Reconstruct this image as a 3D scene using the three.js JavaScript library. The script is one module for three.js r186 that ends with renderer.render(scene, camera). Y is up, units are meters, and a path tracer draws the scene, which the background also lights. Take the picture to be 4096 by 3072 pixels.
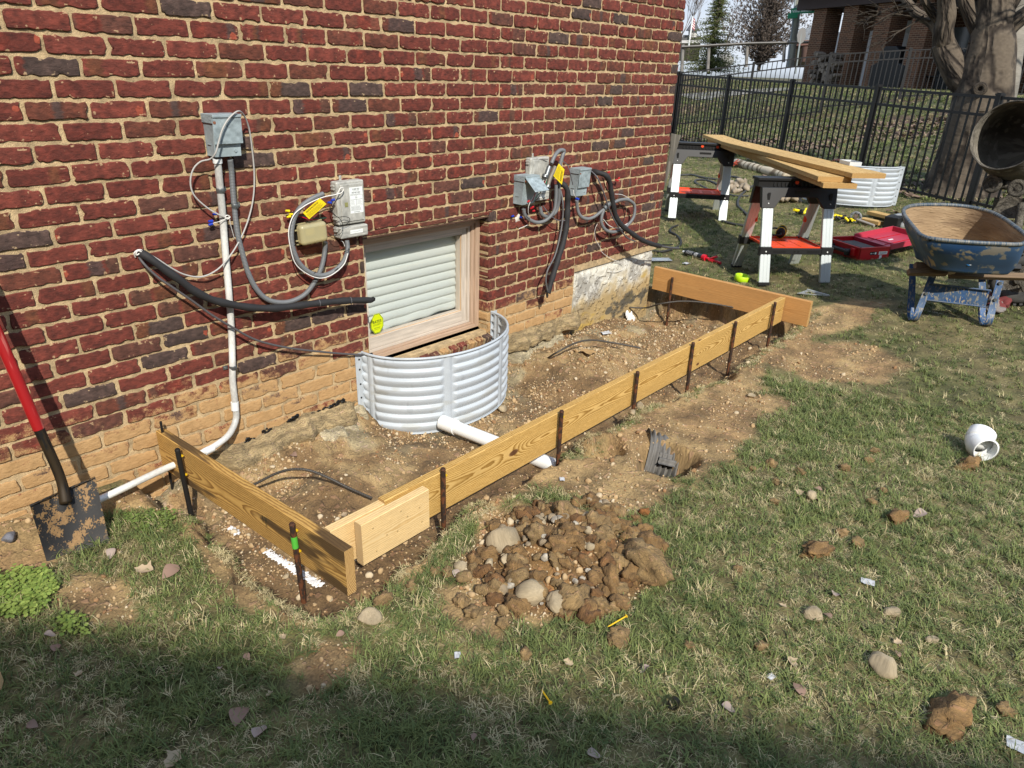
import * as THREE from 'three';
import { RoundedBoxGeometry } from 'three/addons/geometries/RoundedBoxGeometry.js';
import { mergeGeometries, mergeVertices } from 'three/addons/utils/BufferGeometryUtils.js';

// ---------------------------------------------------------------- camera
const scene = new THREE.Scene();
const V3 = (x, y, z) => new THREE.Vector3(x, y, z);
const FPX = 2810.338, CAM = V3(-0.8794, 1.6874, 2.9079);
const [YAW, PIT, ROL] = [0.849599, 0.423867, -0.0341787];
const fwd = V3(Math.sin(YAW) * Math.cos(PIT), -Math.sin(PIT), -Math.cos(YAW) * Math.cos(PIT));
const rgt0 = V3(Math.cos(YAW), 0, Math.sin(YAW)), dwn0 = fwd.clone().cross(rgt0);
const rgt = rgt0.clone().multiplyScalar(Math.cos(ROL)).addScaledVector(dwn0, Math.sin(ROL));
const dwn = dwn0.clone().multiplyScalar(Math.cos(ROL)).addScaledVector(rgt0, -Math.sin(ROL));
const camera = new THREE.PerspectiveCamera(2 * Math.atan(1536 / FPX) * 180 / Math.PI, 4096 / 3072, 0.05, 600);
camera.position.copy(CAM);
camera.quaternion.setFromRotationMatrix(new THREE.Matrix4().makeBasis(rgt, dwn.clone().negate(), fwd.clone().negate()));
scene.add(camera);
const renderer = new THREE.WebGLRenderer({ antialias: true });
renderer.setSize(1024, 768);
renderer.toneMapping = THREE.LinearToneMapping;
renderer.toneMappingExposure = 1.3;
renderer.shadowMap.enabled = true;

// ---------------------------------------------------------------- noise
let _s = 12345;
const srand = s => { _s = s >>> 0; };
const rnd = () => { _s = (_s + 0x6D2B79F5) | 0; let t = Math.imul(_s ^ (_s >>> 15), 1 | _s); t = (t + Math.imul(t ^ (t >>> 7), 61 | t)) ^ t; return ((t ^ (t >>> 14)) >>> 0) / 4294967296; };
const rr = (a, b) => a + (b - a) * rnd();
const hsh = (x, y, s) => { let h = Math.imul(x, 374761393) + Math.imul(y, 668265263) + Math.imul(s, 1274126177); h = Math.imul(h ^ (h >>> 13), 1274126177); return ((h ^ (h >>> 16)) >>> 0) / 4294967296; };
const vn = (x, y, s = 0, per = 0) => {            // value noise 0..1, optional period
  let xi = Math.floor(x), yi = Math.floor(y); let fx = x - xi, fy = y - yi; fx = fx * fx * (3 - 2 * fx); fy = fy * fy * (3 - 2 * fy);
  let x1 = xi + 1, y1 = yi + 1;
  if (per) { xi = ((xi % per) + per) % per; x1 = ((x1 % per) + per) % per; yi = ((yi % per) + per) % per; y1 = ((y1 % per) + per) % per; }
  const a = hsh(xi, yi, s), b = hsh(x1, yi, s), c = hsh(xi, y1, s), d = hsh(x1, y1, s);
  return a + (b - a) * fx + (c - a) * fy + (a - b - c + d) * fx * fy;
};
const fbm = (x, y, o = 4, s = 0, per = 0) => { let a = .5, v = 0, n = 0; for (let i = 0; i < o; i++) { v += a * vn(x, y, s + i * 17, per); n += a; a *= .5; x *= 2; y *= 2; per *= 2; } return v / n; };
const vn3 = (x, y, z, s = 0) => { const zi = Math.floor(z), f = z - zi, k = f * f * (3 - 2 * f); return vn(x, y, s + zi * 131) * (1 - k) + vn(x, y, s + (zi + 1) * 131) * k; };
const clamp = (v, a = 0, b = 1) => v < a ? a : v > b ? b : v;
const sst = (a, b, x) => { const t = clamp((x - a) / (b - a)); return t * t * (3 - 2 * t); };
const mix = (a, b, t) => a + (b - a) * t;
const mix3 = (a, b, t) => [mix(a[0], b[0], t), mix(a[1], b[1], t), mix(a[2], b[2], t)];

// ---------------------------------------------------------------- sky and sun
{
  const W = 512, H = 256, d = new Float32Array(W * H * 4);
  for (let j = 0; j < H; j++) for (let i = 0; i < W; i++) {
    const el = (j + .5) / H * Math.PI - Math.PI / 2, e = Math.max(0, Math.sin(el)), az = (i + .5) / W * Math.PI * 2;
    let c = mix3([.60, .66, .73], [.36, .50, .74], Math.pow(e, .6));
    const px = Math.cos(az) / (e + .25), pz = Math.sin(az) / (e + .25);
    const cl = sst(.48, .78, fbm(px * 1.3 + 7, pz * 1.3 + 3, 5, 91)) * .55;
    c = mix3(c, [.72, .74, .78], cl);
    const k = (j * W + i) * 4, g = el < 0 ? .35 : 1; d[k] = c[0] * g; d[k + 1] = c[1] * g; d[k + 2] = c[2] * g; d[k + 3] = 1;
  }
  const t = new THREE.DataTexture(d, W, H, THREE.RGBAFormat, THREE.FloatType);
  t.mapping = THREE.EquirectangularReflectionMapping; t.magFilter = t.minFilter = THREE.LinearFilter; t.wrapS = THREE.RepeatWrapping; t.needsUpdate = true;
  scene.background = t; scene.environment = t;
  scene.backgroundIntensity = 1.0; scene.environmentIntensity = 1.0;
}
const SUN = V3(-0.406, 0.643, 0.650).normalize();
const sun = new THREE.DirectionalLight(new THREE.Color(1.0, 0.93, 0.82), 4.2);
sun.position.copy(SUN).multiplyScalar(40).add(V3(4, 0, 0)); sun.target.position.set(4, 0, 0);
sun.castShadow = true; sun.shadow.radius = 1.6; sun.shadow.mapSize.set(4096, 4096);
Object.assign(sun.shadow.camera, { left: -25, right: 25, top: 25, bottom: -25, near: 1, far: 90 });
scene.add(sun, sun.target);

// ---------------------------------------------------------------- photo pixels -> directions -> points on real planes
const ray = (x, y) => rgt.clone().multiplyScalar((x - 2048) / FPX).addScaledVector(dwn, (y - 1536) / FPX).add(fwd);
const onz = (p, z = 0) => { const d = ray(p[0], p[1]); return CAM.clone().addScaledVector(d, (z - CAM.z) / d.z); };
const ony = (p, y = 0) => { const d = ray(p[0], p[1]); return CAM.clone().addScaledVector(d, (y - CAM.y) / d.y); };
const onx = (p, x) => { const d = ray(p[0], p[1]); return CAM.clone().addScaledVector(d, (x - CAM.x) / d.x); };
const atd = (p, dist) => { const d = ray(p[0], p[1]); return CAM.clone().addScaledVector(d, dist / Math.hypot(d.x, d.z)); };   // horizontal distance
const Zm = (x0, y0, w, rw) => (x, y) => [x0 + x * w / rw, y0 + y * w / rw];
const DS = Zm(0, 0, 4096, 2212), Z7 = Zm(1200, 800, 1000, 1508), B1 = Zm(550, 1600, 1300, 2212), B2 = Zm(1900, 950, 1500, 2212), B3 = Zm(1700, 1600, 1200, 2212),
  Z3 = Zm(1900, 500, 900, 1866), Z2 = Zm(900, 600, 800, 1896), Z8 = Zm(0, 1300, 1000, 1382), Z6 = Zm(3200, 400, 896, 1486), Z5 = Zm(2600, 400, 900, 1866), Z4 = Zm(2600, 0, 1496, 2212),
  B4 = Zm(2800, 1400, 1296, 2150), B5 = Zm(0, 2300, 1400, 2212), B6 = Zm(1400, 2300, 1400, 2212), B7 = Zm(2800, 2200, 1296, 2212), Zb1 = Zm(740, 420, 300, 529), Zl = Zm(1120, 700, 360, 1142), Zr = Zm(2050, 600, 500, 1190),
  Zw = Zm(3550, 780, 546, 928), Zc = Zm(3300, 800, 400, 1269), Zp = Zm(2850, 580, 600, 1270), Zh = Zm(3200, 0, 896, 1270), Zf = Zm(2690, 0, 550, 1270), Zt = Zm(500, 950, 1050, 1270), Zs = Zm(0, 1900, 560, 889), Zq = Zm(800, 1550, 650, 1270), Zk = Zm(1950, 1250, 750, 1270), Zo = Zm(2480, 1700, 400, 1270), Zg = Zm(2600, 560, 400, 1120);

// ---------------------------------------------------------------- building helpers
const names = {};
const numbered = n => { const k = names[n] = (names[n] ?? -1) + 1; return k ? `${n}_${String(k).padStart(3, '0')}` : n; };
function thing(name, label, category, group, pos) {
  const o = new THREE.Group(); o.name = numbered(name); o.userData = { label, category }; if (group) o.userData.group = group;
  if (pos) o.position.copy(pos); scene.add(o); return o;
}
function part(parent, name, geo, mat, label) {
  const m = new THREE.Mesh(geo, mat); m.name = name; m.castShadow = m.receiveShadow = true; if (label) m.userData.label = label; parent.add(m); return m;
}
function solo(name, geo, mat, label, category, group) {
  const m = new THREE.Mesh(geo, mat); m.name = numbered(name); m.castShadow = m.receiveShadow = true; m.userData = { label, category }; if (group) m.userData.group = group; scene.add(m); return m;
}
function setting(name, geo, mat, kind = 'structure') { const m = new THREE.Mesh(geo, mat); m.name = numbered(name); m.castShadow = m.receiveShadow = true; m.userData.kind = kind; scene.add(m); return m; }
const norm = g => { let q = g.index ? g.toNonIndexed() : g; for (const k of Object.keys(q.attributes)) if (!['position', 'normal', 'uv'].includes(k)) q.deleteAttribute(k); if (!q.attributes.uv) q.setAttribute('uv', new THREE.BufferAttribute(new Float32Array(q.attributes.position.count * 2), 2)); return q; };
const mg = list => mergeGeometries(list.map(norm));
const bx = (w, h, d, x = 0, y = 0, z = 0, b = 0) => { const g = b ? new RoundedBoxGeometry(w, h, d, 2, b) : new THREE.BoxGeometry(w, h, d); g.translate(x, y, z); return g; };
const cyl = (r1, r2, h, n = 16, open = false) => new THREE.CylinderGeometry(r1, r2, h, n, 1, open);
function between(g, a, b) {                      // put a geometry built along +y (centred) between two points
  const d = b.clone().sub(a), q = new THREE.Quaternion().setFromUnitVectors(V3(0, 1, 0), d.clone().normalize());
  g.applyQuaternion(q); const m = a.clone().add(b).multiplyScalar(.5); g.translate(m.x, m.y, m.z); return g;
}
const rod = (a, b, r, n = 12, r2 = r) => between(cyl(r2, r, a.distanceTo(b), n), a, b);
function sweep(pts, r, n = 40, rad = 10, opt = {}) {       // round tube through points; r may be a function of (t, length so far)
  const cv = new THREE.CatmullRomCurve3(pts, false, 'centripetal'), L = cv.getLength(), fr = cv.computeFrenetFrames(n, false);
  const P = [], N = [], U = [], I = [];
  for (let i = 0; i <= n; i++) {
    const t = i / n, c = cv.getPointAt(t), rad_ = typeof r === 'function' ? r(t, t * L) : r;
    for (let j = 0; j <= rad; j++) { const a = j / rad * Math.PI * 2, d = fr.normals[i].clone().multiplyScalar(Math.cos(a)).addScaledVector(fr.binormals[i], Math.sin(a)); P.push(c.x + d.x * rad_, c.y + d.y * rad_, c.z + d.z * rad_); N.push(d.x, d.y, d.z); U.push(t * L, j / rad * .2); }
  }
  for (let i = 0; i < n; i++) for (let j = 0; j < rad; j++) { const a = i * (rad + 1) + j, b = a + rad + 1; I.push(a, a + 1, b, b, a + 1, b + 1); }
  for (const [i0, e] of [[0, -1], [n, 1]]) { const c = cv.getPointAt(i0 / n), tt = fr.tangents[i0]; const k = P.length / 3; P.push(c.x, c.y, c.z); N.push(tt.x * e, tt.y * e, tt.z * e); U.push(0, 0); for (let j = 0; j < rad; j++) { const a = i0 * (rad + 1) + j; e < 0 ? I.push(k, a + 1, a) : I.push(k, a, a + 1); } }
  const g = new THREE.BufferGeometry(); g.setAttribute('position', new THREE.Float32BufferAttribute(P, 3)); g.setAttribute('normal', new THREE.Float32BufferAttribute(N, 3)); g.setAttribute('uv', new THREE.Float32BufferAttribute(U, 2)); g.setIndex(I);
  if (typeof r === 'function') g.computeVertexNormals();
  return g;
}
const ribbed = (pts, r, pitch = .0062, amp = .07, rad = 10) => { const L = new THREE.CatmullRomCurve3(pts, false, 'centripetal').getLength(); return sweep(pts, (t, l) => r * (1 + amp * Math.cos(l / pitch * Math.PI * 2)), Math.max(20, Math.round(L / pitch * 4)), rad); };
function gridGeo(nu, nv, fn) {                    // open sheet from fn(u, v) -> Vector3 ; uv = (u, v)
  const P = [], U = [], I = [];
  for (let j = 0; j <= nv; j++) for (let i = 0; i <= nu; i++) { const p = fn(i / nu, j / nv); P.push(p.x, p.y, p.z); U.push(i / nu, j / nv); }
  for (let j = 0; j < nv; j++) for (let i = 0; i < nu; i++) { const a = j * (nu + 1) + i, b = a + nu + 1; I.push(a, a + 1, b, b, a + 1, b + 1); }
  const g = new THREE.BufferGeometry(); g.setAttribute('position', new THREE.Float32BufferAttribute(P, 3)); g.setAttribute('uv', new THREE.Float32BufferAttribute(U, 2)); g.setIndex(I); g.computeVertexNormals(); return g;
}
function slab(pts, yTop, t) {                     // flat polygon (x, z world points) with thickness, top at yTop
  const s = new THREE.Shape(pts.map(p => new THREE.Vector2(p.x, -p.z))); const g = new THREE.ExtrudeGeometry(s, { depth: t, bevelEnabled: false }); g.rotateX(-Math.PI / 2); g.translate(0, yTop - t, 0); return g;
}
function lump(seed, det = 3, rough = .35, f = 1.6) {       // stone or clod of about unit radius
  let g = new THREE.IcosahedronGeometry(1, det); g.deleteAttribute('normal'); g.deleteAttribute('uv'); g = mergeVertices(g, 1e-4); const p = g.attributes.position;
  for (let i = 0; i < p.count; i++) { const v = V3(p.getX(i), p.getY(i), p.getZ(i)); const k = 1 + rough * ((vn3(v.x * f + 9, v.y * f + 5, v.z * f + 7, seed) - .5) * 1.5 + (vn3(v.x * f * 2.7 + 9, v.y * f * 2.7 + 5, v.z * f * 2.7 + 7, seed + 5) - .5) * .8 + (vn3(v.x * f * 7 + 9, v.y * f * 7 + 5, v.z * f * 7 + 7, seed + 9) - .5) * .35); v.multiplyScalar(k); p.setXYZ(i, v.x, v.y, v.z); }
  g.computeVertexNormals(); const U = []; for (let i = 0; i < p.count; i++) U.push(p.getX(i) * .13 + p.getY(i) * .05, p.getZ(i) * .13 + p.getY(i) * .11); g.setAttribute('uv', new THREE.Float32BufferAttribute(U, 2)); return g;
}

function facet(seed, det = 3, planes = 11, rough = .1) {   // broken, flat-sided stone of about unit radius
  let g = new THREE.IcosahedronGeometry(1, det); g.deleteAttribute('normal'); g.deleteAttribute('uv'); g = mergeVertices(g, 1e-4); const p = g.attributes.position, N = [];
  for (let i = 0; i < planes; i++) { const a = hsh(i, seed, 1) * 6.283, z = hsh(i, seed, 2) * 2 - 1, r = Math.sqrt(1 - z * z); N.push([V3(r * Math.cos(a), z, r * Math.sin(a)), .55 + .38 * hsh(i, seed, 3)]); }
  for (let i = 0; i < p.count; i++) { const v = V3(p.getX(i), p.getY(i), p.getZ(i)); let k = 1.05; for (const [n, d] of N) { const c = n.dot(v); if (c > .05) k = Math.min(k, d / c); } k *= 1 + rough * (vn3(v.x * 3 + 9, v.y * 3 + 5, v.z * 3 + 7, seed) - .5) + rough * .7 * (vn3(v.x * 9 + 9, v.y * 9 + 5, v.z * 9 + 7, seed + 3) - .5); v.multiplyScalar(k); p.setXYZ(i, v.x, v.y, v.z); }
  g.computeVertexNormals(); const U = []; for (let i = 0; i < p.count; i++) U.push(p.getX(i) * .13 + p.getY(i) * .05, p.getZ(i) * .13 + p.getY(i) * .11); g.setAttribute('uv', new THREE.Float32BufferAttribute(U, 2)); return g;
}

// ---------------------------------------------------------------- textures and materials
const toB = v => Math.max(0, Math.min(255, Math.round(v * 255)));
function tex(w, h, fn, srgb = true, clampEdge = false) {
  const d = new Uint8Array(w * h * 4);
  for (let j = 0; j < h; j++) for (let i = 0; i < w; i++) { const c = fn((i + .5) / w, (j + .5) / h), k = (j * w + i) * 4; if (c.length) { d[k] = toB(c[0]); d[k + 1] = toB(c[1]); d[k + 2] = toB(c[2]); } else d[k] = d[k + 1] = d[k + 2] = toB(c); d[k + 3] = 255; }
  const t = new THREE.DataTexture(d, w, h); t.magFilter = THREE.LinearFilter; t.minFilter = THREE.LinearMipmapLinearFilter; t.generateMipmaps = true; t.wrapS = t.wrapT = clampEdge ? THREE.ClampToEdgeWrapping : THREE.RepeatWrapping; if (srgb) t.colorSpace = THREE.SRGBColorSpace; t.needsUpdate = true; return t;
}
const bump = (w, h, fn) => tex(w, h, (u, v) => fn(u, v), false);
function canvasTex(w, h, draw) { const c = document.createElement('canvas'); c.width = w; c.height = h; const x = c.getContext('2d'); draw(x, w, h); const t = new THREE.CanvasTexture(c); t.colorSpace = THREE.SRGBColorSpace; return t; }
const std = (color, roughness = .8, metalness = 0, extra = {}) => new THREE.MeshStandardMaterial({ color, roughness, metalness, side: THREE.DoubleSide, ...extra });
const rgb = (r, g, b) => new THREE.Color().setRGB(r, g, b);
const rep = (t, a, b) => { const c = t.clone(); c.repeat.set(a, b); c.needsUpdate = true; return c; };

const grainBump = bump(256, 256, (u, v) => fbm(u * 16, v * 16, 4, 3, 16));
const mottle = tex(256, 256, (u, v) => { const n = .82 + .36 * (fbm(u * 6, v * 6, 5, 8, 6) - .5) + .1 * (vn(u * 128, v * 128, 4, 128) - .5); return [n, n, n]; });
const soilMap = tex(1024, 1024, (u, v) => {
  let n = .74 + .5 * (fbm(u * 10, v * 10, 6, 21, 10) - .5) + .22 * (vn(u * 256, v * 256, 5, 256) - .5);
  const peb = vn(u * 70, v * 70, 77, 70); const pb = sst(.78, .86, peb); n = mix(n, .98, pb * .45);
  const cr = Math.abs(fbm(u * 14, v * 14, 4, 31, 14) - .5); n *= 1 - .28 * (1 - sst(0, .02, cr));
  return [n, n * mix(1, .97, pb), n * mix(1, .95, 1 - pb)];
});
const soilBump = bump(1024, 1024, (u, v) => { const p = vn(u * 70, v * 70, 77, 70); return .5 * fbm(u * 12, v * 12, 6, 21, 12) + .25 * sst(.7, .9, p) + .25 * fbm(u * 80, v * 80, 2, 33, 80); });
const M = {
  white: std(0xdfe2e2, .55), pvc: std(0xe9ebea, .35), grey: std(0x8b9496, .55, 0, { bumpMap: grainBump, bumpScale: .0004 }),
  black: std(0x0c0c0d, .55), rubber: std(0x141415, .8), blackPlastic: std(0x1b1c1e, .5), orange: std(0xe2491c, .5), red: std(0xb8101d, .42), yellow: std(0xe6cf10, .55), blue: std(0x0f35a8, .5), green: std(0x1f8a62, .5),
  alu: std(0xc2cacb, .38, .55), steel: std(0x8c9190, .45, .7), galv: std(0x9aa0a2, .42, .75, { map: mottle }),
};
// ---------------------------------------------------------------- ground
const poly = (Z, list, y = 0) => list.map(q => { const p = ony(Z(q[0], q[1]), y); return [p.x, p.z]; });
function sd(p, x, z) {                            // signed distance to polygon, negative inside
  let d = 1e9, ins = false; const n = p.length;
  for (let i = 0, j = n - 1; i < n; j = i++) {
    const ex = p[j][0] - p[i][0], ez = p[j][1] - p[i][1], wx = x - p[i][0], wz = z - p[i][1]; const t = clamp((wx * ex + wz * ez) / (ex * ex + ez * ez));
    const qx = wx - ex * t, qz = wz - ez * t; d = Math.min(d, qx * qx + qz * qz);
    if ((p[i][1] > z) !== (p[j][1] > z) && x < (p[j][0] - p[i][0]) * (z - p[i][1]) / (p[j][1] - p[i][1]) + p[i][0]) ins = !ins;
  }
  return (ins ? -1 : 1) * Math.sqrt(d);
}
const lawnBase = (x, z) => {                      // the yard: level by the house, rising to the fences and the neighbour's porch
  const s = .84 * x + .54 * z; let y = .085 * Math.max(0, Math.min(s, 8) - 3.9) + .012 * Math.max(0, s - 8);
  const t2 = (x - 17) * .52 + (z + 7.35) * .85, y2 = clamp(.42 + .155 * t2, .35, 1.38); y = mix(y, y2, sst(8.5, 17, s));
  const r = Math.hypot(x + .88, z - 2.9); y = mix(y, mix(2.12, 1.36, sst(-5, 4, t2)), sst(20, 34, r));
  return y;
};
// outline of the excavation as its rim shows on the lawn
const rimPx = [[352, 1082], [395, 1105], [440, 1150], [490, 1200], [545, 1258], [600, 1300], [655, 1328], [705, 1330], [760, 1302], [830, 1256], [880, 1218], [950, 1170], [1005, 1112], [1058, 1072], [1110, 1038], [1150, 1012], [1200, 986], [1262, 950]];
const rimPx2 = [[870, 1095], [945, 1015], [1010, 992], [1190, 945], [1330, 865], [1460, 835], [1535, 802], [1590, 742], [1640, 692], [1690, 656], [1780, 632], [1850, 562], [1900, 522], [1992, 480]];
const trench = [[.02, -.2], [-.02, .06], ...poly(DS, rimPx), ...poly(B2, rimPx2), [4.36, 1.2], [4.3, .6], [4.26, -.2]];
const hole = (() => { const c = ony(DS(1445, 985)); return [c.x - .03, c.z]; })();
const holeL = ony(DS(1290, 965));
const wellC = [1.70, 0];
const wob = (x, z) => .045 * (fbm(x * 7, z * 7, 3, 61) - .5) * 2 + .018 * (vn(x * 34, z * 34, 5) - .5) * 2;
const soilPolys = [
  poly(DS, [[1120, 1040], [1190, 985], [1330, 935], [1345, 880], [1420, 850], [1500, 800], [1580, 770], [1640, 735], [1700, 700], [1790, 668], [1890, 680], [1880, 720], [1760, 740], [1650, 790], [1640, 850], [1700, 870], [1640, 930], [1560, 1010], [1480, 1060], [1400, 1110], [1280, 1120], [1200, 1060]]),
  poly(DS, [[80, 1290], [160, 1225], [300, 1250], [290, 1300], [230, 1360], [150, 1380]]),
  poly(DS, [[-60, 1095], [70, 1090], [240, 1085], [230, 1120], [120, 1225], [40, 1250], [-60, 1260]]),
  poly(DS, [[585, 1445], [690, 1390], [800, 1350], [825, 1300], [850, 1320], [770, 1430], [700, 1500]]),
  poly(DS, [[1640, 780], [1760, 745], [1900, 760], [1960, 800], [1900, 832], [1760, 822]]),
  poly(DS, [[960, 1240], [1040, 1130], [1190, 1080], [1330, 1130], [1460, 1230], [1400, 1290], [1290, 1330], [1180, 1345], [1060, 1290]]),
  poly(DS, [[930, 1260], [1010, 1270], [1090, 1330], [1060, 1360], [970, 1320]]),
  poly(DS, [[230, 1080], [350, 1075], [400, 1110], [330, 1095], [250, 1110]]),
];
function soilAmount(x, z) {                       // 1 = bare soil, 0 = turf
  if (x < -2 || x > 5.2 || z > 4.2) return 0;
  let d = 9; for (const p of soilPolys) d = Math.min(d, sd(p, x, z));
  d = Math.min(d, sd(trench, x, z) - .035);
  d += .13 * (fbm(x * 4.2, z * 4.2, 4, 71) - .5) * 2 + .04 * (vn(x * 24, z * 24, 9) - .5);
  return 1 - sst(-.04, .05, d);
}
const dist2 = (x, z, a, b) => Math.hypot(x - a, z - b);
function groundH(x, z) {
  let y = lawnBase(x, z);
  const near = x > -2.5 && x < 5.4 && z < 4.6;
  y += .02 * (fbm(x * 1.7, z * 1.7, 3, 41) - .5) * (near ? 1 : 2.4);
  if (!near || z < -.3) return y;
  const sa = soilAmount(x, z); y += sa * (.012 * (fbm(x * 9, z * 9, 4, 43) - .4) + .01 * (vn(x * 40, z * 40, 6) - .5));
  const t = sd(trench, x, z) + wob(x, z);
  let dig = 1 - sst(-.055, .03, t);
  let fl = -.135 + .03 * (fbm(x * 3.1, z * 3.1, 3, 51) - .5) * 2 + .022 * (fbm(x * 14, z * 14, 4, 52) - .5) * 2 + .012 * (vn(x * 55, z * 55, 53) - .5);
  const inside = z < 1.06 ? 1 : 0;
  fl += (x < 1.2 ? .105 : .05) * (1 - sst(.0, .34, z)) * (1 - sst(3.2, 3.8, x)) * sst(-.05, .25, x);                                     // loose fill banked on the wall
  fl += .075 * Math.exp(-(((x - .75) / .34) ** 2) - ((z - .48) / .2) ** 2) * inside;
  fl -= .06 * Math.exp(-(((x - 1.75) / .55) ** 4) - ((z - .3) / .26) ** 2);                                                             // round the window well
  fl += .075 * Math.exp(-(((x - 2.75) / .38) ** 4) - ((z - .38) / .3) ** 4) + .02 * (fbm(x * 8, z * 8, 3, 55) - .5) * inside * sst(2.2, 2.5, x) * 2; // higher ground beyond it
  fl -= .07 * Math.exp(-(((x - 3.72) / .3) ** 2) - ((z - .62) / .16) ** 2);
  fl -= .13 * Math.exp(-(((x - 4.05) / .2) ** 2) - ((z - .16) / .22) ** 2);
  fl += .06 * sst(1.15, 1.25, z) * sst(2.1, 2.7, x);                                                                                   // shallow outer trench
  y = mix(y, Math.min(y, fl), dig);
  const hd = dist2(x, z * 1.25, hole[0], hole[1] * 1.25) + .03 * (vn(x * 11, z * 11, 3) - .5) * 2; y -= .2 * (1 - sst(.10, .19, hd));
  const cd = dist2(x * .75, z, holeL.x * .75, holeL.z) + wob(x, z); y -= .1 * (1 - sst(.04, .13, cd)) * (1 - dig);
  // spoil heap
  const q = pileC, pd = dist2(x, z * 1.15, q[0], q[1] * 1.15) + .05 * (fbm(x * 8, z * 8, 3, 66) - .5) * 2; y += .085 * (1 - sst(.0, .34, pd));
  // crumbs at foot of the shovel and along the left of the wall
  y += .04 * (1 - sst(.0, .22, z)) * (1 - sst(-.05, .05, x)) ;
  return y;
}
const pileC = (() => { const c = ony(DS(1225, 1200)); return [c.x, c.z]; })();
function gpx(p) { let h = 0, q; for (let i = 0; i < 50; i++) { q = ony(p, h); h = .5 * h + .5 * groundH(q.x, q.z); } q.y = groundH(q.x, q.z); return q; }

const TAN = [.56, .39, .20], DARK = [.29, .18, .092], MID = [.43, .275, .14], THATCH = [.27, .225, .105], LAWN = [.15, .15, .055], ASHY = [.47, .40, .27], RED = [.34, .145, .055];
function groundColor(x, z) {
  const s = soilAmount(x, z); const n = fbm(x * 2.6, z * 2.6, 4, 81), n2 = fbm(x * 11, z * 11, 3, 82);
  let lawn = mix3(LAWN, THATCH, sst(.35, .62, n * .6 + n2 * .4));
  const sS = .84 * x + .54 * z; if (sS > 8.2) lawn = mix3(mix3(LAWN, [.10, .115, .04], .5), [.16, .10, .06], sst(.50, .62, fbm(x * .7 + 4, z * .7, 4, 88)));
  if (s <= 0) return lawn;
  let soil = mix3(TAN, MID, sst(.38, .66, n2 * .55 + n * .45));
  const t = sd(trench, x, z);
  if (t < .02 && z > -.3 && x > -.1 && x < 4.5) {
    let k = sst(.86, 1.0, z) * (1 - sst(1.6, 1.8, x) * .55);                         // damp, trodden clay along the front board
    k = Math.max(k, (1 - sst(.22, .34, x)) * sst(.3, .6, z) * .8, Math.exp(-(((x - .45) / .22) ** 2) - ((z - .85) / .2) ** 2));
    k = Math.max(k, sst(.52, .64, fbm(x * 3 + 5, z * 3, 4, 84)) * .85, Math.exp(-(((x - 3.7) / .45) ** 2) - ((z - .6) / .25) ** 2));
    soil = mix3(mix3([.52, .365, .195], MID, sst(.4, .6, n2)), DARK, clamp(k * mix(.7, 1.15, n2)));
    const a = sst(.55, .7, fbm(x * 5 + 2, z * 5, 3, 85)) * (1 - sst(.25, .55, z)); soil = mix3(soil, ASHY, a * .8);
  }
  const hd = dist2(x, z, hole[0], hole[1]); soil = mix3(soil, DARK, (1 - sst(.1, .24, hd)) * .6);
  const pd = dist2(x, z, pileC[0], pileC[1]); soil = mix3(soil, mix3([.36, .205, .085], RED, sst(.5, .7, n2) * .5), 1 - sst(.28, .42, pd));
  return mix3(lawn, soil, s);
}
const soilMat = new THREE.MeshStandardMaterial({ vertexColors: true, roughness: 1, map: soilMap, bumpMap: soilBump, bumpScale: .012, side: THREE.DoubleSide });
{
  const P = [], Cc = [], U = [], I = [];
  const addGrid = (x0, x1, z0, z1, st, skip) => {
    const nx = Math.round((x1 - x0) / st), nz = Math.round((z1 - z0) / st), id = new Int32Array((nx + 1) * (nz + 1)).fill(-1);
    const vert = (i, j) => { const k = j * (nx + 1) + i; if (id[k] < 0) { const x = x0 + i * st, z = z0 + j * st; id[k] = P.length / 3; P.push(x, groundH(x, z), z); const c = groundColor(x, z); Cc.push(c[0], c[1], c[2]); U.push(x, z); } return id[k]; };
    for (let j = 0; j < nz; j++) for (let i = 0; i < nx; i++) { const cx = x0 + (i + .5) * st, cz = z0 + (j + .5) * st; if (skip && skip(cx, cz)) continue; const a = vert(i, j), b = vert(i + 1, j), c = vert(i, j + 1), d = vert(i + 1, j + 1); I.push(a, c, b, b, c, d); }
  };
  const F = [-1.2, 5.0, -.2, 3.8];
  addGrid(F[0], F[1], F[2], F[3], .0155, null);
  const G = [-6, 22, -12, 10];
  addGrid(G[0], G[1], G[2], G[3], .2, (x, z) => (x > F[0] + .02 && x < F[1] - .02 && z > F[2] + .02 && z < F[3] - .02) || (z < -.3 && x < 3.9));
  addGrid(-60, 120, -90, 60, 2, (x, z) => (x > G[0] && x < G[1] && z > G[2] && z < G[3]));
  const g = new THREE.BufferGeometry(); g.setAttribute('position', new THREE.Float32BufferAttribute(P, 3)); g.setAttribute('color', new THREE.Float32BufferAttribute(Cc, 3)); g.setAttribute('uv', new THREE.Float32BufferAttribute(U, 2)); g.setIndex(I); g.computeVertexNormals();
  setting('ground', g, soilMat);
}
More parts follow.
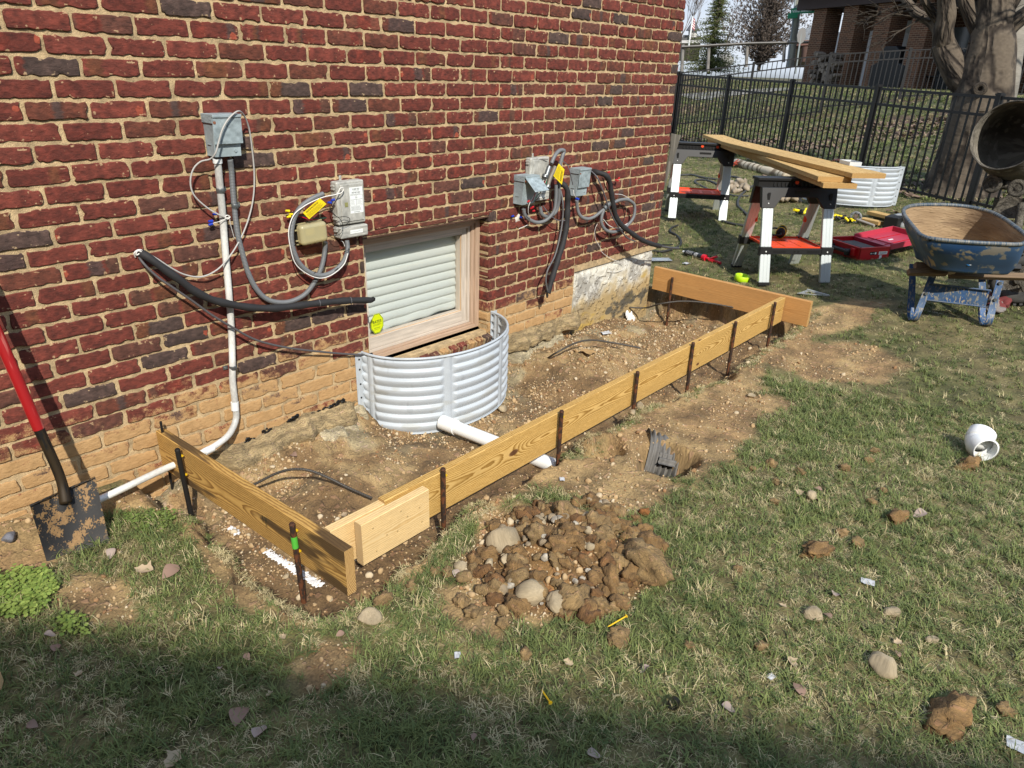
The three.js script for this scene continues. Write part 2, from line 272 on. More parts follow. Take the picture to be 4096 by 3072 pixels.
// ---------------------------------------------------------------- the brick wall
const HB = .1016, CH = .07, CY = k => 1.85 - CH * k, XC = 41 * HB - .004;
const OPEN = { x0: 1.25, x1: 2.162, y0: .185, y1: .872 };
const CELLS = 128;                                // 8 x 16 bricks in one atlas; the last 44 carry dried mud
srand(77);
const cellP = Array.from({ length: CELLS }, (_, i) => {
  const r = rnd(); const base = r < .66 ? [.47, .222, .178] : r < .84 ? [.445, .245, .185] : r < .95 ? [.40, .245, .20] : [.35, .275, .25];
  const v = rr(-.03, .03), c = [base[0] + v, base[1] + v * .7, base[2] + v * .6];
  const bands = rnd() < .32 ? Array.from({ length: 1 + (rnd() * 3 | 0) }, () => ({ a: rr(-.1, .8), w: rr(.12, .4), c: [[.34, .27, .255], [.46, .275, .18], [.50, .215, .165], [.39, .265, .21]][rnd() * 4 | 0] })) : [];
  return { c, bands, chip: rnd() < .09 ? [rnd() < .5 ? rr(0, .12) : rr(.85, 1), rr(.1, .9), rr(.04, .1)] : null, mud: i < 72 ? 0 : i < 100 ? rr(.32, .62) : rr(.62, .95), s: i * 31 + 5 };
});
const inCell = (u, v) => { const i = Math.min(7, u * 8 | 0), j = Math.min(15, v * 16 | 0); return [cellP[j * 8 + i], u * 8 - i, v * 16 - j]; };
const brickAlb = tex(2048, 2048, (u, v) => {
  const [p, x, y] = inCell(u, v), X = x * 8, Y = y * 3.1;
  let c = p.c; const n = fbm(X * 1.3 + p.s, Y * 1.3, 5, 12);
  for (const b of p.bands) { const e = .03 * (vn(Y * 3, p.s, 3) - .5) * 2; const k = sst(b.a - .04, b.a + .04, x + e) * (1 - sst(b.a + b.w - .04, b.a + b.w + .04, x + e)); c = mix3(c, b.c, k * .85); }
  const m = .8 + .55 * (n - .38) + .14 * (vn(X * 30, Y * 30, p.s) - .5); c = [c[0] * m, c[1] * m, c[2] * m];
  const drag = sst(.62, .8, fbm(X * 1.1 + 4 + p.s, Y * 5, 3, 14)); c = mix3(c, [c[0] * .7, c[1] * .68, c[2] * .68], drag * .6);
  const sp = vn(X * 22 + p.s, Y * 22, 15); c = mix3(c, [.80, .68, .58], sst(.955, .985, sp) * .75);
  if (p.chip) { const d = Math.hypot((x - p.chip[0]) * 3.1, y - p.chip[1]) + .16 * (vn(X * 3, Y * 3, p.s) - .5); c = mix3(c, [.60, .29, .21], 1 - sst(p.chip[2] * 2.2, p.chip[2] * 2.6, d)); }
  const sm = fbm(X * 1.6 + p.s, Y * 1.6, 5, 16), edge = Math.min(x * 3.1, (1 - x) * 3.1, y, 1 - y);
  c = mix3(c, [.74, .64, .49], sst(.60, .68, sm - edge * .55) * .8);                       // mortar smears at the arrises
  if (p.mud) { const q = fbm(X * .9 + p.s * 3, Y * .9, 5, 18) * .7 + vn(X * 14, Y * 14, 19) * .3 + (.12 - .24 * y); c = mix3(c, mix3([.74, .60, .42], [.65, .515, .345], n), sst(1 - p.mud - .14, 1 - p.mud + .16, q)); }
  return c;
});
const brickHgt = tex(2048, 2048, (u, v) => { const [p, x, y] = inCell(u, v), X = x * 8, Y = y * 3.1; const t = fbm(X * 1.6 + p.s, Y * 2.6, 6, 22), cr = Math.abs(fbm(X * 1.2 + p.s, Y * 3.4, 4, 23) - .5); return clamp(.15 + .6 * t + .22 * (vn(X * 24, Y * 24, p.s) - .5) - .2 * (1 - sst(0, .03, cr)) * sst(.5, .7, vn(X, Y, p.s))); }, false);
const brickMat = new THREE.MeshStandardMaterial({ map: brickAlb, bumpMap: brickHgt, bumpScale: .0045, roughness: .95, side: THREE.DoubleSide });
function brickGeo(cell, w, h, depth, seed, top = .005) {                   // one brick, face to +z, outline ragged, arris worn
  const ox = (cell % 8) / 8, oy = Math.floor(cell / 8) / 16, uvx = x => ox + clamp(.02 + .96 * (x / w + .5), .01, .99) / 8, uvy = y => oy + clamp(.04 + .92 * (y / h + .5), .02, .98) / 16;
  const nx = 15, ny = 5, ring = [];
  for (let i = 0; i < nx; i++) ring.push([-w / 2 + w * i / nx, -h / 2]); for (let j = 0; j < ny; j++) ring.push([w / 2, -h / 2 + h * j / ny]);
  for (let i = 0; i < nx; i++) ring.push([w / 2 - w * i / nx, h / 2]); for (let j = 0; j < ny; j++) ring.push([-w / 2, h / 2 - h * j / ny]);
  const out = ring.map(([x, y], i) => { const a = Math.abs(x) > w / 2 - 1e-6, b = Math.abs(y) > h / 2 - 1e-6; const bite = Math.max(0, fbm(i * .45 + seed * 3.1, seed * 1.7, 2, 24) - .52) * .030, j = (hsh(i, seed, 3) - .5) * .0022; const e = .0005 + bite + j; return [x - (a ? Math.sign(x) * (e + (b ? .002 : 0)) : 0), y - (b ? Math.sign(y) * (e * .8 + (a ? .002 : 0)) : 0)]; });
  const P = [], U = [], I = [], n = out.length, tilt = (hsh(seed, 1, 5) - .5) * .02, tz = (hsh(seed, 2, 5) - .5) * .003;
  const zf = (x, y) => top + tz + tilt * (x / w) * .2 + .0018 * (vn(x * 60 + seed, y * 60, 25) - .5) * 2;
  for (const [x, y] of out) { P.push(x, y, -depth); U.push(uvx(Math.abs(x) > w * .42 ? x - Math.sign(x) * depth : x), uvy(Math.abs(y) > h * .4 ? y - Math.sign(y) * Math.min(depth, h * .4) : y)); }
  for (const [x, y] of out) { P.push(x, y, zf(x, y) - .0022); U.push(uvx(x), uvy(y)); }
  for (const [x, y] of out) { const X = x * (1 - .006 / w), Y = y * (1 - .006 / h); P.push(X, Y, zf(X, Y)); U.push(uvx(X), uvy(Y)); }
  for (let r = 0; r < 2; r++) for (let i = 0; i < n; i++) { const a = r * n + i, b = r * n + (i + 1) % n; I.push(a, b, a + n, b, b + n, a + n); }
  const mid = P.length / 3, nm = nx - 1; for (let i = 1; i <= nm; i++) { const x = -w / 2 + w * i / nx; P.push(x, 0, zf(x, 0)); U.push(uvx(x), uvy(0)); }
  const B = 2 * n, T = i => B + nx + ny + (nx - i);                          // ring indices: bottom i, top counterpart
  for (let i = 1; i < nm; i++) { const m = mid + i - 1; I.push(B + i, B + i + 1, m + 1, B + i, m + 1, m); I.push(m, m + 1, T(i + 1), m, T(i + 1), T(i)); }
  const L = []; for (let k = B + 2 * nx + ny; k < B + n; k++) L.push(k); L.push(B, B + 1); L.unshift(T(1)); for (let k = 0; k < L.length - 1; k++) I.push(mid, L[k], L[k + 1]);
  const R_ = [B + nm]; for (let k = B + nx; k <= B + nx + ny; k++) R_.push(k); R_.push(T(nm)); for (let k = 0; k < R_.length - 1; k++) I.push(mid + nm - 1, R_[k], R_[k + 1]);
  const g = new THREE.BufferGeometry(); g.setAttribute('position', new THREE.Float32BufferAttribute(P, 3)); g.setAttribute('uv', new THREE.Float32BufferAttribute(U, 2)); g.setIndex(I); g.computeVertexNormals(); return g;
}
const BW = 2 * HB - .0105, BH = CH - .0105;
const brickVar = Array.from({ length: CELLS }, (_, i) => brickGeo(i, BW, BH, .02, i + 1));
const wall = thing('brick_house_wall', 'red brick house wall with sand coloured mortar, muddy along its foot', 'wall');
const mortarMap = tex(512, 512, (u, v) => { const n = .82 + .4 * (fbm(u * 9, v * 9, 5, 27, 9) - .5) + .22 * (vn(u * 256, v * 256, 28, 256) - .5); return [.84 * n, .735 * n, .565 * n]; });
const mortarBump = bump(512, 512, (u, v) => .6 * fbm(u * 30, v * 30, 4, 29, 30) + .4 * vn(u * 256, v * 256, 30, 256));
for (const t of [mortarMap, mortarBump]) t.repeat.set(3, 3);
const mortarMat = new THREE.MeshStandardMaterial({ map: mortarMap, bumpMap: mortarBump, bumpScale: .004, roughness: 1, side: THREE.DoubleSide });
const inMud = (x, y) => { const line = x < 2.1 ? .43 : .38; return (line - y + .1 * (fbm(x * 2.3, y * 3, 3, 35) - .5) * 2) / .2; };
const concTop = x => x > 3.06 ? .372 : -9;        // the concrete foundation shows at the corner
{
  const s = new THREE.Shape(); s.moveTo(-2.4, -.35); s.lineTo(3.058, -.35); s.lineTo(3.058, .372); s.lineTo(XC - .006, .372); s.lineTo(XC - .006, 3.05); s.lineTo(-2.4, 3.05);
  const h = new THREE.Path(); h.moveTo(OPEN.x0 + .004, OPEN.y0 - .03); h.lineTo(OPEN.x0 + .004, OPEN.y1 + .004); h.lineTo(OPEN.x1 + .006, OPEN.y1 + .004); h.lineTo(OPEN.x1 + .006, OPEN.y0 - .03); s.holes.push(h);
  const g = new THREE.ExtrudeGeometry(s, { depth: .11, bevelEnabled: false }); g.translate(0, 0, -.1115); part(wall, 'mortar', g, mortarMat);
  part(wall, 'mortar', bx(.1, 2.66, 6.9, XC - .056, 1.71, -.12 - 3.45), mortarMat);            // the return wall round the corner
  const list = [], cut = []; srand(5);
  for (let k = -17; k <= 28; k++) {
    const par = k & 1, yc = CY(k);
    for (let u = -24 + par; u < 41; u += 2) {
      let x0 = u * HB + .005, x1 = Math.min((u + 2) * HB - .0055, XC); if (x1 > XC - .003) x1 = XC;
      const segs = [[x0, x1]];
      if (k === 14 && u * HB > OPEN.x0 - .2 && u * HB < OPEN.x1) cut.push([x0, Math.min(x1, OPEN.x1 + .04)]);
      if (yc < OPEN.y1 && yc > OPEN.y0 - .1) { const [a, b] = segs.pop(); if (a < OPEN.x0 - .004) segs.push([a, Math.min(b, OPEN.x0)]); if (b > OPEN.x1 + .03) segs.push([Math.max(a, OPEN.x1), b]); }
      for (let [a, b] of segs) {
        if (yc < concTop((a + b) / 2) + .03) { if (a < 3.05 && yc > concTop(a) + .03) b = Math.min(b, 3.05); else continue; }
        if (a < 3.05 && b > 3.05 && yc < .4) b = 3.05;
        if (b - a < .025) continue;
        const xm = (a + b) / 2, m = inMud(xm, yc); let cell;
        if (m > .85 || (m > .55 && rnd() < .6)) cell = 100 + (rnd() * 28 | 0); else if (m > .12) cell = 72 + (rnd() * 28 | 0); else cell = rnd() * 72 | 0;
        const jamb = Math.abs(a - OPEN.x1) < .01 || Math.abs(b - OPEN.x0) < .003 || x1 === XC && Math.abs(b - XC) < .01;
        const p = V3(xm, yc, 0), c = p.clone().sub(CAM), dd = c.dot(fwd), sx = c.dot(rgt) / dd * FPX + 2048, sy = c.dot(dwn) / dd * FPX + 1536;
        const vis = dd > 0 && sx > -120 && sx < 4200 && sy > -80 && sy < 3100 && yc > -.02; list.push({ a, b, yc, xm, cell, jamb, size: vis ? (b - a) * BH / (dd * dd) * (2.9 / c.length()) : 0 });
      }
    }
  }
  list.sort((p, q) => q.size - p.size);
  const rest = []; srand(9);
  list.forEach((b, i) => {
    const w = b.b - b.a; const g = b.jamb ? brickGeo(b.cell, w, BH, .094, 500 + i) : brickVar[b.cell];
    const sx = b.jamb ? 1 : w / BW * (1 + rr(-.006, .003)), dy = rr(-.0015, .0015), rot = rr(-.006, .006), dz = rr(-.002, .0025);
    if (i < 300 && b.size > 0) { const m = part(wall, 'brick', g, brickMat); m.position.set(b.xm, b.yc + dy, dz); m.scale.x = sx; m.rotation.z = rot; }
    else { const q = g.clone(); q.applyMatrix4(new THREE.Matrix4().compose(V3(b.xm, b.yc + dy, dz), new THREE.Quaternion().setFromEuler(new THREE.Euler(0, 0, rot)), V3(sx, 1, 1))); rest.push(q); }
  });
  for (let k = -17; k <= 20; k++) for (let i = 0; i < 12; i++) { const q = brickVar[(k * 7 + i * 13 + 900) % 72].clone(); q.rotateY(Math.PI / 2); q.translate(XC - .006, CY(k), -.11 - (i + (k & 1 ? .5 : 1)) * 2 * HB); rest.push(q); }
  const m = part(wall, 'more_bricks', mergeGeometries(rest), brickMat); m.userData.kind = 'stuff';
  for (const [a, b] of cut) { const m = part(wall, 'brick', brickVar[20 + (a * 37 | 0) % 40], brickMat); m.position.set((Math.max(a, OPEN.x0 + .002) + b) / 2, .8945, 0); m.scale.set((b - Math.max(a, OPEN.x0 + .002)) / BW, .36, 1); }
  // rowlock sill: bricks on edge, sloping out under the window
  srand(31); const n = 13, sw = (OPEN.x1 - OPEN.x0 + .05) / n;
  for (let i = 0; i < n; i++) { const g = brickGeo(rnd() < .6 ? 72 + (rnd() * 28 | 0) : rnd() * 72 | 0, sw - .011, .115, .075, 900 + i, .0); g.rotateX(-Math.PI / 2 + .3); const b = part(wall, 'brick', g, brickMat); b.position.set(OPEN.x0 - .02 + (i + .5) * sw, .139 + rr(-.002, .002), -.018 + rr(-.003, .003)); }
  part(wall, 'mortar', bx(OPEN.x1 - OPEN.x0 + .03, .07, .105, (OPEN.x0 + OPEN.x1) / 2, .096, -.03).translate(0, -.096, .03).rotateX(.3).translate(0, .096, -.03).applyMatrix4(new THREE.Matrix4()), mortarMat);
  part(wall, 'lintel', bx(OPEN.x1 - OPEN.x0 + .10, .007, .10, (OPEN.x0 + OPEN.x1) / 2 + .01, OPEN.y1 + .002, -.046), std(rgb(.09, .045, .03), .8, .2));
}
// concrete foundation at the corner
{
  const stain = (u, v) => {                       // u 0..1 along 1.1 m, v 0..1 over .85 m from -.45 up
    const x = u * 1.1, y = v * .85 - .45, n = fbm(x * 7, y * 7, 5, 36), f = fbm(x * 26, y * 26, 4, 37);
    let c = mix3([.80, .79, .74], [.62, .61, .58], sst(.4, .62, n)); c = mix3(c, [.88, .88, .85], sst(.55, .7, f) * .6);
    const low = sst(.26, .06, y + .16 * (n - .5) * 2 + .05 * (f - .5)); c = mix3(c, mix3([.66, .56, .36], [.55, .46, .31], n), low * .85);
    c = mix3(c, [.72, .60, .28], sst(.58, .68, fbm(x * 5 + 8, y * 9, 4, 38)) * low * .7);
    const tar = sst(.52, .62, fbm(x * 6 + 3, y * 9, 5, 39) + .16 * sst(.4, .8, u) - 2.2 * Math.abs(y - .0 + (u - .6) * -.12)) ; c = mix3(c, [.24, .24, .23], tar * .75);
    return c;
  };
  const map = tex(1024, 768, stain, true, true); const bm = bump(512, 512, (u, v) => .5 * fbm(u * 14, v * 11, 6, 40) + .5 * sst(.5, .75, fbm(u * 34, v * 26, 4, 37)));
  const mat = new THREE.MeshStandardMaterial({ map, bumpMap: bm, bumpScale: .014, roughness: 1, side: THREE.DoubleSide });
  const xr = XC - .045, g = gridGeo(60, 44, (u, v) => V3(3.055 + (xr - 3.055) * u, -.45 + .82 * v, -.008 + .008 * (fbm(u * 12, v * 9, 4, 42) - .5) + (v > .97 ? -.012 : 0)));
  const f = thing('concrete_foundation', 'whitewashed concrete foundation showing below the bricks at the house corner', 'foundation');
  part(f, 'face', g, mat); part(f, 'block', bx(xr - 3.06, .815, .25, (xr + 3.06) / 2, -.043, -.142), mat);
  part(f, 'block', bx(.2, .815, 6.8, xr - .101, -.044, -3.67), mat);
}
// torn ledge of parging and tar along the foot of the wall
{
  const conc = new THREE.MeshStandardMaterial({ color: rgb(.62, .47, .28), map: soilMap, bumpMap: soilBump, bumpScale: .02, roughness: 1, side: THREE.DoubleSide });
  const pale = new THREE.MeshStandardMaterial({ color: rgb(.76, .65, .47), map: soilMap, bumpMap: soilBump, bumpScale: .02, roughness: 1, side: THREE.DoubleSide });
  const led = (x0, x1, y, d, s, m) => gridGeo(70, 14, (u, v) => { const x = mix(x0, x1, u), rag = fbm(x * 9, s, 4, 45), e = sst(0, .12, u) * (1 - sst(.88, 1, u)); const a = v * Math.PI * .62; const w = d * (.35 + 1.1 * rag) * e; return V3(x, y + .05 * (fbm(x * 5, s + 3, 3, 46) - .5) + .045 * (1 - v) + .02 * (vn(x * 40, v * 6, s) - .5) - .05 * v * v, -.004 + w * Math.sin(a) + .012 * (vn(x * 50, v * 9, s + 7) - .5)); });
  const l = thing('parging_ledge', 'broken ledge of muddy concrete along the wall foot between board and window well', 'ledge'); part(l, 'ledge', led(.30, 1.15, -.02, .12, 4), conc); part(l, 'crust', led(.75, 1.2, -.075, .16, 6), pale);
  const l2 = thing('parging_ledge', 'broken ledge of muddy concrete at the wall foot beyond the window well', 'ledge'); part(l2, 'ledge', led(2.26, 3.15, .03, .10, 8), conc); part(l2, 'crust', led(2.3, 2.95, -.06, .13, 9), pale);
  const tarMat = std(0x0b0b0c, .35); srand(44);
  const tar = thing('tar_smear', 'black tar clumps stuck to the wall foot above the muddy ledge', 'tar'); const gs = [], lp = [lump(3, 2, .7), lump(4, 2, .7)];
  const blob = (x, y, z, s) => { const g = lp[rnd() * 2 | 0].clone(); g.rotateZ(rr(0, 6)); g.scale(s, s * .6, s * .35); g.translate(x, y, z); gs.push(g); };
  for (const [Zx, a, b, n, sp] of [[Zq, [880, 225], [1130, 110], 46, 26], [Zq, [700, 270], [790, 240], 22, 32], [Zq, [500, 360], [720, 320], 42, 30], [Zq, [350, 420], [460, 440], 26, 34]]) for (let i = 0; i < n; i++) { const t = rnd(), q = onz(Zx(mix(a[0], b[0], t) + rr(-sp, sp) * .6, mix(a[1], b[1], t) + rr(-sp, sp)), .01); blob(q.x, q.y, .006 + rr(0, .012) + (q.y < 0 ? .02 : 0), rr(.005, .014)); }
  part(tar, 'clumps', mergeGeometries(gs), tarMat);
  // white caulk splashes round the rebar roots
  const wm = std(0xe9eaea, .8); const splash = (Zx, list, label) => { const g = []; for (const [x, y, s, z] of list) for (let i = 0; i < 12; i++) { const q = onz(Zx(x + rr(-1, 1) * s * 9, y + rr(-1, 1) * s * 15), z); const b = lp[i & 1].clone(); b.scale(rr(.004, .012) * s, rr(.005, .016) * s, .004); b.translate(q.x, q.y, z + .002); g.push(b); } solo('epoxy_splash', mergeGeometries(g), wm, label, 'splash'); };
  splash(Zk, [[285, 190, 1.2, .03]], 'white epoxy splash on the broken ledge'); splash(Zk, [[290, 375, 2.0, .12], [330, 390, 1.2, .13]], 'white epoxy splash at the root of the bent rebar beyond the window well'); splash(Zk, [[970, 40, 2, .03], [950, 10, 1.3, .02]], 'white epoxy splash on the concrete at the rebar near the corner');
}
// ---------------------------------------------------------------- basement window
{
  const w = thing('basement_window', 'beige framed basement window with pale horizontal blind behind dusty glass', 'window');
  const dust = tex(256, 256, (u, v) => { const n = fbm(u * 5, v * 5, 5, 47, 5), s = vn(u * 120, v * 120, 48, 120); const k = .84 + .25 * (n - .5) + .06 * s; return [k, k * .97, k * .93]; });
  const beige = std(rgb(.60, .46, .36), .6, 0, { map: dust }), white = std(rgb(.72, .68, .63), .5, 0, { map: dust });
  const X0 = OPEN.x0 - .03, X1 = OPEN.x1, Y0 = OPEN.y0 - .015, Y1 = OPEN.y1 - .002;
  const frame = (x0, x1, y0, y1, l, r, b, t, z0, z1, m, name) => { const d = z1 - z0, zc = (z0 + z1) / 2, g = [bx(l, y1 - y0, d, x0 + l / 2, (y0 + y1) / 2, zc, .002), bx(r, y1 - y0, d, x1 - r / 2, (y0 + y1) / 2, zc, .002), bx(x1 - x0 - l - r, b, d, (x0 + l + x1 - r) / 2, y0 + b / 2, zc, .002), bx(x1 - x0 - l - r, t, d, (x0 + l + x1 - r) / 2, y1 - t / 2, zc, .002)]; return part(w, name, mg(g), m); };
  frame(X0, X1, Y0, Y1, .045, .034, .022, .040, -.145, -.066, beige, 'casing');
  frame(X0 + .046, X1 - .035, Y0 + .023, Y1 - .041, .02, .022, .012, .014, -.15, -.080, beige, 'casing');
  const f2 = frame(X0 + .067, X1 - .058, Y0 + .036, Y1 - .056, .016, .017, .013, .012, -.155, -.092, white, 'frame');
  frame(X0 + .084, X1 - .076, Y0 + .050, Y1 - .069, .036, .036, .066, .034, -.165, -.105, white, 'sash');
  const gx0 = X0 + .12, gx1 = X1 - .112, gy0 = Y0 + .116, gy1 = Y1 - .103, cx = (gx0 + gx1) / 2, cy = (gy0 + gy1) / 2;
  part(w, 'sill', new THREE.ExtrudeGeometry(new THREE.Shape([[-.15, -.01], [-.045, -.03], [-.042, -.018], [-.066, -.004], [-.15, .0]].map(p => new THREE.Vector2(p[0], p[1]))), { depth: X1 - X0 - .036, bevelEnabled: false }).applyMatrix4(new THREE.Matrix4().makeBasis(V3(0, 0, 1), V3(0, 1, 0), V3(1, 0, 0))).translate(X0 + .033, Y0 - .001, 0), beige);
  part(w, 'glass', bx(gx1 - gx0 + .01, gy1 - gy0 + .01, .003, cx, cy, -.13), new THREE.MeshPhysicalMaterial({ color: 0xffffff, transmission: 1, roughness: .03, thickness: 0, ior: 1.5, side: THREE.DoubleSide }));
  const bead = std(rgb(.52, .34, .19), .8); part(w, 'bead', mg([bx(gx1 - gx0, .004, .004, cx, gy0 + .001, -.117), bx(.004, gy1 - gy0, .004, gx1 - .001, cy, -.117)]), bead);
  const slat = std(rgb(.50, .55, .52), .85); const ns = 10, sh = (gy1 - gy0 + .04) / ns;       // pleated shade, each pleat a pair of facets
  for (let i = 0; i < ns; i++) { const y = gy0 - .01 + i * sh, low = i === 0 ? 1 : i === 1 ? .35 : i === 2 ? .12 : 0; part(w, 'slat', gridGeo(30, 2, (u, q) => { const X = (u - .5) * (gx1 - gx0 + .05), f = q * 2, z = f <= .9 ? 0 : 0; const yy = q === 0 ? 0 : q < .75 ? sh * .42 : sh; const zz = q === 0 ? 0 : q < .75 ? .020 : 0; return V3(cx + X, y + yy + low * (.03 * (X + .2) + (q < .75 ? .004 * Math.sin(X * 34) : 0)), -.178 + zz * (1 - low * .4) + low * .004 * Math.sin(X * 21)); }), slat); }
  part(w, 'backing', bx(gx1 - gx0 + .3, gy1 - gy0 + .3, .01, cx, cy, -.215), std(rgb(.45, .50, .47), .9));
  part(w, 'reveal', mg([bx(X1 - X0 + .1, .02, .12, (X0 + X1) / 2, Y1 + .014, -.215), bx(X1 - X0 + .1, .02, .12, (X0 + X1) / 2, Y0 - .06, -.215), bx(.02, Y1 - Y0 + .1, .12, X0 - .05, cy, -.215), bx(.02, Y1 - Y0 + .1, .12, X1 + .05, cy, -.215)]), white);
  part(w, 'caulk', bx(X1 - X0 - .04, .05, .10, (X0 + X1) / 2 + .016, .132, -.098), std(rgb(.52, .40, .22), .9));
  // security sticker on the glass
  const st = canvasTex(256, 320, (x, W, H) => { x.fillStyle = '#c9d813'; x.fillRect(0, 0, W, H); x.strokeStyle = '#1c3b2e'; x.lineWidth = 7; const o = (m) => { x.beginPath(); const c = [[.3, 0], [.7, 0], [1, .3], [1, .7], [.7, 1], [.3, 1], [0, .7], [0, .3]]; c.forEach(([a, b], i) => { const X = m + a * (W - 2 * m), Y = m + b * (H - 2 * m); i ? x.lineTo(X, Y) : x.moveTo(X, Y); }); x.closePath(); x.stroke(); }; o(9); x.fillStyle = '#16241f'; x.textAlign = 'center'; x.font = 'bold 62px sans-serif'; x.fillText('BATES', W / 2, 150); x.font = '40px sans-serif'; x.fillText('SECURITY', W / 2, 192); x.font = 'bold 20px sans-serif'; x.fillText('859-422-9471', W / 2, 236); x.font = '15px sans-serif'; x.fillText('BatesSecurity.com', W / 2, 258); });
  const c = [[.3, 0], [.7, 0], [1, .3], [1, .7], [.7, 1], [.3, 1], [0, .7], [0, .3]].map(([a, b]) => new THREE.Vector2((a - .5) * .088, (b - .5) * .115)); const sg = new THREE.ExtrudeGeometry(new THREE.Shape(c), { depth: .001, bevelEnabled: false }); const pp = sg.attributes.position, uu = sg.attributes.uv; for (let i = 0; i < pp.count; i++) uu.setXY(i, pp.getX(i) / .088 + .5, pp.getY(i) / .115 + .5);
  const sp = onz(Z7(465, 745), -.127); sg.translate(sp.x, sp.y, -.1275); part(w, 'sticker', sg, std(0xffffff, .4, 0, { map: st }), 'yellow octagonal security sticker');
}
// ---------------------------------------------------------------- corrugated steel window wells
function wellGeo(a, b, h, flange, arc = Math.PI) {
  // local: x along the wall, y up from 0..h, z outward; flanges at both ends
  const nR = 8, bands = [.37, .655, .955, .045], path = (u, off) => { const t = Math.PI * (1 - u); const n = V3(Math.cos(t) / a, 0, Math.sin(t) / b).normalize(); return V3(a * Math.cos(t), 0, b * Math.sin(t)).addScaledVector(n, off); };
  const rid = (u, v) => { let m = 1; for (const c of bands) m *= sst(.012, .035, Math.abs(u - c)); const k = (v * (nR + .35) - .2) % 1; const e = (v < .035 || v > .965) ? 0 : 1; const kk = clamp(k), s = k > 0 ? (kk < .72 ? Math.sin(kk / .72 * Math.PI * .5) : Math.cos((kk - .72) / .28 * Math.PI * .5)) : 0; let bd = 0; for (const c of bands) bd = Math.max(bd, 1 - sst(.006, .016, Math.abs(u - c))); return .0135 * s * m * e + .005 * bd; };
  const outer = gridGeo(260, 170, (u, v) => { const p = path(u, rid(u, v)); p.y = v * h; return p; });
  const inner = gridGeo(260, 170, (u, v) => { const p = path(u, rid(u, v) - .0022); p.y = v * h; return p; });
  const rimP = []; for (let i = 0; i <= 60; i++) { const p = path(i / 60, .004); p.y = h - .002; rimP.push(p); } const rim = sweep(rimP, .0075, 120, 8); const rimB = sweep(rimP.map(p => V3(p.x, .003, p.z)), .004, 120, 6);
  const fl = s => { const g = bx(flange, h, .0025, s * (a + flange / 2 - .004), h / 2, .0025); return g; };
  return { sheet: mg([outer, inner]), rim: mg([rim, rimB]), flange: s => fl(s), holes: s => [.08, .24, .42, .60, .79, .92].map((v, i) => { const g = cyl(.0055, .0055, .002, 10); g.rotateX(Math.PI / 2); g.translate(s * (a + flange * .5), h * v, .0046); return g; }) };
}
const holeMat = std(0x1b1c1c, .9);
const wellMap = tex(512, 512, (u, v) => { const n = .93 + .14 * (fbm(u * 6, v * 6, 5, 49, 6) - .5), sc = sst(.72, .8, fbm(u * 40, v * 3, 3, 50)) * .05; const d = sst(.6, .75, fbm(u * 9 + 3, v * 9, 4, 51, 9)); const c = [n - sc, n - sc, n - sc]; return mix3(c, [.80, .76, .68], d * .35); });
const wellMat = new THREE.MeshStandardMaterial({ color: rgb(.52, .575, .63), map: wellMap, roughness: .5, metalness: 0, side: THREE.DoubleSide });
{
  const W = wellGeo(.497, .378, .449, .055);
  const g = thing('window_well', 'half round corrugated grey steel well fixed to the wall below the window', 'window well', null, V3(1.70, -.173, .006));
  part(g, 'sheet', W.sheet, wellMat); part(g, 'rim', W.rim, wellMat);
  for (const s of [-1, 1]) { const f = part(g, 'flange', W.flange(s), wellMat); for (const hg of W.holes(s)) part(f, 'bolt_hole', hg, holeMat); }
}
// ---------------------------------------------------------------- timber
function woodTex(seed, o) {                       // flat-sawn board: u along 4 m, v across .2 m
  return tex(2048, 128, (u, v) => {
    const x = u * (o.len || 4), y = (v - .5) * .19; const w1 = (fbm(x * .9 + seed, 3.3, 4, seed) - .5), w2 = fbm(x * 2.3 + seed, y * 9, 4, seed + 3) - .5;
    let kx = 0, kn = 0; for (const k of o.knots || []) { const dx = (x - k[0]) / k[2], dy = (y - k[1]) / (k[2] * .42), q = Math.exp(-(dx * dx + dy * dy) * .7); kx += q * .018; kn = Math.max(kn, 1 - sst(.22, .4, Math.hypot(dx, dy))); }
    const dep = .012 + (o.cath || .05) * Math.abs(w1) * 1.6 + .006 * w2 + kx, r = Math.hypot(y - .03 * w1 - (o.off || 0), dep * 1.5); let g = (r * (o.freq || 150) + 1.2 * w2 + .15 * vn(x * 60, y * 260, seed)) % 1; if (g < 0) g += 1;
    const late = Math.pow(sst(.12, .92, g), 1.7) * (1 - sst(.94, 1, g)); let c = mix3(o.a, o.b, late * (o.con ?? 1));
    const f = .94 + .12 * vn(x * 30, y * 1400, seed + 7) * 1 + .1 * (fbm(x * 2, y * 20, 3, seed + 9) - .5); c = [c[0] * f, c[1] * f, c[2] * f];
    if (o.stain) { const s = sst(o.stain, o.stain + .12, fbm(x * 3 + 2, y * 14, 4, seed + 11)); c = mix3(c, o.stainC || [.25, .18, .10], s * .75); }
    return mix3(c, [.30, .17, .08], kn * .9);
  });
}
const endTex = (a, b, seed) => tex(128, 256, (u, v) => { const x = (u - .5) * .04 + .05, y = (v - .5) * .19; const r = Math.hypot(x, y * .55) * 190 + .6 * fbm(u * 5, v * 8, 3, seed), g = r % 1; const c = mix3(a, b, Math.pow(g, 1.5) * (1 - sst(.92, 1, g))); const k = .95 + .1 * vn(u * 90, v * 160, seed); return [c[0] * k, c[1] * k, c[2] * k]; });
const pineA = [.80, .66, .40], pineB = [.60, .42, .19];
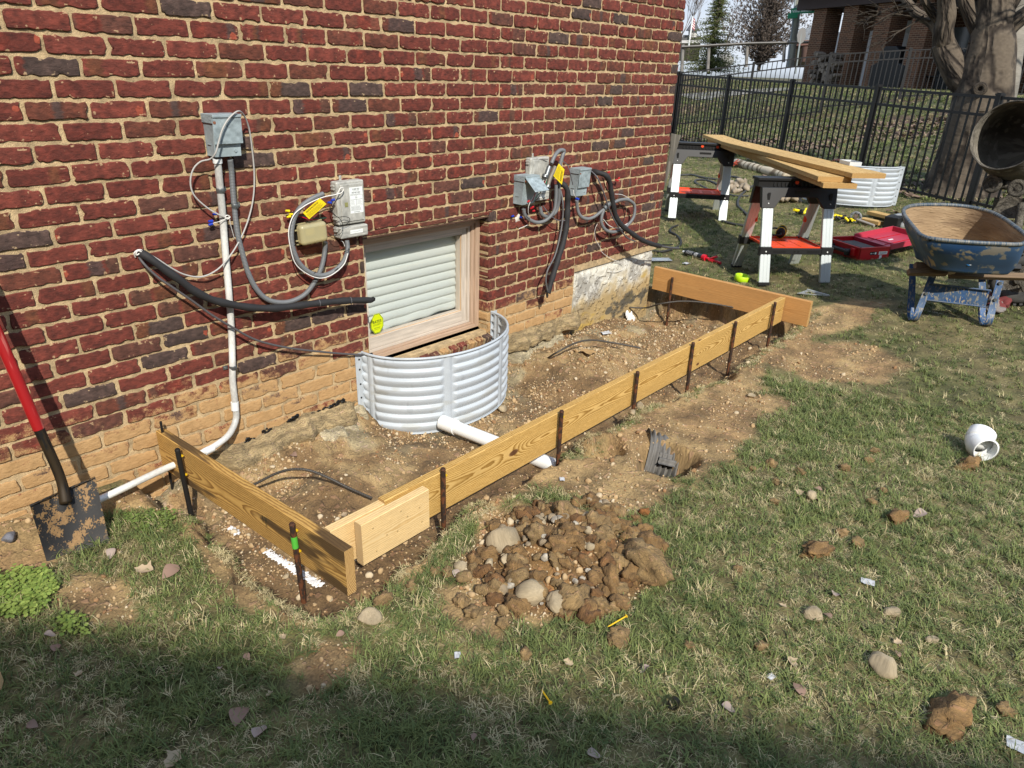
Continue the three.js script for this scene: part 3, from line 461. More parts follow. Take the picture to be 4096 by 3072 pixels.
const WT = {
  left: woodTex(3, { a: [.74, .59, .33], b: [.50, .36, .16], cath: .07, freq: 130, stain: .62, stainC: [.22, .16, .09], off: -.01, len: 1.4 }),
  front: woodTex(11, { a: pineA, b: [.57, .42, .17], cath: .075, freq: 165, knots: [[.78, .005, .10], [2.62, -.06, .06], [3.1, .02, .07]], off: .01 }),
  right: woodTex(23, { a: [.74, .56, .34], b: [.66, .46, .25], cath: .03, freq: 120, con: .6, len: 1.4 }),
  kick: woodTex(37, { a: [.86, .75, .55], b: [.76, .62, .40], cath: .02, freq: 140, con: .8, len: .5 }),
  deck: woodTex(51, { a: [.80, .67, .43], b: [.60, .45, .23], cath: .05, freq: 170, len: 3 }),
};
const endPine = endTex([.80, .66, .42], [.42, .28, .14], 5), endPale = endTex([.82, .72, .54], [.66, .52, .34], 8);
const woodBump = bump(1024, 64, (u, v) => .5 * vn(u * 60, v * 64, 3) + .5 * fbm(u * 200, v * 60, 2, 6));
function plank(L, H, T, map, end, rough = .75) {   // x = length, y = width, z = thickness; eased edges; face uv from the wood texture
  const e = .003, s = new THREE.Shape(); s.moveTo(-H / 2 + e, -T / 2); s.lineTo(H / 2 - e, -T / 2); s.lineTo(H / 2, -T / 2 + e); s.lineTo(H / 2, T / 2 - e); s.lineTo(H / 2 - e, T / 2); s.lineTo(-H / 2 + e, T / 2); s.lineTo(-H / 2, T / 2 - e); s.lineTo(-H / 2, -T / 2 + e); s.closePath();
  const g = new THREE.ExtrudeGeometry(s, { depth: L, bevelEnabled: false, steps: 24 }); g.translate(0, 0, -L / 2); // shape x -> width, y -> thickness, z -> length
  g.applyMatrix4(new THREE.Matrix4().makeBasis(V3(0, 1, 0), V3(0, 0, 1), V3(1, 0, 0)));
  const p = g.attributes.position, n = g.attributes.normal, u = g.attributes.uv;
  for (let i = 0; i < p.count; i++) { const X = p.getX(i) + L / 2, Y = p.getY(i), Z = p.getZ(i); if (Math.abs(n.getX(i)) > .5) u.setXY(i, Z / T + .5, Y / H + .5); else if (Math.abs(n.getZ(i)) > .5) u.setXY(i, X / L, clamp(Y / H * .96 + .5, .01, .99)); else u.setXY(i, X / L, clamp(.06 + (Z / T + .5) * .14, .01, .99)); }
  const face = new THREE.MeshStandardMaterial({ map, bumpMap: woodBump, bumpScale: .0008, roughness: rough, side: THREE.DoubleSide }), en = new THREE.MeshStandardMaterial({ map: end, roughness: .9, side: THREE.DoubleSide });
  return { geo: g, mats: [en, face] };           // extrude groups: caps first, then sides
}
function putPlank(name, label, cat, group, a, b, H, T, up, map, end) {      // board whose centre line runs a -> b, width along up
  const X = b.clone().sub(a), L = X.length(); X.normalize(); const Zv = X.clone().cross(up).normalize(), Y = Zv.clone().cross(X); const pl = plank(L, H, T, map, end);
  const g = thing(name, label, cat, group); g.position.copy(a).add(b).multiplyScalar(.5); g.quaternion.setFromRotationMatrix(new THREE.Matrix4().makeBasis(X, Y, Zv)); part(g, 'board', pl.geo, pl.mats); return g;
}
const UP = V3(0, 1, 0), FH = .186, FT = .038, FY = .214;    // form boards: 2 x 8, tops level
{
  const yc = FY - FH / 2;
  const lb = putPlank('form_board', 'stained form board with dark mould streaks running out from the wall past the conduit', 'form board', null, V3(.123, yc, .012), V3(.195, yc, 1.268), FH, FT, UP, WT.left, endPine);
  const ink = canvasTex(128, 128, (x) => { x.clearRect(0, 0, 128, 128); x.fillStyle = '#2a3320'; x.font = 'bold 40px sans-serif'; x.fillText('ZNOS', 8, 56); x.font = 'bold 24px sans-serif'; x.fillText('209067', 8, 96); });
  const im = new THREE.Mesh(new THREE.PlaneGeometry(.055, .055), new THREE.MeshStandardMaterial({ map: ink, transparent: true, roughness: .9, side: THREE.DoubleSide })); im.name = 'grade_stamp'; im.position.set(.16, -.005, FT / 2 + .0012); im.rotation.z = -Math.PI / 2; im.receiveShadow = true;
  // stamp sits on the outer face: find which local side looks towards -x
  { const zl = V3(0, 0, 1).applyQuaternion(lb.quaternion); if (zl.x > 0) { im.position.z *= -1; im.rotation.y = Math.PI; } } lb.add(im);
  putPlank('form_board', 'long yellow pine form board running parallel to the wall', 'form board', null, V3(.455, yc, 1.110), V3(4.140, yc + .004, 1.100), FH, FT, UP, WT.front, endPine);
  putPlank('form_board', 'short pine filler board between the stained end board and the long form board', 'form board', null, V3(.2165, yc - .004, 1.112), V3(.4535, yc - .004, 1.111), FH - .012, FT, UP, WT.kick, endPale);
  const kb = putPlank('splice_board', 'pale new spruce splice board screwed over the joint of the form boards', 'splice board', null, V3(.302, yc + .006, 1.172), V3(.622, yc + .006, 1.166), .176, FT, UP, WT.kick, endPale);
  const hm = std(rgb(.45, .33, .16), .7, .2), zs = V3(0, 0, 1).applyQuaternion(kb.quaternion).z > 0 ? 1 : -1; for (const [X, Y] of [[-.11, .05], [.02, .058], [.11, .03], [-.1, -.055], [.0, -.02], [.12, -.04], [.05, .02], [-.05, -.01]]) { const g = cyl(.0035, .0035, .002, 8); g.rotateX(Math.PI / 2); g.translate(X, Y, zs * (FT / 2 + .0008)); part(kb, 'screw', g, hm); }
  putPlank('form_board', 'plain tan form board running out from the concrete corner', 'form board', null, V3(4.165, yc + .008, .008), V3(4.172, yc + .008, 1.300), FH + .004, FT, UP, WT.right, endPine);
}
// steel stakes holding the boards
const rust = tex(128, 512, (u, v) => { const n = fbm(u * 6, v * 22, 5, 54, 0), k = sst(.4, .65, n); return mix3([.20, .15, .12], [.40, .24, .14], k); });
const stakeMat = new THREE.MeshStandardMaterial({ map: rust, roughness: .75, metalness: .25, side: THREE.DoubleSide }), darkStake = std(0x1d1b19, .7, .3), nailMat = std(0xd9b21a, .5);
function stake(x, z, top, lean, label, mat, group, nail = true, paint) {
  const bot = groundH(x, z) - .06, g = thing('form_stake', label, 'stake', group, V3(x, bot, z)); const L = top - bot; const b = cyl(.0105, .0105, L, 14); b.translate(0, L / 2, 0); part(g, 'rod', b, mat); const c = cyl(.0085, .0112, .006, 14); c.translate(0, L + .003, 0); part(g, 'head', c, mat);
  if (nail) for (const y of [.03, .12].slice(0, nail === 2 ? 2 : 1)) { const n = cyl(.005, .005, .006, 8); n.rotateX(Math.PI / 2); n.translate(.012, L - y, .004); part(g, 'nail', n, nailMat); }
  if (paint) { const p = cyl(.0113, .0113, .05, 14, true); p.translate(0, L - .075, 0); part(g, 'paint_mark', p, std(0x4fae3a, .7)); }
  g.rotation.z = lean[0]; g.rotation.x = lean[1]; return g;
}
{
  const gz = 'round steel stakes along the long form board', gl = 'rusty round steel stake nailed to the long form board';
  for (const [Z, q, dark] of [[B3, [905, 530], 0], [B3, [1440, 205], 0], [B2, [1195, 935], 1], [B2, [1460, 795], 0], [B2, [1680, 655], 1]]) { const p = ony(Z(q[0], q[1]), -.12); stake(p.x, 1.146, .235, [rr(-.03, .02), rr(-.03, .03)], gl, stakeMat, gz); }
  { const p = ony(B3(130, 1050), -.12); stake(p.x, 1.142, .235, [0, 0], 'brown steel stake beside the pale splice board', stakeMat); }
  { const p = ony(B1(1115, 1380), -.13); stake(p.x + .012, p.z, .218, [.03, 0], 'rusty steel stake with green paint on the stained end board', stakeMat, null, 2, true); }
  { const p = ony(B1(365, 760), -.08); stake(p.x, p.z, .224, [.02, 0], 'blackened steel stake on the stained end board near the conduit', darkStake, null, 2); }
  stake(.118, .03, .262, [0, .05], 'thin dark stake tip against the bricks behind the stained end board', darkStake, null, 0).scale.set(.5, 1, .5);
  { const p = ony(B2(1165, 430), -.12); stake(4.128, p.z > .1 && p.z < 1 ? p.z : .45, .17, [0, 0], 'rusty steel stake behind the plain tan form board', stakeMat, null, 0); }
}
// drain pipe, rebar, hole with crushed corrugated pipe
{
  const a = ony(B3(250, 205), -.10), d = ony(B3(520, 310), -.10).sub(a).normalize(); const s = a.clone().addScaledVector(d, -.12), e = a.clone().addScaledVector(d, .66); s.y = e.y = -.105;
  const g = thing('drain_pipe', 'white plastic drain pipe running from the window well under the long form board', 'pipe'); part(g, 'pipe', rod(s, e, .036, 28), M.pvc); const c0 = a.clone().addScaledVector(d, -.02); c0.y = -.105; const c1 = c0.clone().addScaledVector(d, -.10); part(g, 'coupling', rod(c1, c0, .041, 28), M.pvc);
}
const rebMat = std(rgb(.075, .068, .06), .6, .45);
const rebar = (pts, label) => solo('rebar', ribbed(pts, .0062, .012, .10, 8), rebMat, label, 'rebar');
rebar([onz(Zq(410, 765), .30), ony(Zq(600, 670), .01), ony(Zq(720, 640), .035), ony(Zq(840, 645), .035), ony(Zq(1000, 705), -.01), ony(Zq(1150, 780), -.05), ony(B1(1595, 668), -.075)].map(p => p), 'bent ribbed rebar arching over the soil behind the stained end board');
rebar([onz(Zk(270, 337), .11), onz(Zk(370, 325), .16), ony(Zk(470, 270), -.0), ony(Zk(600, 205), .03), ony(Zk(700, 187), .03), ony(Zk(850, 205), .0), ony(Zk(1035, 240), -.03)], 'bent ribbed rebar lying over the soil beyond the window well');
rebar([onz(B2(912, 412), .0), onz(B2(1000, 415), .10), ony(B2(1100, 390), .03), ony(B2(1220, 376), .06), ony(B2(1400, 390), .06), ony(B2(1640, 437), .03)], 'bent ribbed rebar reaching from the concrete corner to the long form board');
{
  const c = ony(Zo(520, 470), -.12), g = thing('crushed_drain_pipe', 'crushed grey corrugated drain pipe in the hole by the trench', 'pipe', null, c); g.rotation.set(.3, .7, .35); g.scale.setScalar(1.5); g.position.y += .03;
  const m = std(rgb(.20, .19, .175), .8, 0, { map: mottle });
  part(g, 'shell', gridGeo(60, 30, (u, v) => { const t = (u - .12) * 4.6, k = .012 * Math.sin(u * 2 + v * 40); const r = .055 + .006 * Math.cos(v * Math.PI * 14) + .012 * Math.sin(t * 2); return V3(r * 1.25 * Math.cos(t) + k, r * .8 * Math.sin(t), (v - .5) * .12); }), m);
  part(g, 'flap', gridGeo(24, 10, (u, v) => V3((u - .5) * .12, .045 - .05 * u * u + .006 * Math.cos(u * 30), (v - .5) * .06 + .02 * u)), m);
}
{ const pts = [Zo(-200, 470), Zo(0, 420), Zo(150, 415), Zo(290, 465)].map((q, i) => ony(q, -.02 - .012 * i)); solo('root', sweep(pts, t => .006 - .002 * t, 30, 8), std(rgb(.36, .22, .12), .9), 'pale tree root sticking out across the hole', 'root'); }
// ---------------------------------------------------------------- boxes, conduits and cables on the wall
const W = (Z, list) => list.map(q => onz(Z(q[0], q[1]), q[2] ?? .02));
const flexMat = std(rgb(.155, .165, .175), .45), cableGrey = std(rgb(.42, .41, .39), .6), cableWhite = std(rgb(.72, .71, .68), .55), foam = std(rgb(.018, .018, .02), .75, 0, { bumpMap: grainBump, bumpScale: .002 });
const boxMat = std(rgb(.46, .56, .60), .5, .1, { map: mottle }), ctlMat = std(rgb(.60, .60, .55), .6, 0, { map: mottle }), rustBolt = std(rgb(.22, .09, .05), .8);
function pullBox(x0, x1, y0, y1, d, label, open) {   // hinged grey disconnect box: body, lid with lip, lower panel, emblem, bolt
  const g = thing('disconnect_box', label, 'electrical box', null, V3((x0 + x1) / 2, y0, 0)), w = x1 - x0, h = y1 - y0;
  const side = new THREE.Shape([[.002, .0], [d * .76, .0], [d * .80, h * .30], [d - .004, h * .96], [d - .004, h], [.002, h]].map(p => new THREE.Vector2(p[0], p[1]))); const b = new THREE.ExtrudeGeometry(side, { depth: w - .004, bevelEnabled: true, bevelSize: .0015, bevelThickness: .0015, bevelSegments: 1 }); b.translate(0, 0, -(w - .004) / 2); b.rotateY(-Math.PI / 2); part(g, 'body', b, boxMat);
  const lid = new THREE.Group();
  const top = bx(w + .008, .012, d + .012, 0, h + .006, d / 2 + .004, .002), lipL = bx(.003, .03, d * .96, -(w / 2 + .003), h - .006, d / 2), lipR = bx(.003, .03, d * .96, w / 2 + .003, h - .006, d / 2); part(g, 'hood', mg([top, lipL, lipR]), boxMat);
  const fr = bx(w + .006, h * .70, .0035, 0, -h * .35, 0, .001); const fm = part(g, 'cover', fr, boxMat); fm.position.set(0, h + .004, d + .004); fm.rotation.x = open ? -.85 : .055;
  const em = mg([bx(.014, .0015, .0015, 0, .006, 0), bx(.014, .0015, .0015, 0, -.006, 0), bx(.0015, .012, .0015, -.006, 0, 0), bx(.0015, .012, .0015, .006, 0, 0), bx(.0015, .007, .0015, -.002, 0, 0), bx(.005, .0015, .0015, .0, .003, 0)]); const eb = part(fm, 'emblem', em, boxMat); eb.position.set(.004, -h * .22, .0025);
  const bo = cyl(.006, .006, .006, 8); bo.rotateX(Math.PI / 2); bo.translate(-w / 2 + .004, h - .018, d + .003); part(g, 'bolt', bo, rustBolt); const kn = cyl(.006, .007, .008, 10); kn.rotateX(Math.PI / 2); kn.translate(w * .28, h * .13, d * .79); part(g, 'knob', kn, boxMat); const ks = bx(.002, .004, .03, -w / 2 - .0018, h * .3, d * .4, .0008); part(g, 'knockout', ks, boxMat);
  return g;
}
pullBox(.508, .622, 1.322, 1.470, .086, 'grey electrical disconnect box above the white conduit');
// white rigid conduit with its bend, straps and fittings
{
  const g = thing('white_conduit', 'white plastic conduit dropping from the disconnect box and bending along the ground', 'conduit');
  const pts = [...W(Zb1, [[228, 380, .045], [245, 560, .035], [268, 800, .03]]), ...W(Zt, [[480, 0, .028], [512, 400, .028], [520, 640, .028]]), ...W(Z8, [[1285, 300, .028], [1300, 440, .028], [1304, 520, .03]]), ...[[1270, 600, .06], [1200, 660, .10], [1110, 710, .12], [900, 800, .13], [700, 895, .15], [560, 960, .17], [440, 1010, .19]].map(q => onz(Z8(q[0], q[1]), q[2]))];
  part(g, 'pipe', sweep(pts, .0145, 160, 16), std(rgb(.92, .92, .88), .45, 0, { map: mottle }));
  const t0 = pts[0].clone(), t1 = t0.clone().lerp(pts[1], .16); part(g, 'fitting', rod(t0, t1, .0185, 14), M.white);
  const c0 = onz(Z8(1297, 425), .028), c1 = onz(Z8(1300, 470), .028); part(g, 'coupling', rod(c0, c1, .0175, 16), M.white); const d0 = onz(Z8(1175, 680), .108), d1 = onz(Z8(1130, 702), .117); part(g, 'coupling', rod(d0, d1, .017, 16), M.white);
}
const strap = (p, r, side, label) => { const g = thing('pipe_strap', label, 'strap', null, p); const t = new THREE.TorusGeometry(r + .0018, .0016, 6, 20); t.rotateX(Math.PI / 2); t.scale(1, 7, 1); part(g, 'band', t, M.galv); const tab = bx(.022, .019, .002, side * (r + .012), 0, -p.z + .0075, .0006); part(g, 'tab', tab, M.galv); const s = cyl(.005, .005, .004, 8); s.rotateX(Math.PI / 2); s.translate(side * (r + .013), 0, -p.z + .010); part(g, 'screw', s, M.steel); };
strap(onz(Zb1(250, 602), .033), .0145, 1, 'galvanised strap on the white conduit below the disconnect box'); strap(onz(Zt(523, 628), .028), .0145, -1, 'galvanised strap on the white conduit near the wall foot'); strap(onz(Zb1(352, 712), .03), .0115, 1, 'galvanised strap on the grey flexible conduit');
// grey flexible conduit: from the box down, round and up to the meter; and the big loop
const R1 = .0112;
solo('flexible_conduit', ribbed([...W(Zb1, [[318, 385, .05], [326, 450, .038], [340, 640, .03], [362, 850, .03]]), ...W(Z2, [[120, 800, .03], [160, 960, .03], [215, 1150, .03], [300, 1320, .03], [400, 1415, .032], [520, 1445, .034], [640, 1430, .034], [760, 1365, .034], [850, 1250, .036], [915, 1110, .036], [945, 960, .036], [952, 870, .045]])], R1), flexMat, 'grey flexible conduit hanging in a deep U from the disconnect box', 'conduit');
solo('flexible_conduit', ribbed(W(Z2, [[1155, 855, .045], [1162, 940, .05], [1120, 1060, .055], [1030, 1150, .06], [920, 1190, .065], [810, 1165, .065], [710, 1080, .065], [650, 950, .065], [630, 800, .065], [655, 650, .065], [720, 540, .065], [820, 465, .065], [930, 415, .06]]), R1), flexMat, 'grey flexible conduit looping beside the load control boxes', 'conduit');
solo('cable', sweep(W(Z2, [[1165, 980, .075], [1130, 1080, .075], [1010, 1185, .078], [900, 1215, .08], [780, 1175, .08], [670, 1080, .08], [615, 900, .08], [605, 760, .08], [650, 620, .08], [740, 540, .08], [860, 475, .08], [960, 440, .075], [1040, 425, .08], [1110, 400, .08], [1125, 360, .08], [1095, 360, .08], [1060, 420, .078], [990, 440, .07]]), .0026, 120, 6), cableWhite, 'white wire tied along the looping flexible conduit', 'cable');
for (const q of [[645, 910], [835, 1170], [1050, 1130], [1155, 950], [800, 500]]) { const p = onz(Z2(q[0], q[1]), .062), t = new THREE.TorusGeometry(.0135, .0015, 6, 16); const m = solo('cable_tie', t, M.black, 'black cable tie round the looping flexible conduit', 'cable tie', 'cable ties on the looping conduit'); m.position.copy(p); m.rotation.set(1.2, .4, hsh(q[0], 1, 1) * 3); }
// meter pan glass cover (amber), with its dark base
{
  const x0 = .845, x1 = 1.0, y0 = .915, y1 = 1.005, g = thing('meter_socket', 'amber clear plastic meter cover beside the load control box', 'meter', null, V3((x0 + x1) / 2, (y0 + y1) / 2, 0)); g.rotation.z = .04;
  part(g, 'base', bx(.13, .085, .035, -.005, 0, .0185, .004), M.black); const am = new THREE.MeshPhysicalMaterial({ color: rgb(.72, .66, .40), transmission: .55, roughness: .25, thickness: 0, side: THREE.DoubleSide });
  part(g, 'cover', new RoundedBoxGeometry(.142, .094, .05, 3, .018).translate(0, 0, .064), am); part(g, 'label', bx(.045, .03, .002, .005, .0, .0385), std(rgb(.62, .55, .3), .7)); for (const y of [.022, -.026]) part(g, 'hinge', bx(.012, .006, .006, -.074, y, .05), am); for (const y of [.046, -.046]) part(g, 'rim', bx(.146, .004, .004, 0, y, .04), am);
}
const ctlLabel = canvasTex(256, 400, (x, w, h) => { x.fillStyle = '#e6ebea'; x.fillRect(0, 0, w, h); x.fillStyle = '#16181c'; x.textAlign = 'center'; x.font = 'bold 40px sans-serif'; x.fillText('LGE KU', w / 2, 46); x.fillRect(60, 58, 130, 3); x.font = 'bold 28px sans-serif'; x.fillText('866-497-2653', w / 2, 94); x.strokeStyle = '#333'; x.lineWidth = 2; x.strokeRect(8, 128, w - 16, 60); x.strokeRect(8, 194, w / 2 - 12, 90); x.strokeRect(w / 2, 194, w / 2 - 8, 90); x.font = 'bold 26px sans-serif'; x.fillText('UL', w / 2, 168); x.beginPath(); x.arc(w / 2, 158, 22, 0, 7); x.stroke(); x.font = '11px sans-serif'; for (let i = 0; i < 9; i++) { x.fillRect(14, 296 + i * 8, 180 + (i * 53 % 50), 2); x.fillRect(14, 104 + (i % 3) * 7, 200, 2); } for (let i = 0; i < 6; i++) { x.fillRect(20, 206 + i * 12, 60 + (i * 17 % 30), 2); x.fillRect(w / 2 + 14, 206 + i * 12, 70 + (i * 11 % 30), 2); } x.font = 'bold 17px monospace'; x.fillText('000000000000', w / 2, 388); });
function ctlBox(x0, x1, y0, y1, d, label, withLabel) {
  const w = x1 - x0, h = y1 - y0, g = thing('load_control_box', label, 'electrical box', null, V3((x0 + x1) / 2, y0, 0)); const lowH = h * .21;
  part(g, 'body', mg([bx(w, h - lowH - .008, d, 0, lowH + .008 + (h - lowH - .008) / 2, d / 2 + .003, .009), bx(w - .03, h - lowH - .036, .008, .004, lowH + (h - lowH) / 2 + .004, d + .004, .003)]), ctlMat); part(g, 'lower_cover', bx(w + .004, lowH, d + .012, .002, lowH / 2, d / 2 + .008, .009), ctlMat);
  part(g, 'ear', mg([bx(.014, .026, .004, -w * .14, h + .008, .006, .0018), new THREE.TorusGeometry(.004, .0012, 6, 12).translate(-w * .14, h + .012, .009)]), ctlMat);
  for (const y of [h * .9, h * .38, h * .16]) part(g, 'latch', mg([bx(.01, .024, .02, -w / 2 - .002, y, d * .6, .002), bx(.006, .008, .028, -w / 2 - .005, y + .006, d * .6, .001), bx(.006, .006, .024, -w / 2 - .005, y - .008, d * .6, .001)]), ctlMat);
  part(g, 'seal', bx(.004, .026, .012, w / 2 + .004, h * .46, d * .6, .001), M.green); part(g, 'seal', bx(.004, .022, .012, w / 2 + .006, .012, d * .6, .001), M.green);
  if (withLabel) { const p = new THREE.PlaneGeometry(.076, .122); p.translate(.026, h * .66, d + .0086); part(g, 'label', p, std(0xffffff, .55, 0, { map: ctlLabel })); part(g, 'window', mg([bx(.017, .02, .004, -w / 2 + .047, h * .6, d + .008), bx(.012, .014, .005, -w / 2 + .047, h * .6, d + .008)]), std(rgb(.25, .25, .1), .4)); }
  const lp = new THREE.PlaneGeometry(.075, .018); lp.translate(.012, lowH * .52, d + .0146); const lc = canvasTex(256, 64, (x) => { x.fillStyle = '#e4e8e6'; x.fillRect(0, 0, 256, 64); x.strokeStyle = '#555'; x.lineWidth = 2; x.beginPath(); x.moveTo(6, 46); x.quadraticCurveTo(60, 20, 110, 40); x.lineTo(246, 34); x.moveTo(90, 44); x.lineTo(200, 26); x.stroke(); }); part(g, 'label', lp, std(0xffffff, .6, 0, { map: lc }));
  return g;
}
ctlBox(1.078, 1.238, .905, 1.172, .05, 'grey load control box with printed label above the window corner', true);
// yellow warning tags
const tagTex = canvasTex(320, 150, (x, w, h) => { x.fillStyle = '#efd31b'; x.fillRect(0, 0, w, h); x.fillStyle = '#15130a'; x.font = 'bold 44px sans-serif'; x.fillText('WARNING!', 34, 48); for (let i = 0; i < 8; i++) x.fillRect(18, 62 + i * 10, 230 + (i * 37 % 50), 2.6); });
function tag(p, q, r, s, label) { const g = new THREE.BufferGeometry(); const P = [...p.toArray(), ...q.toArray(), ...r.toArray(), ...s.toArray()]; const n = q.clone().sub(p).cross(s.clone().sub(p)).normalize(); if (n.z < 0) n.negate(); const th = n.multiplyScalar(-.0008); const V = [p, q, r, s], A = [...P]; for (const v of V) A.push(v.x + th.x, v.y + th.y, v.z + th.z); g.setAttribute('position', new THREE.Float32BufferAttribute(A, 3)); g.setAttribute('uv', new THREE.Float32BufferAttribute([0, 0, 1, 0, 1, 1, 0, 1, 0, 0, 1, 0, 1, 1, 0, 1], 2)); g.setIndex([0, 1, 2, 0, 2, 3, 5, 4, 6, 6, 4, 7, 0, 4, 5, 0, 5, 1, 1, 5, 6, 1, 6, 2, 2, 6, 7, 2, 7, 3, 3, 7, 4, 3, 4, 0]); g.computeVertexNormals(); solo('warning_tag', g.toNonIndexed(), std(0xffffff, .5, 0, { map: tagTex }), label, 'tag'); }
tag(...W(Zl, [[370, 560, .09], [590, 368, .09], [505, 293, .09], [290, 480, .09]]), 'yellow warning tag tied to the looping conduit by the labelled load control box');
// loose wires and wire nuts at the left pair of boxes
const wire = (Z, list, r, mat, label, name = 'wire') => solo(name, sweep(W(Z, list), r, Math.max(24, list.length * 9), 6), mat, label, 'wire');
const nut = (p, mat, label, group) => { const g = cyl(.0045, .0065, .018, 10); const m = solo('wire_nut', g, mat, label, 'wire nut', group); m.position.copy(p); m.rotation.z = 1.3 + hsh(p.x * 999 | 0, 2, 2) * .6; return m; };
for (const q of [[95, 455], [140, 500], [110, 530]]) nut(onz(Zl(q[0], q[1]), .03), M.yellow, 'yellow wire nut left of the warning tag', 'yellow wire nuts');
wire(Zl, [[140, 470, .03], [260, 505, .03], [420, 545, .03], [580, 540, .03]], .002, M.black, 'black wire behind the yellow warning tag'); wire(Zl, [[170, 500, .032], [270, 530, .034], [400, 568, .034], [500, 560, .034]], .0022, std(0xc41c3a, .5), 'pink red wire behind the yellow warning tag'); wire(Zl, [[180, 490, .036], [300, 522, .038], [440, 550, .038], [590, 545, .036]], .002, std(0x1d4a38, .5), 'dark green wire behind the yellow warning tag');
wire(Zl, [[625, 370, .055], [640, 450, .06], [720, 530, .075], [830, 528, .08], [885, 555, .08], [860, 610, .08], [780, 650, .078], [660, 655, .07], [600, 620, .055]], .0014, M.black, 'thin black wire looping over the load control box'); wire(Zl, [[690, 300, .06], [640, 420, .06], [690, 500, .07], [770, 570, .08], [800, 660, .085], [770, 740, .085], [690, 770, .08], [620, 740, .06]], .0014, M.black, 'thin black wire hanging in front of the lower cover'); wire(Zl, [[770, 835, .04], [800, 850, .045], [822, 905, .045]], .0016, cableWhite, 'short white wire below the lower cover');
nut(onz(Zl(628, 350), .06), M.blue, 'blue crimp connector beside the load control box', 'blue crimps'); nut(onz(Zl(670, 318), .065), M.blue, 'blue crimp connector beside the load control box', 'blue crimps');
// thin grey cable looping over the disconnect box
solo('cable', sweep([...W(Zb1, [[290, 795, .05], [240, 775, .055], [150, 720, .05], [60, 630, .045], [38, 540, .045], [60, 450, .05], [110, 400, .06], [180, 380, .085], [215, 340, .105], [235, 270, .108], [265, 170, .108], [310, 95, .105], [370, 45, .10], [410, 65, .07], [450, 160, .04], [475, 330, .025], [487, 460, .02], [485, 620, .02], [460, 760, .02], [405, 915, .03]]), ...W(Zt, [[500, 100, .05], [440, 160, .05], [370, 190, .04], [290, 180, .035], [220, 145, .035], [150, 100, .035], [80, 65, .03], [62, 80, .015]])], .0034, 260, 8), cableGrey, 'thin pale grey cable looping over the disconnect box down to the black insulated line', 'cable');
solo('cable_coil', sweep(W(Zt, [[50, 95, .012], [45, 75, .02], [65, 60, .025], [90, 65, .025], [75, 75, .03], [55, 85, .03], [60, 65, .034], [95, 75, .034]]), .003, 50, 6), cableWhite, 'small coil of white cable where the lines leave the wall', 'cable');
for (const q of [[210, 770], [180, 820], [180, 842]]) nut(onz(Zb1(q[0], q[1]), .03), M.blue, 'blue wire nut beside the white conduit', 'blue wire nuts'); wire(Zb1, [[200, 832, .03], [250, 820, .05], [300, 795, .055], [312, 790, .055], [318, 830, .05], [348, 940, .03]], .0015, cableWhite, 'fine pale wire knotted at the white conduit'); wire(Zb1, [[280, 790, .052], [298, 778, .056], [318, 790, .056], [300, 804, .056], [284, 792, .054]], .0022, cableWhite, 'knot of pale wire on the white conduit');
// black foam insulated refrigerant line
{
  const g = thing('insulated_line', 'black foam insulated line curving across the wall to the window', 'refrigerant line');
  const pts = W(Zt, [[66, 74, .0], [90, 82, .03], [140, 115, .05], [200, 160, .06], [265, 205, .07], [330, 255, .07], [420, 300, .072], [520, 325, .075], [620, 340, .075], [720, 342, .075], [820, 332, .075], [940, 317, .075], [1080, 305, .075], [1190, 303, .075]]);
  part(g, 'foam', sweep(pts, (t) => .0165 * (1 - .1 * sst(.85, 1, t)) + .0012 * Math.sin(t * 60) + .0016 * (vn(t * 30, 1, 3) - .5), 160, 14), foam); const e = pts[pts.length - 1]; part(g, 'torn_end', (() => { const l = lump(71, 2, .6); l.scale(.016, .011, .012); l.translate(e.x + .012, e.y, e.z); return l; })(), M.rubber);
  for (const t of [940, 1092]) { const p = onz(Zt(t, 317 - (t - 940) * .08), .075); const b = new THREE.TorusGeometry(.0168, .002, 6, 18); b.rotateY(Math.PI / 2 - .3); b.translate(p.x, p.y, p.z); part(g, 'tie', b, std(rgb(.12, .12, .13), .5)); }
}
{
  const g = thing('copper_line', 'thin dark grey line sagging from the wall down to the window well flange', 'refrigerant line');
  const pts = W(Zt, [[62, 85, .01], [85, 120, .04], [150, 185, .06], [240, 248, .07], [330, 310, .07], [420, 375, .07], [520, 435, .07], [620, 490, .065], [720, 520, .06], [830, 540, .055], [950, 553, .045], [1060, 563, .03], [1180, 568, .022]]); part(g, 'line', sweep(pts, .0052, 120, 8), std(rgb(.085, .08, .085), .6)); const a = pts[12], b = a.clone().add(V3(.022, -.0005, 0)); part(g, 'tape_end', rod(a, b, .0072, 10), M.black);
}
// right-hand group: two disconnect boxes, a load control box, loops and insulated lines
pullBox(2.378, 2.50, .928, 1.086, .092, 'grey disconnect box with its cover swung open beside the load control box', true);
pullBox(2.932, 3.045, .922, 1.086, .08, 'grey disconnect box on the wall near the house corner');
ctlBox(2.475, 2.655, .93, 1.19, .045, 'grey load control box hidden behind the looping conduit and tag', false);
solo('flexible_conduit', ribbed(W(Zr, [[105, 560, .05], [120, 620, .05], [170, 668, .055], [250, 690, .06], [330, 660, .07], [395, 580, .08], [412, 470, .085], [415, 330, .09]]), R1), flexMat, 'grey flexible conduit looping under the open disconnect box', 'conduit');
solo('flexible_conduit', ribbed(W(Zr, [[262, 545, .04], [280, 610, .045], [340, 635, .05], [410, 590, .06], [438, 500, .07], [440, 330, .085], [445, 180, .095], [475, 60, .10], [490, 10, .10], [450, 5, .10], [400, 60, .11], [370, 130, .115]]), R1 + .001, .0062, .03), flexMat, 'grey smooth conduit rising and hooking over beside the yellow tag', 'conduit');
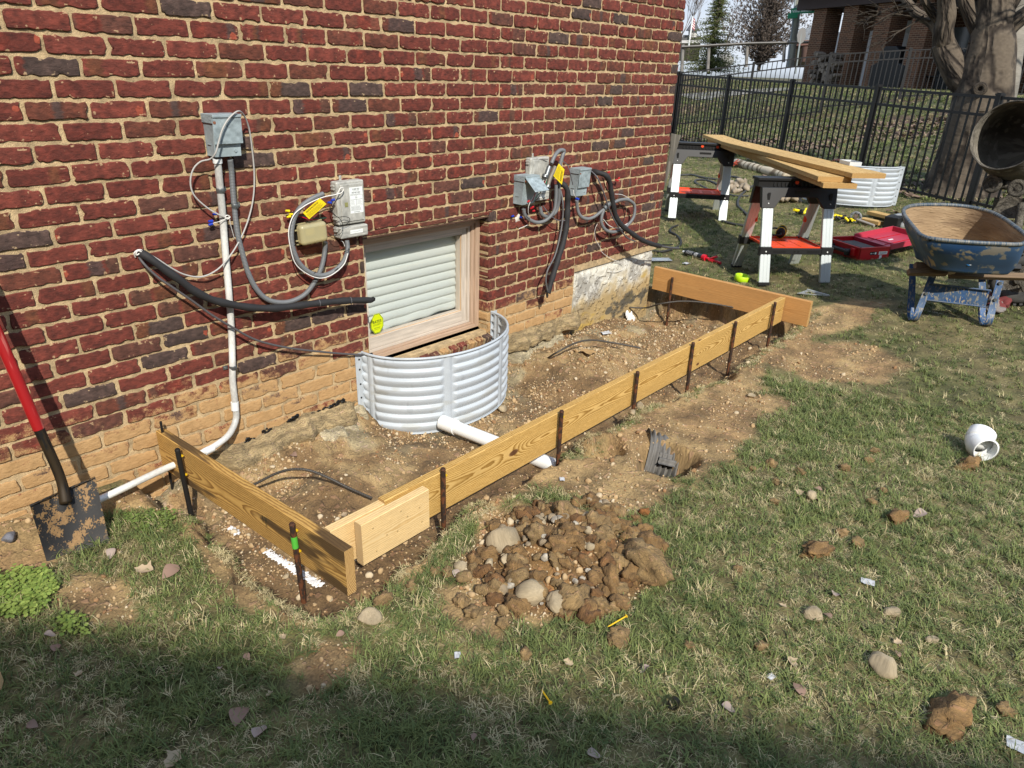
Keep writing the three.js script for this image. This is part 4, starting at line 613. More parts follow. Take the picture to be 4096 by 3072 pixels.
{
  const g = thing('conduit_connector', 'pair of metal elbow connectors hanging at the end of the hooked conduit', 'connector'); const a = W(Zr, [[350, 160, .118], [330, 220, .122], [318, 255, .124]]), b = W(Zr, [[405, 160, .115], [385, 210, .12], [360, 265, .124], [335, 350, .128]]);
  part(g, 'elbow', sweep(a, .016, 20, 12), M.galv); part(g, 'nut', rod(W(Zr, [[312, 240, .124]])[0], W(Zr, [[306, 262, .125]])[0], .021, 6), M.galv); part(g, 'elbow', sweep(b, .0125, 24, 12), std(rgb(.2, .18, .15), .6, .3)); part(g, 'nut', rod(W(Zr, [[338, 340, .128]])[0], W(Zr, [[330, 360, .129]])[0], .020, 6), M.galv);
}
tag(...W(Zr, [[470, 330, .125], [495, 185, .125], [440, 128, .125], [388, 245, .125]].map((q, i, A) => A[[3, 2, 1, 0][i]])), 'yellow warning tag hanging from the hooked conduit');
wire(Zr, [[300, 285, .12], [250, 370, .11], [200, 440, .105], [155, 530, .10], [150, 590, .09], [172, 690, .05], [150, 710, .03], [60, 750, .015]], .002, cableWhite, 'pale wire falling from the connector across the open box'); wire(Zr, [[315, 285, .12], [290, 350, .115], [220, 410, .11], [190, 480, .105], [150, 490, .10]], .002, std(0xb01622, .5), 'red wire falling from the connector'); wire(Zr, [[325, 290, .12], [310, 350, .116], [240, 430, .11], [200, 500, .105]], .002, M.green, 'green wire falling from the connector'); wire(Zr, [[320, 360, .12], [280, 380, .118], [250, 450, .115], [190, 510, .105], [160, 560, .1]], .002, M.black, 'black wire falling from the connector');
const redNut = std(0xb21722, .5); for (const q of [[150, 490, .1], [180, 555, .095], [200, 580, .095], [190, 545, .1]]) nut(onz(Zr(q[0], q[1]), q[2]), redNut, 'red wire nut under the open disconnect box', 'red wire nuts at the open box'); for (const q of [[915, 210, .05], [985, 285, .045], [1010, 270, .045], [1000, 292, .04]]) nut(onz(Zr(q[0], q[1]), q[2]), redNut, 'red wire nut right of the corner disconnect box', 'red wire nuts at the corner box');
wire(Zr, [[860, 190, .04], [850, 180, .05], [900, 205, .05]], .0016, M.black, 'black wire with red nuts above the insulated line'); wire(Zr, [[960, 380, .03], [950, 320, .035], [985, 290, .045]], .0016, M.black, 'black wire ending at red nuts right of the insulated line'); nut(onz(Zr(610, 462), .1), M.blue, 'blue wire nut under the corner disconnect box', 'blue nuts under the corner box'); nut(onz(Zr(622, 470), .1), M.blue, 'blue wire nut under the corner disconnect box', 'blue nuts under the corner box'); wire(Zr, [[580, 380, .09], [585, 420, .1], [605, 455, .1]], .0015, cableWhite, 'white wire at the corner disconnect box'); nut(onz(Zr(0, 630), .02), M.blue, 'blue wire nut beside the torn white sealant', 'blue nuts by the sealant'); nut(onz(Zr(80, 640), .02), M.blue, 'blue wire nut beside the torn white sealant', 'blue nuts by the sealant');
{ const l = lump(91, 2, .8), p = onz(Zr(48, 645), .006); l.scale(.02, .022, .006); const m = solo('sealant_patch', l, std(rgb(.62, .58, .52), .8), 'torn lump of white sealant left on the bricks', 'sealant'); m.position.copy(p); }
solo('flexible_conduit', ribbed(W(Zr, [[612, 480, .06], [615, 545, .055], [640, 620, .06], [700, 655, .065], [770, 640, .07], [850, 580, .08], [910, 530, .085]]), R1), flexMat, 'grey flexible conduit dropping from the corner disconnect box', 'conduit');
solo('flexible_conduit', ribbed(W(Zr, [[895, 545, .08], [862, 590, .085], [845, 680, .085], [880, 755, .085], [970, 780, .085], [1080, 730, .08], [1155, 630, .075], [1160, 530, .07], [1100, 475, .07], [1030, 475, .075], [960, 500, .08]]), R1), flexMat, 'grey flexible conduit wound in a round loop behind the insulated line', 'conduit');
{ const g = thing('conduit_connector', 'grey fitting where the two conduits cross behind the insulated line', 'connector'); part(g, 'body', rod(onz(Zr(870, 560), .085), onz(Zr(925, 505), .09), .02, 12), M.galv); }
solo('cable', sweep(W(Zr, [[475, 105, .06], [520, 140, .07], [545, 200, .09], [560, 270, .09], [575, 330, .085]]), .0028, 30, 6), std(rgb(.10, .10, .11), .6), 'dark thin cable running to the corner disconnect box', 'cable'); solo('cable', sweep(W(Zr, [[170, 240, .03], [165, 170, .03], [190, 115, .03], [260, 90, .05], [340, 90, .07]]), .0028, 30, 6), std(rgb(.16, .15, .15), .6), 'dark cable curling behind the hidden load control box', 'cable');
solo('cable', sweep(W(Zr, [[290, 530, .06], [350, 610, .07], [420, 665, .08], [500, 670, .085], [535, 640, .08], [530, 500, .07]]), .003, 50, 6), std(rgb(.13, .12, .14), .6), 'dark cable slung under the loops to the hanging insulated line', 'cable'); solo('cable', sweep([...W(Zr, [[975, 420, .05], [1040, 425, .05], [1110, 460, .05]])], .002, 24, 6), cableWhite, 'white wire arching over the round conduit loop', 'cable');
solo('cable', sweep([...W(Zr, [[865, 660, .08], [920, 720, .08], [1010, 745, .08], [1060, 720, .08], [1110, 690, .07]])], .0028, 40, 6), cableWhite, 'cream wire inside the round conduit loop', 'cable'); solo('cable', sweep([...W(Zr, [[840, 660, .06], [790, 740, .04], [785, 830, .03], [840, 940, .02]]), ...W(Z3, [[1050, 1050, .02], [1130, 1110, .012], [1220, 1150, .008], [1235, 1185, .006], [1190, 1215, .005], [1100, 1215, .004]])], .002, 90, 6), cableWhite, 'thin cream wire hanging down over the concrete foundation', 'cable');
{
  const g = thing('insulated_line', 'black foam insulated line hanging straight down the wall beside the tag', 'refrigerant line'); const pts = W(Z3, [[700, 490, .02], [735, 495, .06], [765, 540, .08], [768, 640, .08], [765, 740, .085], [755, 860, .09], [730, 980, .1], [690, 1110, .115], [650, 1240, .125], [620, 1340, .13], [602, 1395, .13]]); part(g, 'foam', sweep(pts, (t, l) => .0185 + .0014 * Math.sin(t * 46) + .0018 * (vn(t * 24, 3, 5) - .5), 130, 14), foam); const e = pts[pts.length - 1]; part(g, 'torn_end', (() => { const l = lump(72, 2, .6); l.scale(.009, .018, .009); l.translate(e.x - .004, e.y - .012, e.z); return l; })(), M.rubber);
  part(g, 'bare_line', sweep(W(Z3, [[712, 545, .05], [728, 640, .085], [728, 760, .09], [705, 920, .11], [660, 1090, .13], [600, 1210, .145], [588, 1290, .145], [600, 1370, .14]]), .0055, 60, 8), std(rgb(.11, .11, .115), .6));
}
{
  const g = thing('insulated_line', 'black foam insulated line bending down and out past the concrete corner', 'refrigerant line'); const pts = [...W(Z3, [[975, 385, .01], [1020, 395, .06], [1080, 415, .1], [1115, 470, .11], [1130, 560, .11], [1145, 660, .11], [1170, 760, .115], [1215, 830, .13], [1290, 890, .15], [1370, 945, .17], [1460, 985, .185], [1535, 1005, .19]])]; part(g, 'foam', sweep(pts, (t) => .0175 + .0012 * Math.sin(t * 60) + .0016 * (vn(t * 26, 4, 5) - .5), 150, 14), foam);
  part(g, 'bare_line', sweep(W(Z3, [[1500, 995, .19], [1560, 1008, .195], [1620, 1018, .2], [1690, 1022, .2]]), .0085, 24, 10), std(rgb(.07, .07, .075), .6)); part(g, 'bare_line', sweep(W(Z3, [[1480, 985, .18], [1560, 995, .175], [1640, 992, .17]]), .0045, 24, 8), M.black);
  part(g, 'bare_line', sweep(W(Z3, [[960, 380, .03], [1010, 430, .08], [1050, 520, .1], [1085, 610, .105], [1110, 690, .11], [1140, 760, .11], [1200, 860, .12], [1270, 940, .13], [1330, 965, .15]]), .0052, 60, 8), std(rgb(.09, .09, .1), .6)); part(g, 'bare_line', sweep(W(Z3, [[1060, 440, .06], [1090, 530, .07], [1160, 620, .08], [1225, 690, .08], [1240, 760, .08], [1220, 815, .1]]), .0035, 40, 6), M.black);
}
// ---------------------------------------------------------------- shovel
{
  const g = thing('shovel', 'muddy square bladed shovel with worn red handle leaning on the bricks', 'shovel');
  const bm = tex(512, 512, (u, v) => { const n = fbm(u * 9, v * 9, 5, 56), f = vn(u * 60, v * 60, 57), m = sst(.50, .62, n * .75 + f * .25) * sst(.10, .28, v + .1 * n); let c = mix3([.085, .085, .09], [.17, .165, .16], sst(.3, .0, v) + .3 * f); return mix3(c, mix3([.62, .49, .31], [.50, .38, .23], f), m * .9); });
  const TL = onz(Zs(190, 195), .245), TR = onz(Zs(605, 15), .225), BL = ony(Zs(296, 548), .004), BR = ony(Zs(694, 425), .004); const tip = BL.clone().lerp(BR, .5), topc = TL.clone().lerp(TR, .5), ax = topc.clone().sub(tip).normalize(), nrm = TR.clone().sub(TL).cross(ax).normalize(); if (nrm.z < 0) nrm.negate();
  const f = (u, v, off) => { const s = (u - .5) * 2, p = BL.clone().lerp(BR, u).lerp(TL.clone().lerp(TR, u), v), dish = -.034 * (1 - s * s) * (.3 + .7 * v) + .016 * Math.exp(-((s / .2) ** 2)) * sst(.5, 1, v); return p.addScaledVector(ax, -.024 * (1 - s * s) * (1 - v) - .012 * Math.exp(-((s / .3) ** 2)) * 0).addScaledVector(nrm, dish + off); };
  const blade = mg([gridGeo(36, 36, (u, v) => f(u, v, .001)), gridGeo(36, 36, (u, v) => f(u, v, -.001))]); const bmat = new THREE.MeshStandardMaterial({ map: bm, bumpMap: bm, bumpScale: .003, roughness: .65, metalness: .25, side: THREE.DoubleSide }); part(g, 'blade', blade, bmat);
  for (const s of [0, 1]) part(g, 'step', rod(f(s ? .56 : .0, 1, 0), f(s ? 1 : .44, 1, 0), .004, 8), bmat);
  const hb = topc.clone().addScaledVector(ax, -.045).addScaledVector(nrm, -.008), p1 = V3(-.373, .805, .155), top = p1.clone().add(p1.clone().sub(V3(-.322, .245, .225)).multiplyScalar(1.12)); top.z = Math.max(top.z, .03);
  const mid = V3(-.322, .245, .222); part(g, 'socket', sweep([hb, mid, mid.clone().lerp(p1, .42)], t => .0175 + .004 * (1 - sst(0, .25, t)), 30, 14), std(rgb(.035, .033, .032), .6, .3, { map: tex(128, 512, (u, v) => { const k = sst(.52, .62, fbm(u * 8, v * 30, 4, 58)); return mix3([.5, .48, .45], [.95, .8, .55], k); }) }));
  part(g, 'handle', sweep([mid.clone().lerp(p1, .38), p1, top], .0188, 30, 16), new THREE.MeshStandardMaterial({ map: tex(128, 512, (u, v) => { const n = fbm(u * 6, v * 34, 5, 59), k = sst(.56, .66, n), b = sst(.63, .7, fbm(u * 5 + 3, v * 16, 4, 60)); return mix3(mix3([.60, .075, .09], [.72, .42, .38], k * .8), [.16, .08, .07], b * .8); }), roughness: .5, side: THREE.DoubleSide }), 'worn red painted handle');
}
// ---------------------------------------------------------------- saw horses
function sawhorse(pL, pR, label) {
  const X = pR.clone().sub(pL); const w = Math.hypot(X.x, X.z), g = thing('sawhorse', label, 'sawhorse', 'folding sawhorses carrying the planks', V3((pL.x + pR.x) / 2, (pL.y + pR.y) / 2, (pL.z + pR.z) / 2)); g.rotation.y = Math.atan2(-X.z, X.x);
  const hw = w / 2, H = .80, D = .60, legT = .052;       // local: front feet on z = 0, back feet on z = -D, top at z = -D/2
  const leg = (sx, f) => { const a = V3(sx * hw, 0, f ? 0 : -D), b = V3(sx * hw * .98, H * .80, f ? -D * .32 : -D * .68); const d = b.clone().sub(a), L = d.length(); const gm = mg([bx(.092, L, .026, 0, 0, 0, .003), ...[-.030, 0, .030].flatMap(x => [1, -1].map(q => bx(.024, L, .003, x, 0, q * .0135, .001)))]); between(gm, a, b); return gm; };
  for (const f of [1, 0]) for (const s of [-1, 1]) { const l = part(g, 'leg', leg(s, f), M.alu); const ft = bx(.098, .028, .036, s * hw, .010, f ? 0 : -D, .004); part(l, 'foot', ft, M.blackPlastic); }
  for (const f of [1, 0]) {
    const zt = f ? -D * .36 : -D * .64, y0 = H - .185, t = (y) => f ? -D * .32 * y / (H * .8) + .0 : -D + D * .32 * y / (H * .8);
    const s = new THREE.Shape([[-hw - .052, y0], [-hw + .054, y0], [-hw + .115, y0 + .085], [hw - .115, y0 + .085], [hw - .054, y0], [hw + .052, y0], [hw + .056, H - .03], [-hw - .056, H - .03]].map(p => new THREE.Vector2(p[0], p[1]))); const e = new THREE.ExtrudeGeometry(s, { depth: .040, bevelEnabled: true, bevelSize: .003, bevelThickness: .003, bevelSegments: 1 }); const P = e.attributes.position; for (let i = 0; i < P.count; i++) P.setZ(i, P.getZ(i) - .02 + t(P.getY(i))); e.computeVertexNormals(); const br = part(g, 'bracket', e, M.blackPlastic);
    const zz = t(y0 + .07) + (f ? .0245 : -.0245); part(br, 'panel', bx(.13, .026, .003, .02, y0 + .122, t(y0 + .122) + (f ? .0245 : -.0245)), M.black); for (const sx of [-hw, hw]) part(br, 'panel', bx(.022, .10, .003, sx, y0 + .07, zz), M.black);
    for (const sx of [-1, 1]) for (const y of [y0 + .035, y0 + .105]) { const c = cyl(.005, .005, .006, 8); c.rotateX(Math.PI / 2); c.translate(sx * hw, y, t(y) + (f ? .026 : -.026)); part(br, 'rivet', c, M.white); }
    const ys = .27, zs = t(ys); const rail = part(g, 'shelf_rail', mg([bx(2 * hw, .05, .034, 0, ys, zs, .003), bx(.104, .076, .046, -hw, ys, zs, .004), bx(.104, .076, .046, hw, ys, zs, .004)]), M.blackPlastic); part(rail, 'slot', mg([bx(.11, .018, .003, -hw * .55, ys, zs + (f ? .018 : -.018)), bx(.11, .018, .003, hw * .55, ys, zs + (f ? .018 : -.018))]), M.black); for (const sx of [-1, 1]) { const c = cyl(.006, .006, .005, 8); c.rotateX(Math.PI / 2); c.translate(sx * hw, ys, zs + (f ? .024 : -.024)); part(rail, 'rivet', c, M.white); const h = cyl(.009, .009, .004, 10); h.rotateX(Math.PI / 2); h.translate(sx * .016, ys, zs + (f ? .0175 : -.0175)); part(rail, 'hole', h, std(0x0a0a0a, .9)); }
  }
  const beam = part(g, 'beam', mg([bx(2 * hw + .16, .07, .10, 0, H + .005, -D / 2, .004), bx(2 * hw + .18, .022, .13, 0, H + .035, -D / 2, .003)]), M.black); const fins = []; for (let i = 0; i < 14; i++) fins.push(bx(.012, .03, .008, -hw + .06 + i * (2 * hw - .1) / 13, H - .005, -D / 2 + .054)); part(beam, 'rib', mg(fins), M.blackPlastic);
  for (const x of [-.02, hw * .52]) { const c = cyl(.016, .016, .01, 14); c.rotateX(Math.PI / 2); c.translate(x, H + .012, -D / 2 + .056); part(beam, 'button', c, M.orange); }
  const sh = part(g, 'shelf', mg([bx(2 * hw - .06, .008, D * .68, 0, .287, -D / 2, .002), bx(2 * hw - .06, .018, .008, 0, .295, -D / 2 + D * .34), bx(2 * hw - .06, .018, .008, 0, .295, -D / 2 - D * .34), bx(.008, .018, D * .68, -hw + .034, .295, -D / 2), bx(.008, .018, D * .68, hw - .034, .295, -D / 2)]), M.orange); const gr = []; for (let i = 0; i < 4; i++) for (let j = 0; j < 3; j++) gr.push(bx(.11, .003, .004, -hw + .12 + i * .14, .2925, -D / 2 - .08 + j * .08), bx(.004, .003, .07, -hw + .07 + i * .14, .2925, -D / 2 - .045 + j * .08)); part(sh, 'mould_line', mg(gr), std(rgb(.45, .07, .015), .6));
  for (const s of [-1, 1]) part(g, 'clip', bx(.02, .05, .03, s * (hw - .045), .47, -D * .76, .002), M.orange);
  return g;
}
const shA = [gpx(Z5(935, 1550)), gpx(Z5(1447, 1515))], shB = [gpx(Z5(176, 1012)), gpx(Z5(600, 997))];
sawhorse(shA[0], shA[1], 'black and silver sawhorse with orange shelf holding the ear muffs'); sawhorse(shB[0], shB[1], 'black and silver sawhorse with empty orange shelf by the house corner');
const shTop = (shA[0].y + shA[1].y) / 2 + .848;
// planks across the saw horses
{
  const T = .038; const mk = (Z, n1, n2, f1, f2, y, label, Wd) => { const a1 = ony(Z(...n1), y), a2 = ony(Z(...n2), y); const ca = a1.clone().add(a2).multiplyScalar(.5); const b1 = ony(Z(...f1), y), b2 = f2 ? ony(Z(...f2), y) : b1; const cb = f2 ? b1.clone().add(b2).multiplyScalar(.5) : b1; ca.y -= T / 2; cb.y -= T / 2; return putPlank('lumber_plank', label, 'plank', 'planks laid over the sawhorses', ca, cb, Wd, T, V3(.4, 0, 1).cross(UP).length() ? cb.clone().sub(ca).cross(UP).normalize() : UP, WT.deck, endPine); };
  const y1 = shTop + T, y2 = y1 + T + .002, y3 = y2 + T + .004;
  const dirB = V3(shB[0].x + shB[1].x - shA[0].x - shA[1].x, 0, shB[0].z + shB[1].z - shA[0].z - shA[1].z).normalize();
  const place = (c, y, off, L, ang, label, Wd) => { const d = dirB.clone().applyAxisAngle(UP, ang), a = c.clone(), s = d.clone().cross(UP).normalize(); a.addScaledVector(s, off); a.y = y - T / 2; const b = a.clone().addScaledVector(d, L); return putPlank('lumber_plank', label, 'plank', 'planks laid over the sawhorses', a, b, Wd, T, s, WT.deck, endPine); };
  const n2 = ony(Zp(1040, 270), y2), n1 = ony(Zp(1085, 325), y1), n3 = ony(Zp(1330, 240), y3);
  const far2 = ony(Z5(215, 180), y2), d2 = far2.clone().sub(n2); const L2 = Math.min(d2.length(), 3.7); d2.y = 0; d2.normalize();
  const pl = (n, dir, L, y, Wd, label) => { const a = n.clone(), b = n.clone().addScaledVector(dir, L); a.y = b.y = y - T / 2; return putPlank('lumber_plank', label, 'plank', null, a, b, Wd, T, dir.clone().cross(UP).normalize(), WT.deck, endPine); };
  pl(n1, d2, L2 - .1, y1, .26, 'bottom plank of the two stacked on the sawhorses, with a yellow stock tag');
  pl(n2, d2, L2, y2, .26, 'pine plank lying on another plank over both sawhorses, with a green stock tag');
  const f3 = ony(Z5(700, 345), y3), d3 = f3.clone().sub(n3); const L3 = Math.min(d3.length(), 2.6); d3.y = 0; d3.normalize(); pl(n3, d3, L3, y3, .28, 'top pine plank lying askew over the other planks');
  // stock tags and small hardware tray on the near plank
  const tg = (Z, q, y, w, c, label) => { const p = ony(Z(...q), y), d = d2.clone().negate(); const m = solo('stock_tag', bx(.10, .022, .001), std(c, .6), label, 'tag'); m.position.copy(p); m.position.addScaledVector(d, .004); m.rotation.y = Math.atan2(d.x, d.z); return m; };
  tg(Zp, [1105, 278], y2 - T / 2, .1, 0x9fd6b8, 'green paper tag on the end of a plank'); tg(Zp, [1040, 320], y1 - T / 2, .1, 0xe0cf22, 'yellow paper tag on the end of the bottom plank');
  const tr = ony(Zp(1165, 165), y3 + .0), tray = thing('screw_tray', 'clear plastic tray lying on the top plank', 'tray', null, V3(tr.x, y3, tr.z)); tray.rotation.y = .8; part(tray, 'tray', mg([bx(.17, .003, .10, 0, .003, 0), bx(.17, .028, .003, 0, .015, .05), bx(.17, .028, .003, 0, .015, -.05), bx(.003, .028, .10, .085, .015, 0), bx(.003, .028, .10, -.085, .015, 0)]), std(0xcfd3d4, .4)); part(tray, 'screws', bx(.15, .012, .085, 0, .011, 0), std(0x9a9690, .6));
  const bt = ony(Zp(1060, 140), y3), bits = thing('drill_bits', 'dark bundle of drill bits beside the tray on the top plank', 'drill bits', null, V3(bt.x, y3 + .008, bt.z)); for (let i = 0; i < 5; i++) part(bits, 'bit', rod(V3(-.07 + i * .01, .004 * (i % 2), (i - 2) * .014), V3(.08 + i * .004, .003, (i - 2) * .017), .006, 8), std([0x3a2a22, 0x4a2018, 0x2a2a2a, 0x5a3a22, 0x222][i], .6));
}
// second window well standing behind the saw horse
{
  const Wd = wellGeo(.50, .30, .45, .055); const base = gpx(Z6(330, 745)), end = gpx(Z6(735, 720)); const g = thing('window_well', 'half round corrugated grey steel well standing on the grass behind the planks', 'window well'); const d = end.clone().sub(base);
  const c = atd(Z6(300, 700), Math.hypot(end.x - CAM.x, end.z - CAM.z) + .05); g.position.set(c.x, end.y - .0, c.z); const toCam = CAM.clone().sub(c); g.rotation.y = Math.atan2(toCam.x, toCam.z) + .10;
  part(g, 'sheet', Wd.sheet, wellMat); part(g, 'rim', Wd.rim, wellMat); for (const s of [-1, 1]) { const f = part(g, 'flange', Wd.flange(s), wellMat); for (const hg of Wd.holes(s)) part(f, 'bolt_hole', hg, holeMat); }
  const lb = bx(.13, .075, .001, 0, 0, 0); const m = solo('paper_label', lb, std(0xe4e6e6, .7), 'white printed label stuck on the standing window well', 'label'); const lp = atd(Z6(395, 545), Math.hypot(end.x - CAM.x, end.z - CAM.z) - .22); m.position.copy(lp); m.rotation.y = g.rotation.y;
}
// ear muffs on the shelf
{
  const h = (shA[0].y + shA[1].y) / 2 + .293, p = ony(Z5(1090, 1135), h), g = thing('ear_muffs', 'black ear muffs with yellow trim on the orange shelf', 'ear muffs', null, V3(p.x, h, p.z)); g.rotation.y = .5;
  for (const [x, z] of [[.055, .0], [-.05, -.02]]) { const c = new THREE.SphereGeometry(.042, 18, 12); c.scale(.75, 1.15, 1); c.translate(x, .046, z); const cu = part(g, 'cup', c, M.black); const r = new THREE.TorusGeometry(.041, .004, 8, 24); r.scale(1, 1.15, 1); r.rotateY(Math.PI / 2); r.translate(x - .004, .046, z); part(cu, 'trim', r, M.yellow); }
  part(g, 'headband', sweep([V3(.06, .05, 0), V3(.02, .07, -.07), V3(-.05, .05, -.13), V3(-.12, .035, -.10), V3(-.11, .04, -.03), V3(-.06, .05, -.02)], .008, 40, 8), M.blackPlastic);
}
// sheet of dusty acrylic propped at the house corner
{ const a = onz(Z5(180, 275), .03), q = [[172, 275], [250, 292], [215, 410], [110, 740], [128, 600], [165, 400]].map(p => onz(Z5(...p), -.25)); const s = q.map(v => new THREE.Vector2(v.x, v.y)); const g = new THREE.ExtrudeGeometry(new THREE.Shape(s), { depth: .008, bevelEnabled: false }); g.translate(0, 0, -.25); solo('scratched_sheet', g, std(rgb(.21, .195, .165), .35, 0, { map: tex(256, 256, (u, v) => { const k = .8 + .5 * sst(.6, .8, fbm(u * 40, v * 4, 3, 63)); return [k, k, k]; }) }), 'scratched grey translucent sheet leaning behind the house corner', 'sheet'); }
// ---------------------------------------------------------------- wheelbarrow
{
  const g = thing('wheelbarrow', 'blue wheelbarrow with mud caked tray and wooden handles', 'wheelbarrow');
  const rimL = [[270, 292, .75], [400, 308, .75], [600, 324, .75], [800, 333, .75], [905, 335, .75], [945, 315, .765], [940, 275, .785], [880, 225, .81], [790, 160, .84], [690, 112, .86], [580, 85, .87], [460, 70, .875], [330, 66, .875], [210, 68, .87], [140, 80, .86], [110, 102, .845], [116, 140, .82], [150, 185, .79], [200, 245, .765], [230, 275, .755]].map(q => ony(Zw(q[0], q[1]), q[2]));
  const cR = rimL.reduce((a, b) => a.add(b), V3(0, 0, 0)).multiplyScalar(1 / rimL.length), bt = ony(Zw(240, 478), .50), bt2 = ony(Zw(800, 512), .50); const curve = new THREE.CatmullRomCurve3(rimL, true, 'centripetal'), N = 96, rimP = curve.getSpacedPoints(N); const bc = V3(cR.x * .5 + (bt.x + bt2.x) / 2 * .5 + .05, .50, cR.z * .5 + (bt.z + bt2.z) / 2 * .5);
  const tray = off => gridGeo(N, 22, (u, v) => { const p = rimP[Math.round(u * N) % N]; const dx = p.x - cR.x, dz = p.z - cR.z; const near = clamp(.5 - (dx * -.86 + dz * .51) * -1.0, 0, 1); const k = v < .82 ? 1 - .24 * Math.pow(v / .82, 1.6) : (1 - .24) * (1 - Math.pow((v - .82) / .18, 1.3)) , yy = v < .82 ? mix(p.y, .515, Math.pow(v / .82, 1.0) - .0) : .515 - .012 * Math.sin((v - .82) / .18 * 1.57); const c = mix(0, 1, sst(0, .8, v)); const n = Math.hypot(dx, dz) || 1; return V3(mix(cR.x, bc.x, c) + dx * k + dx / n * off, yy + (v > .8 ? -off : 0), mix(cR.z, bc.z, c) + dz * k + dz / n * off); });
  const paint = tex(1024, 256, (u, v) => { const n = fbm(u * 30, v * 8, 5, 64), d = fbm(u * 60, v * 5, 4, 65), m = sst(.53, .62, n * .5 + d * .5) ; let c = mix3([.16, .33, .53], [.10, .22, .38], fbm(u * 10, v * 6, 3, 66)); c = mix3(c, [.62, .56, .47], m * .9); const gm = sst(.5, .62, fbm(u * 5 + 2, v * 2, 3, 67)); return mix3(c, [.33, .36, .39], gm * .35); });
  const mud = tex(512, 256, (u, v) => { const n = fbm(u * 16, v * 6, 6, 68), f = vn(u * 120, v * 60, 69); return mix3(mix3([.55, .46, .35], [.66, .57, .45], n), [.44, .36, .28], sst(.6, .75, fbm(u * 6 + 4, v * 4, 4, 70)) * .6 + .1 * f); });
  part(g, 'tray', tray(0), new THREE.MeshStandardMaterial({ map: paint, roughness: .5, metalness: .15, side: THREE.DoubleSide }), 'blue tray with dried splashes'); part(g, 'mud_lining', tray(-.008), new THREE.MeshStandardMaterial({ map: mud, bumpMap: soilBump, bumpScale: .01, roughness: 1, side: THREE.DoubleSide }));
  part(g, 'rim', sweep([...rimP.filter((_, i) => i % 3 === 0), rimP[0]], .0135, 160, 10), new THREE.MeshStandardMaterial({ map: tex(1024, 32, (u, v) => mix3([.24, .30, .36], [.50, .49, .46], sst(.35, .7, fbm(u * 300, v * 5, 4, 73)))), roughness: .55, metalness: .2, side: THREE.DoubleSide }));
  const lab = canvasTex(256, 224, (x, w, h) => { x.fillStyle = '#1c6fb4'; x.fillRect(0, 0, w, h); x.fillStyle = '#5fb6e0'; x.beginPath(); x.moveTo(20, 90); x.lineTo(130, 90); x.lineTo(130, 200); x.lineTo(20, 160); x.fill(); x.fillStyle = '#14324f'; x.beginPath(); x.arc(150, 160, 22, 0, 7); x.fill(); x.strokeStyle = '#e8eef2'; x.lineWidth = 8; x.beginPath(); [[70, 24], [128, 5], [250, 60], [236, 160], [120, 218], [6, 160], [18, 60]].forEach(([a, b], i) => i ? x.lineTo(a, b) : x.moveTo(a, b)); x.closePath(); x.stroke(); x.lineWidth = 4; x.beginPath(); x.moveTo(40, 150); x.lineTo(120, 105); x.moveTo(30, 120); x.lineTo(110, 130); x.stroke(); x.fillStyle = '#fff'; x.font = 'italic bold 38px sans-serif'; x.fillText('Jackson', 62, 66); x.fillRect(208, 40, 26, 24); x.font = 'bold 15px sans-serif'; x.fillText('NEVER FLAT TIRE', 122, 102); });
  { const A = [[478, 440], [490, 380], [600, 340], [678, 378], [655, 450], [552, 482]].map(q => q); const p = ony(Zw(575, 330), .75), q = ony(Zw(575, 500), .515); const pt = (x, y) => { const d = ray(...Zw(x, y)); const nrm = V3(-.86, -.28, .51).normalize(); const o = ony(Zw(575, 410), .645); const base = o.clone().addScaledVector(nrm, .03); const t = base.clone().sub(CAM).dot(nrm) / d.dot(nrm); return CAM.clone().addScaledVector(d, t); }; const V = A.map(a => pt(a[0], a[1])), c = V.reduce((a, b) => a.add(b), V3(0, 0, 0)).multiplyScalar(1 / 6), P = [c.x, c.y, c.z], U = [.5, .5], I = []; const xs = A.map(a => a[0]), ys = A.map(a => a[1]); V.forEach((v, i) => { P.push(v.x, v.y, v.z); U.push((A[i][0] - 478) / 200, 1 - (A[i][1] - 340) / 142); I.push(0, 1 + i, 1 + (i + 1) % 6); }); const gg = new THREE.BufferGeometry(); gg.setAttribute('position', new THREE.Float32BufferAttribute(P, 3)); gg.setAttribute('uv', new THREE.Float32BufferAttribute(U, 2)); gg.setIndex(I); gg.computeVertexNormals(); part(g, 'label', gg, std(0xffffff, .45, 0, { map: lab }), 'blue and white maker label'); }
  const blue = new THREE.MeshStandardMaterial({ map: paint, roughness: .5, metalness: .2, side: THREE.DoubleSide }), wood = std(rgb(.23, .155, .09), .8, 0, { map: mottle });
  // legs: flat straps bent into a U, brace plate between
  const LF = gpx(Zw(180, 872)), RF = gpx(Zw(675, 906)); const bl = RF.clone().sub(LF), back = V3(.86, 0, -.50); bl.y = 0; bl.normalize();
  const strapG = (pts, w, t) => { const cv = new THREE.CatmullRomCurve3(pts, false, 'centripetal'), P = cv.getSpacedPoints(30); return mg([0, 1].map(s => gridGeo(30, 4, (u, v) => { const i = Math.round(u * 30); return P[i].clone().addScaledVector(bl, (v - .5) * w).addScaledVector(back, s * t); }))); };
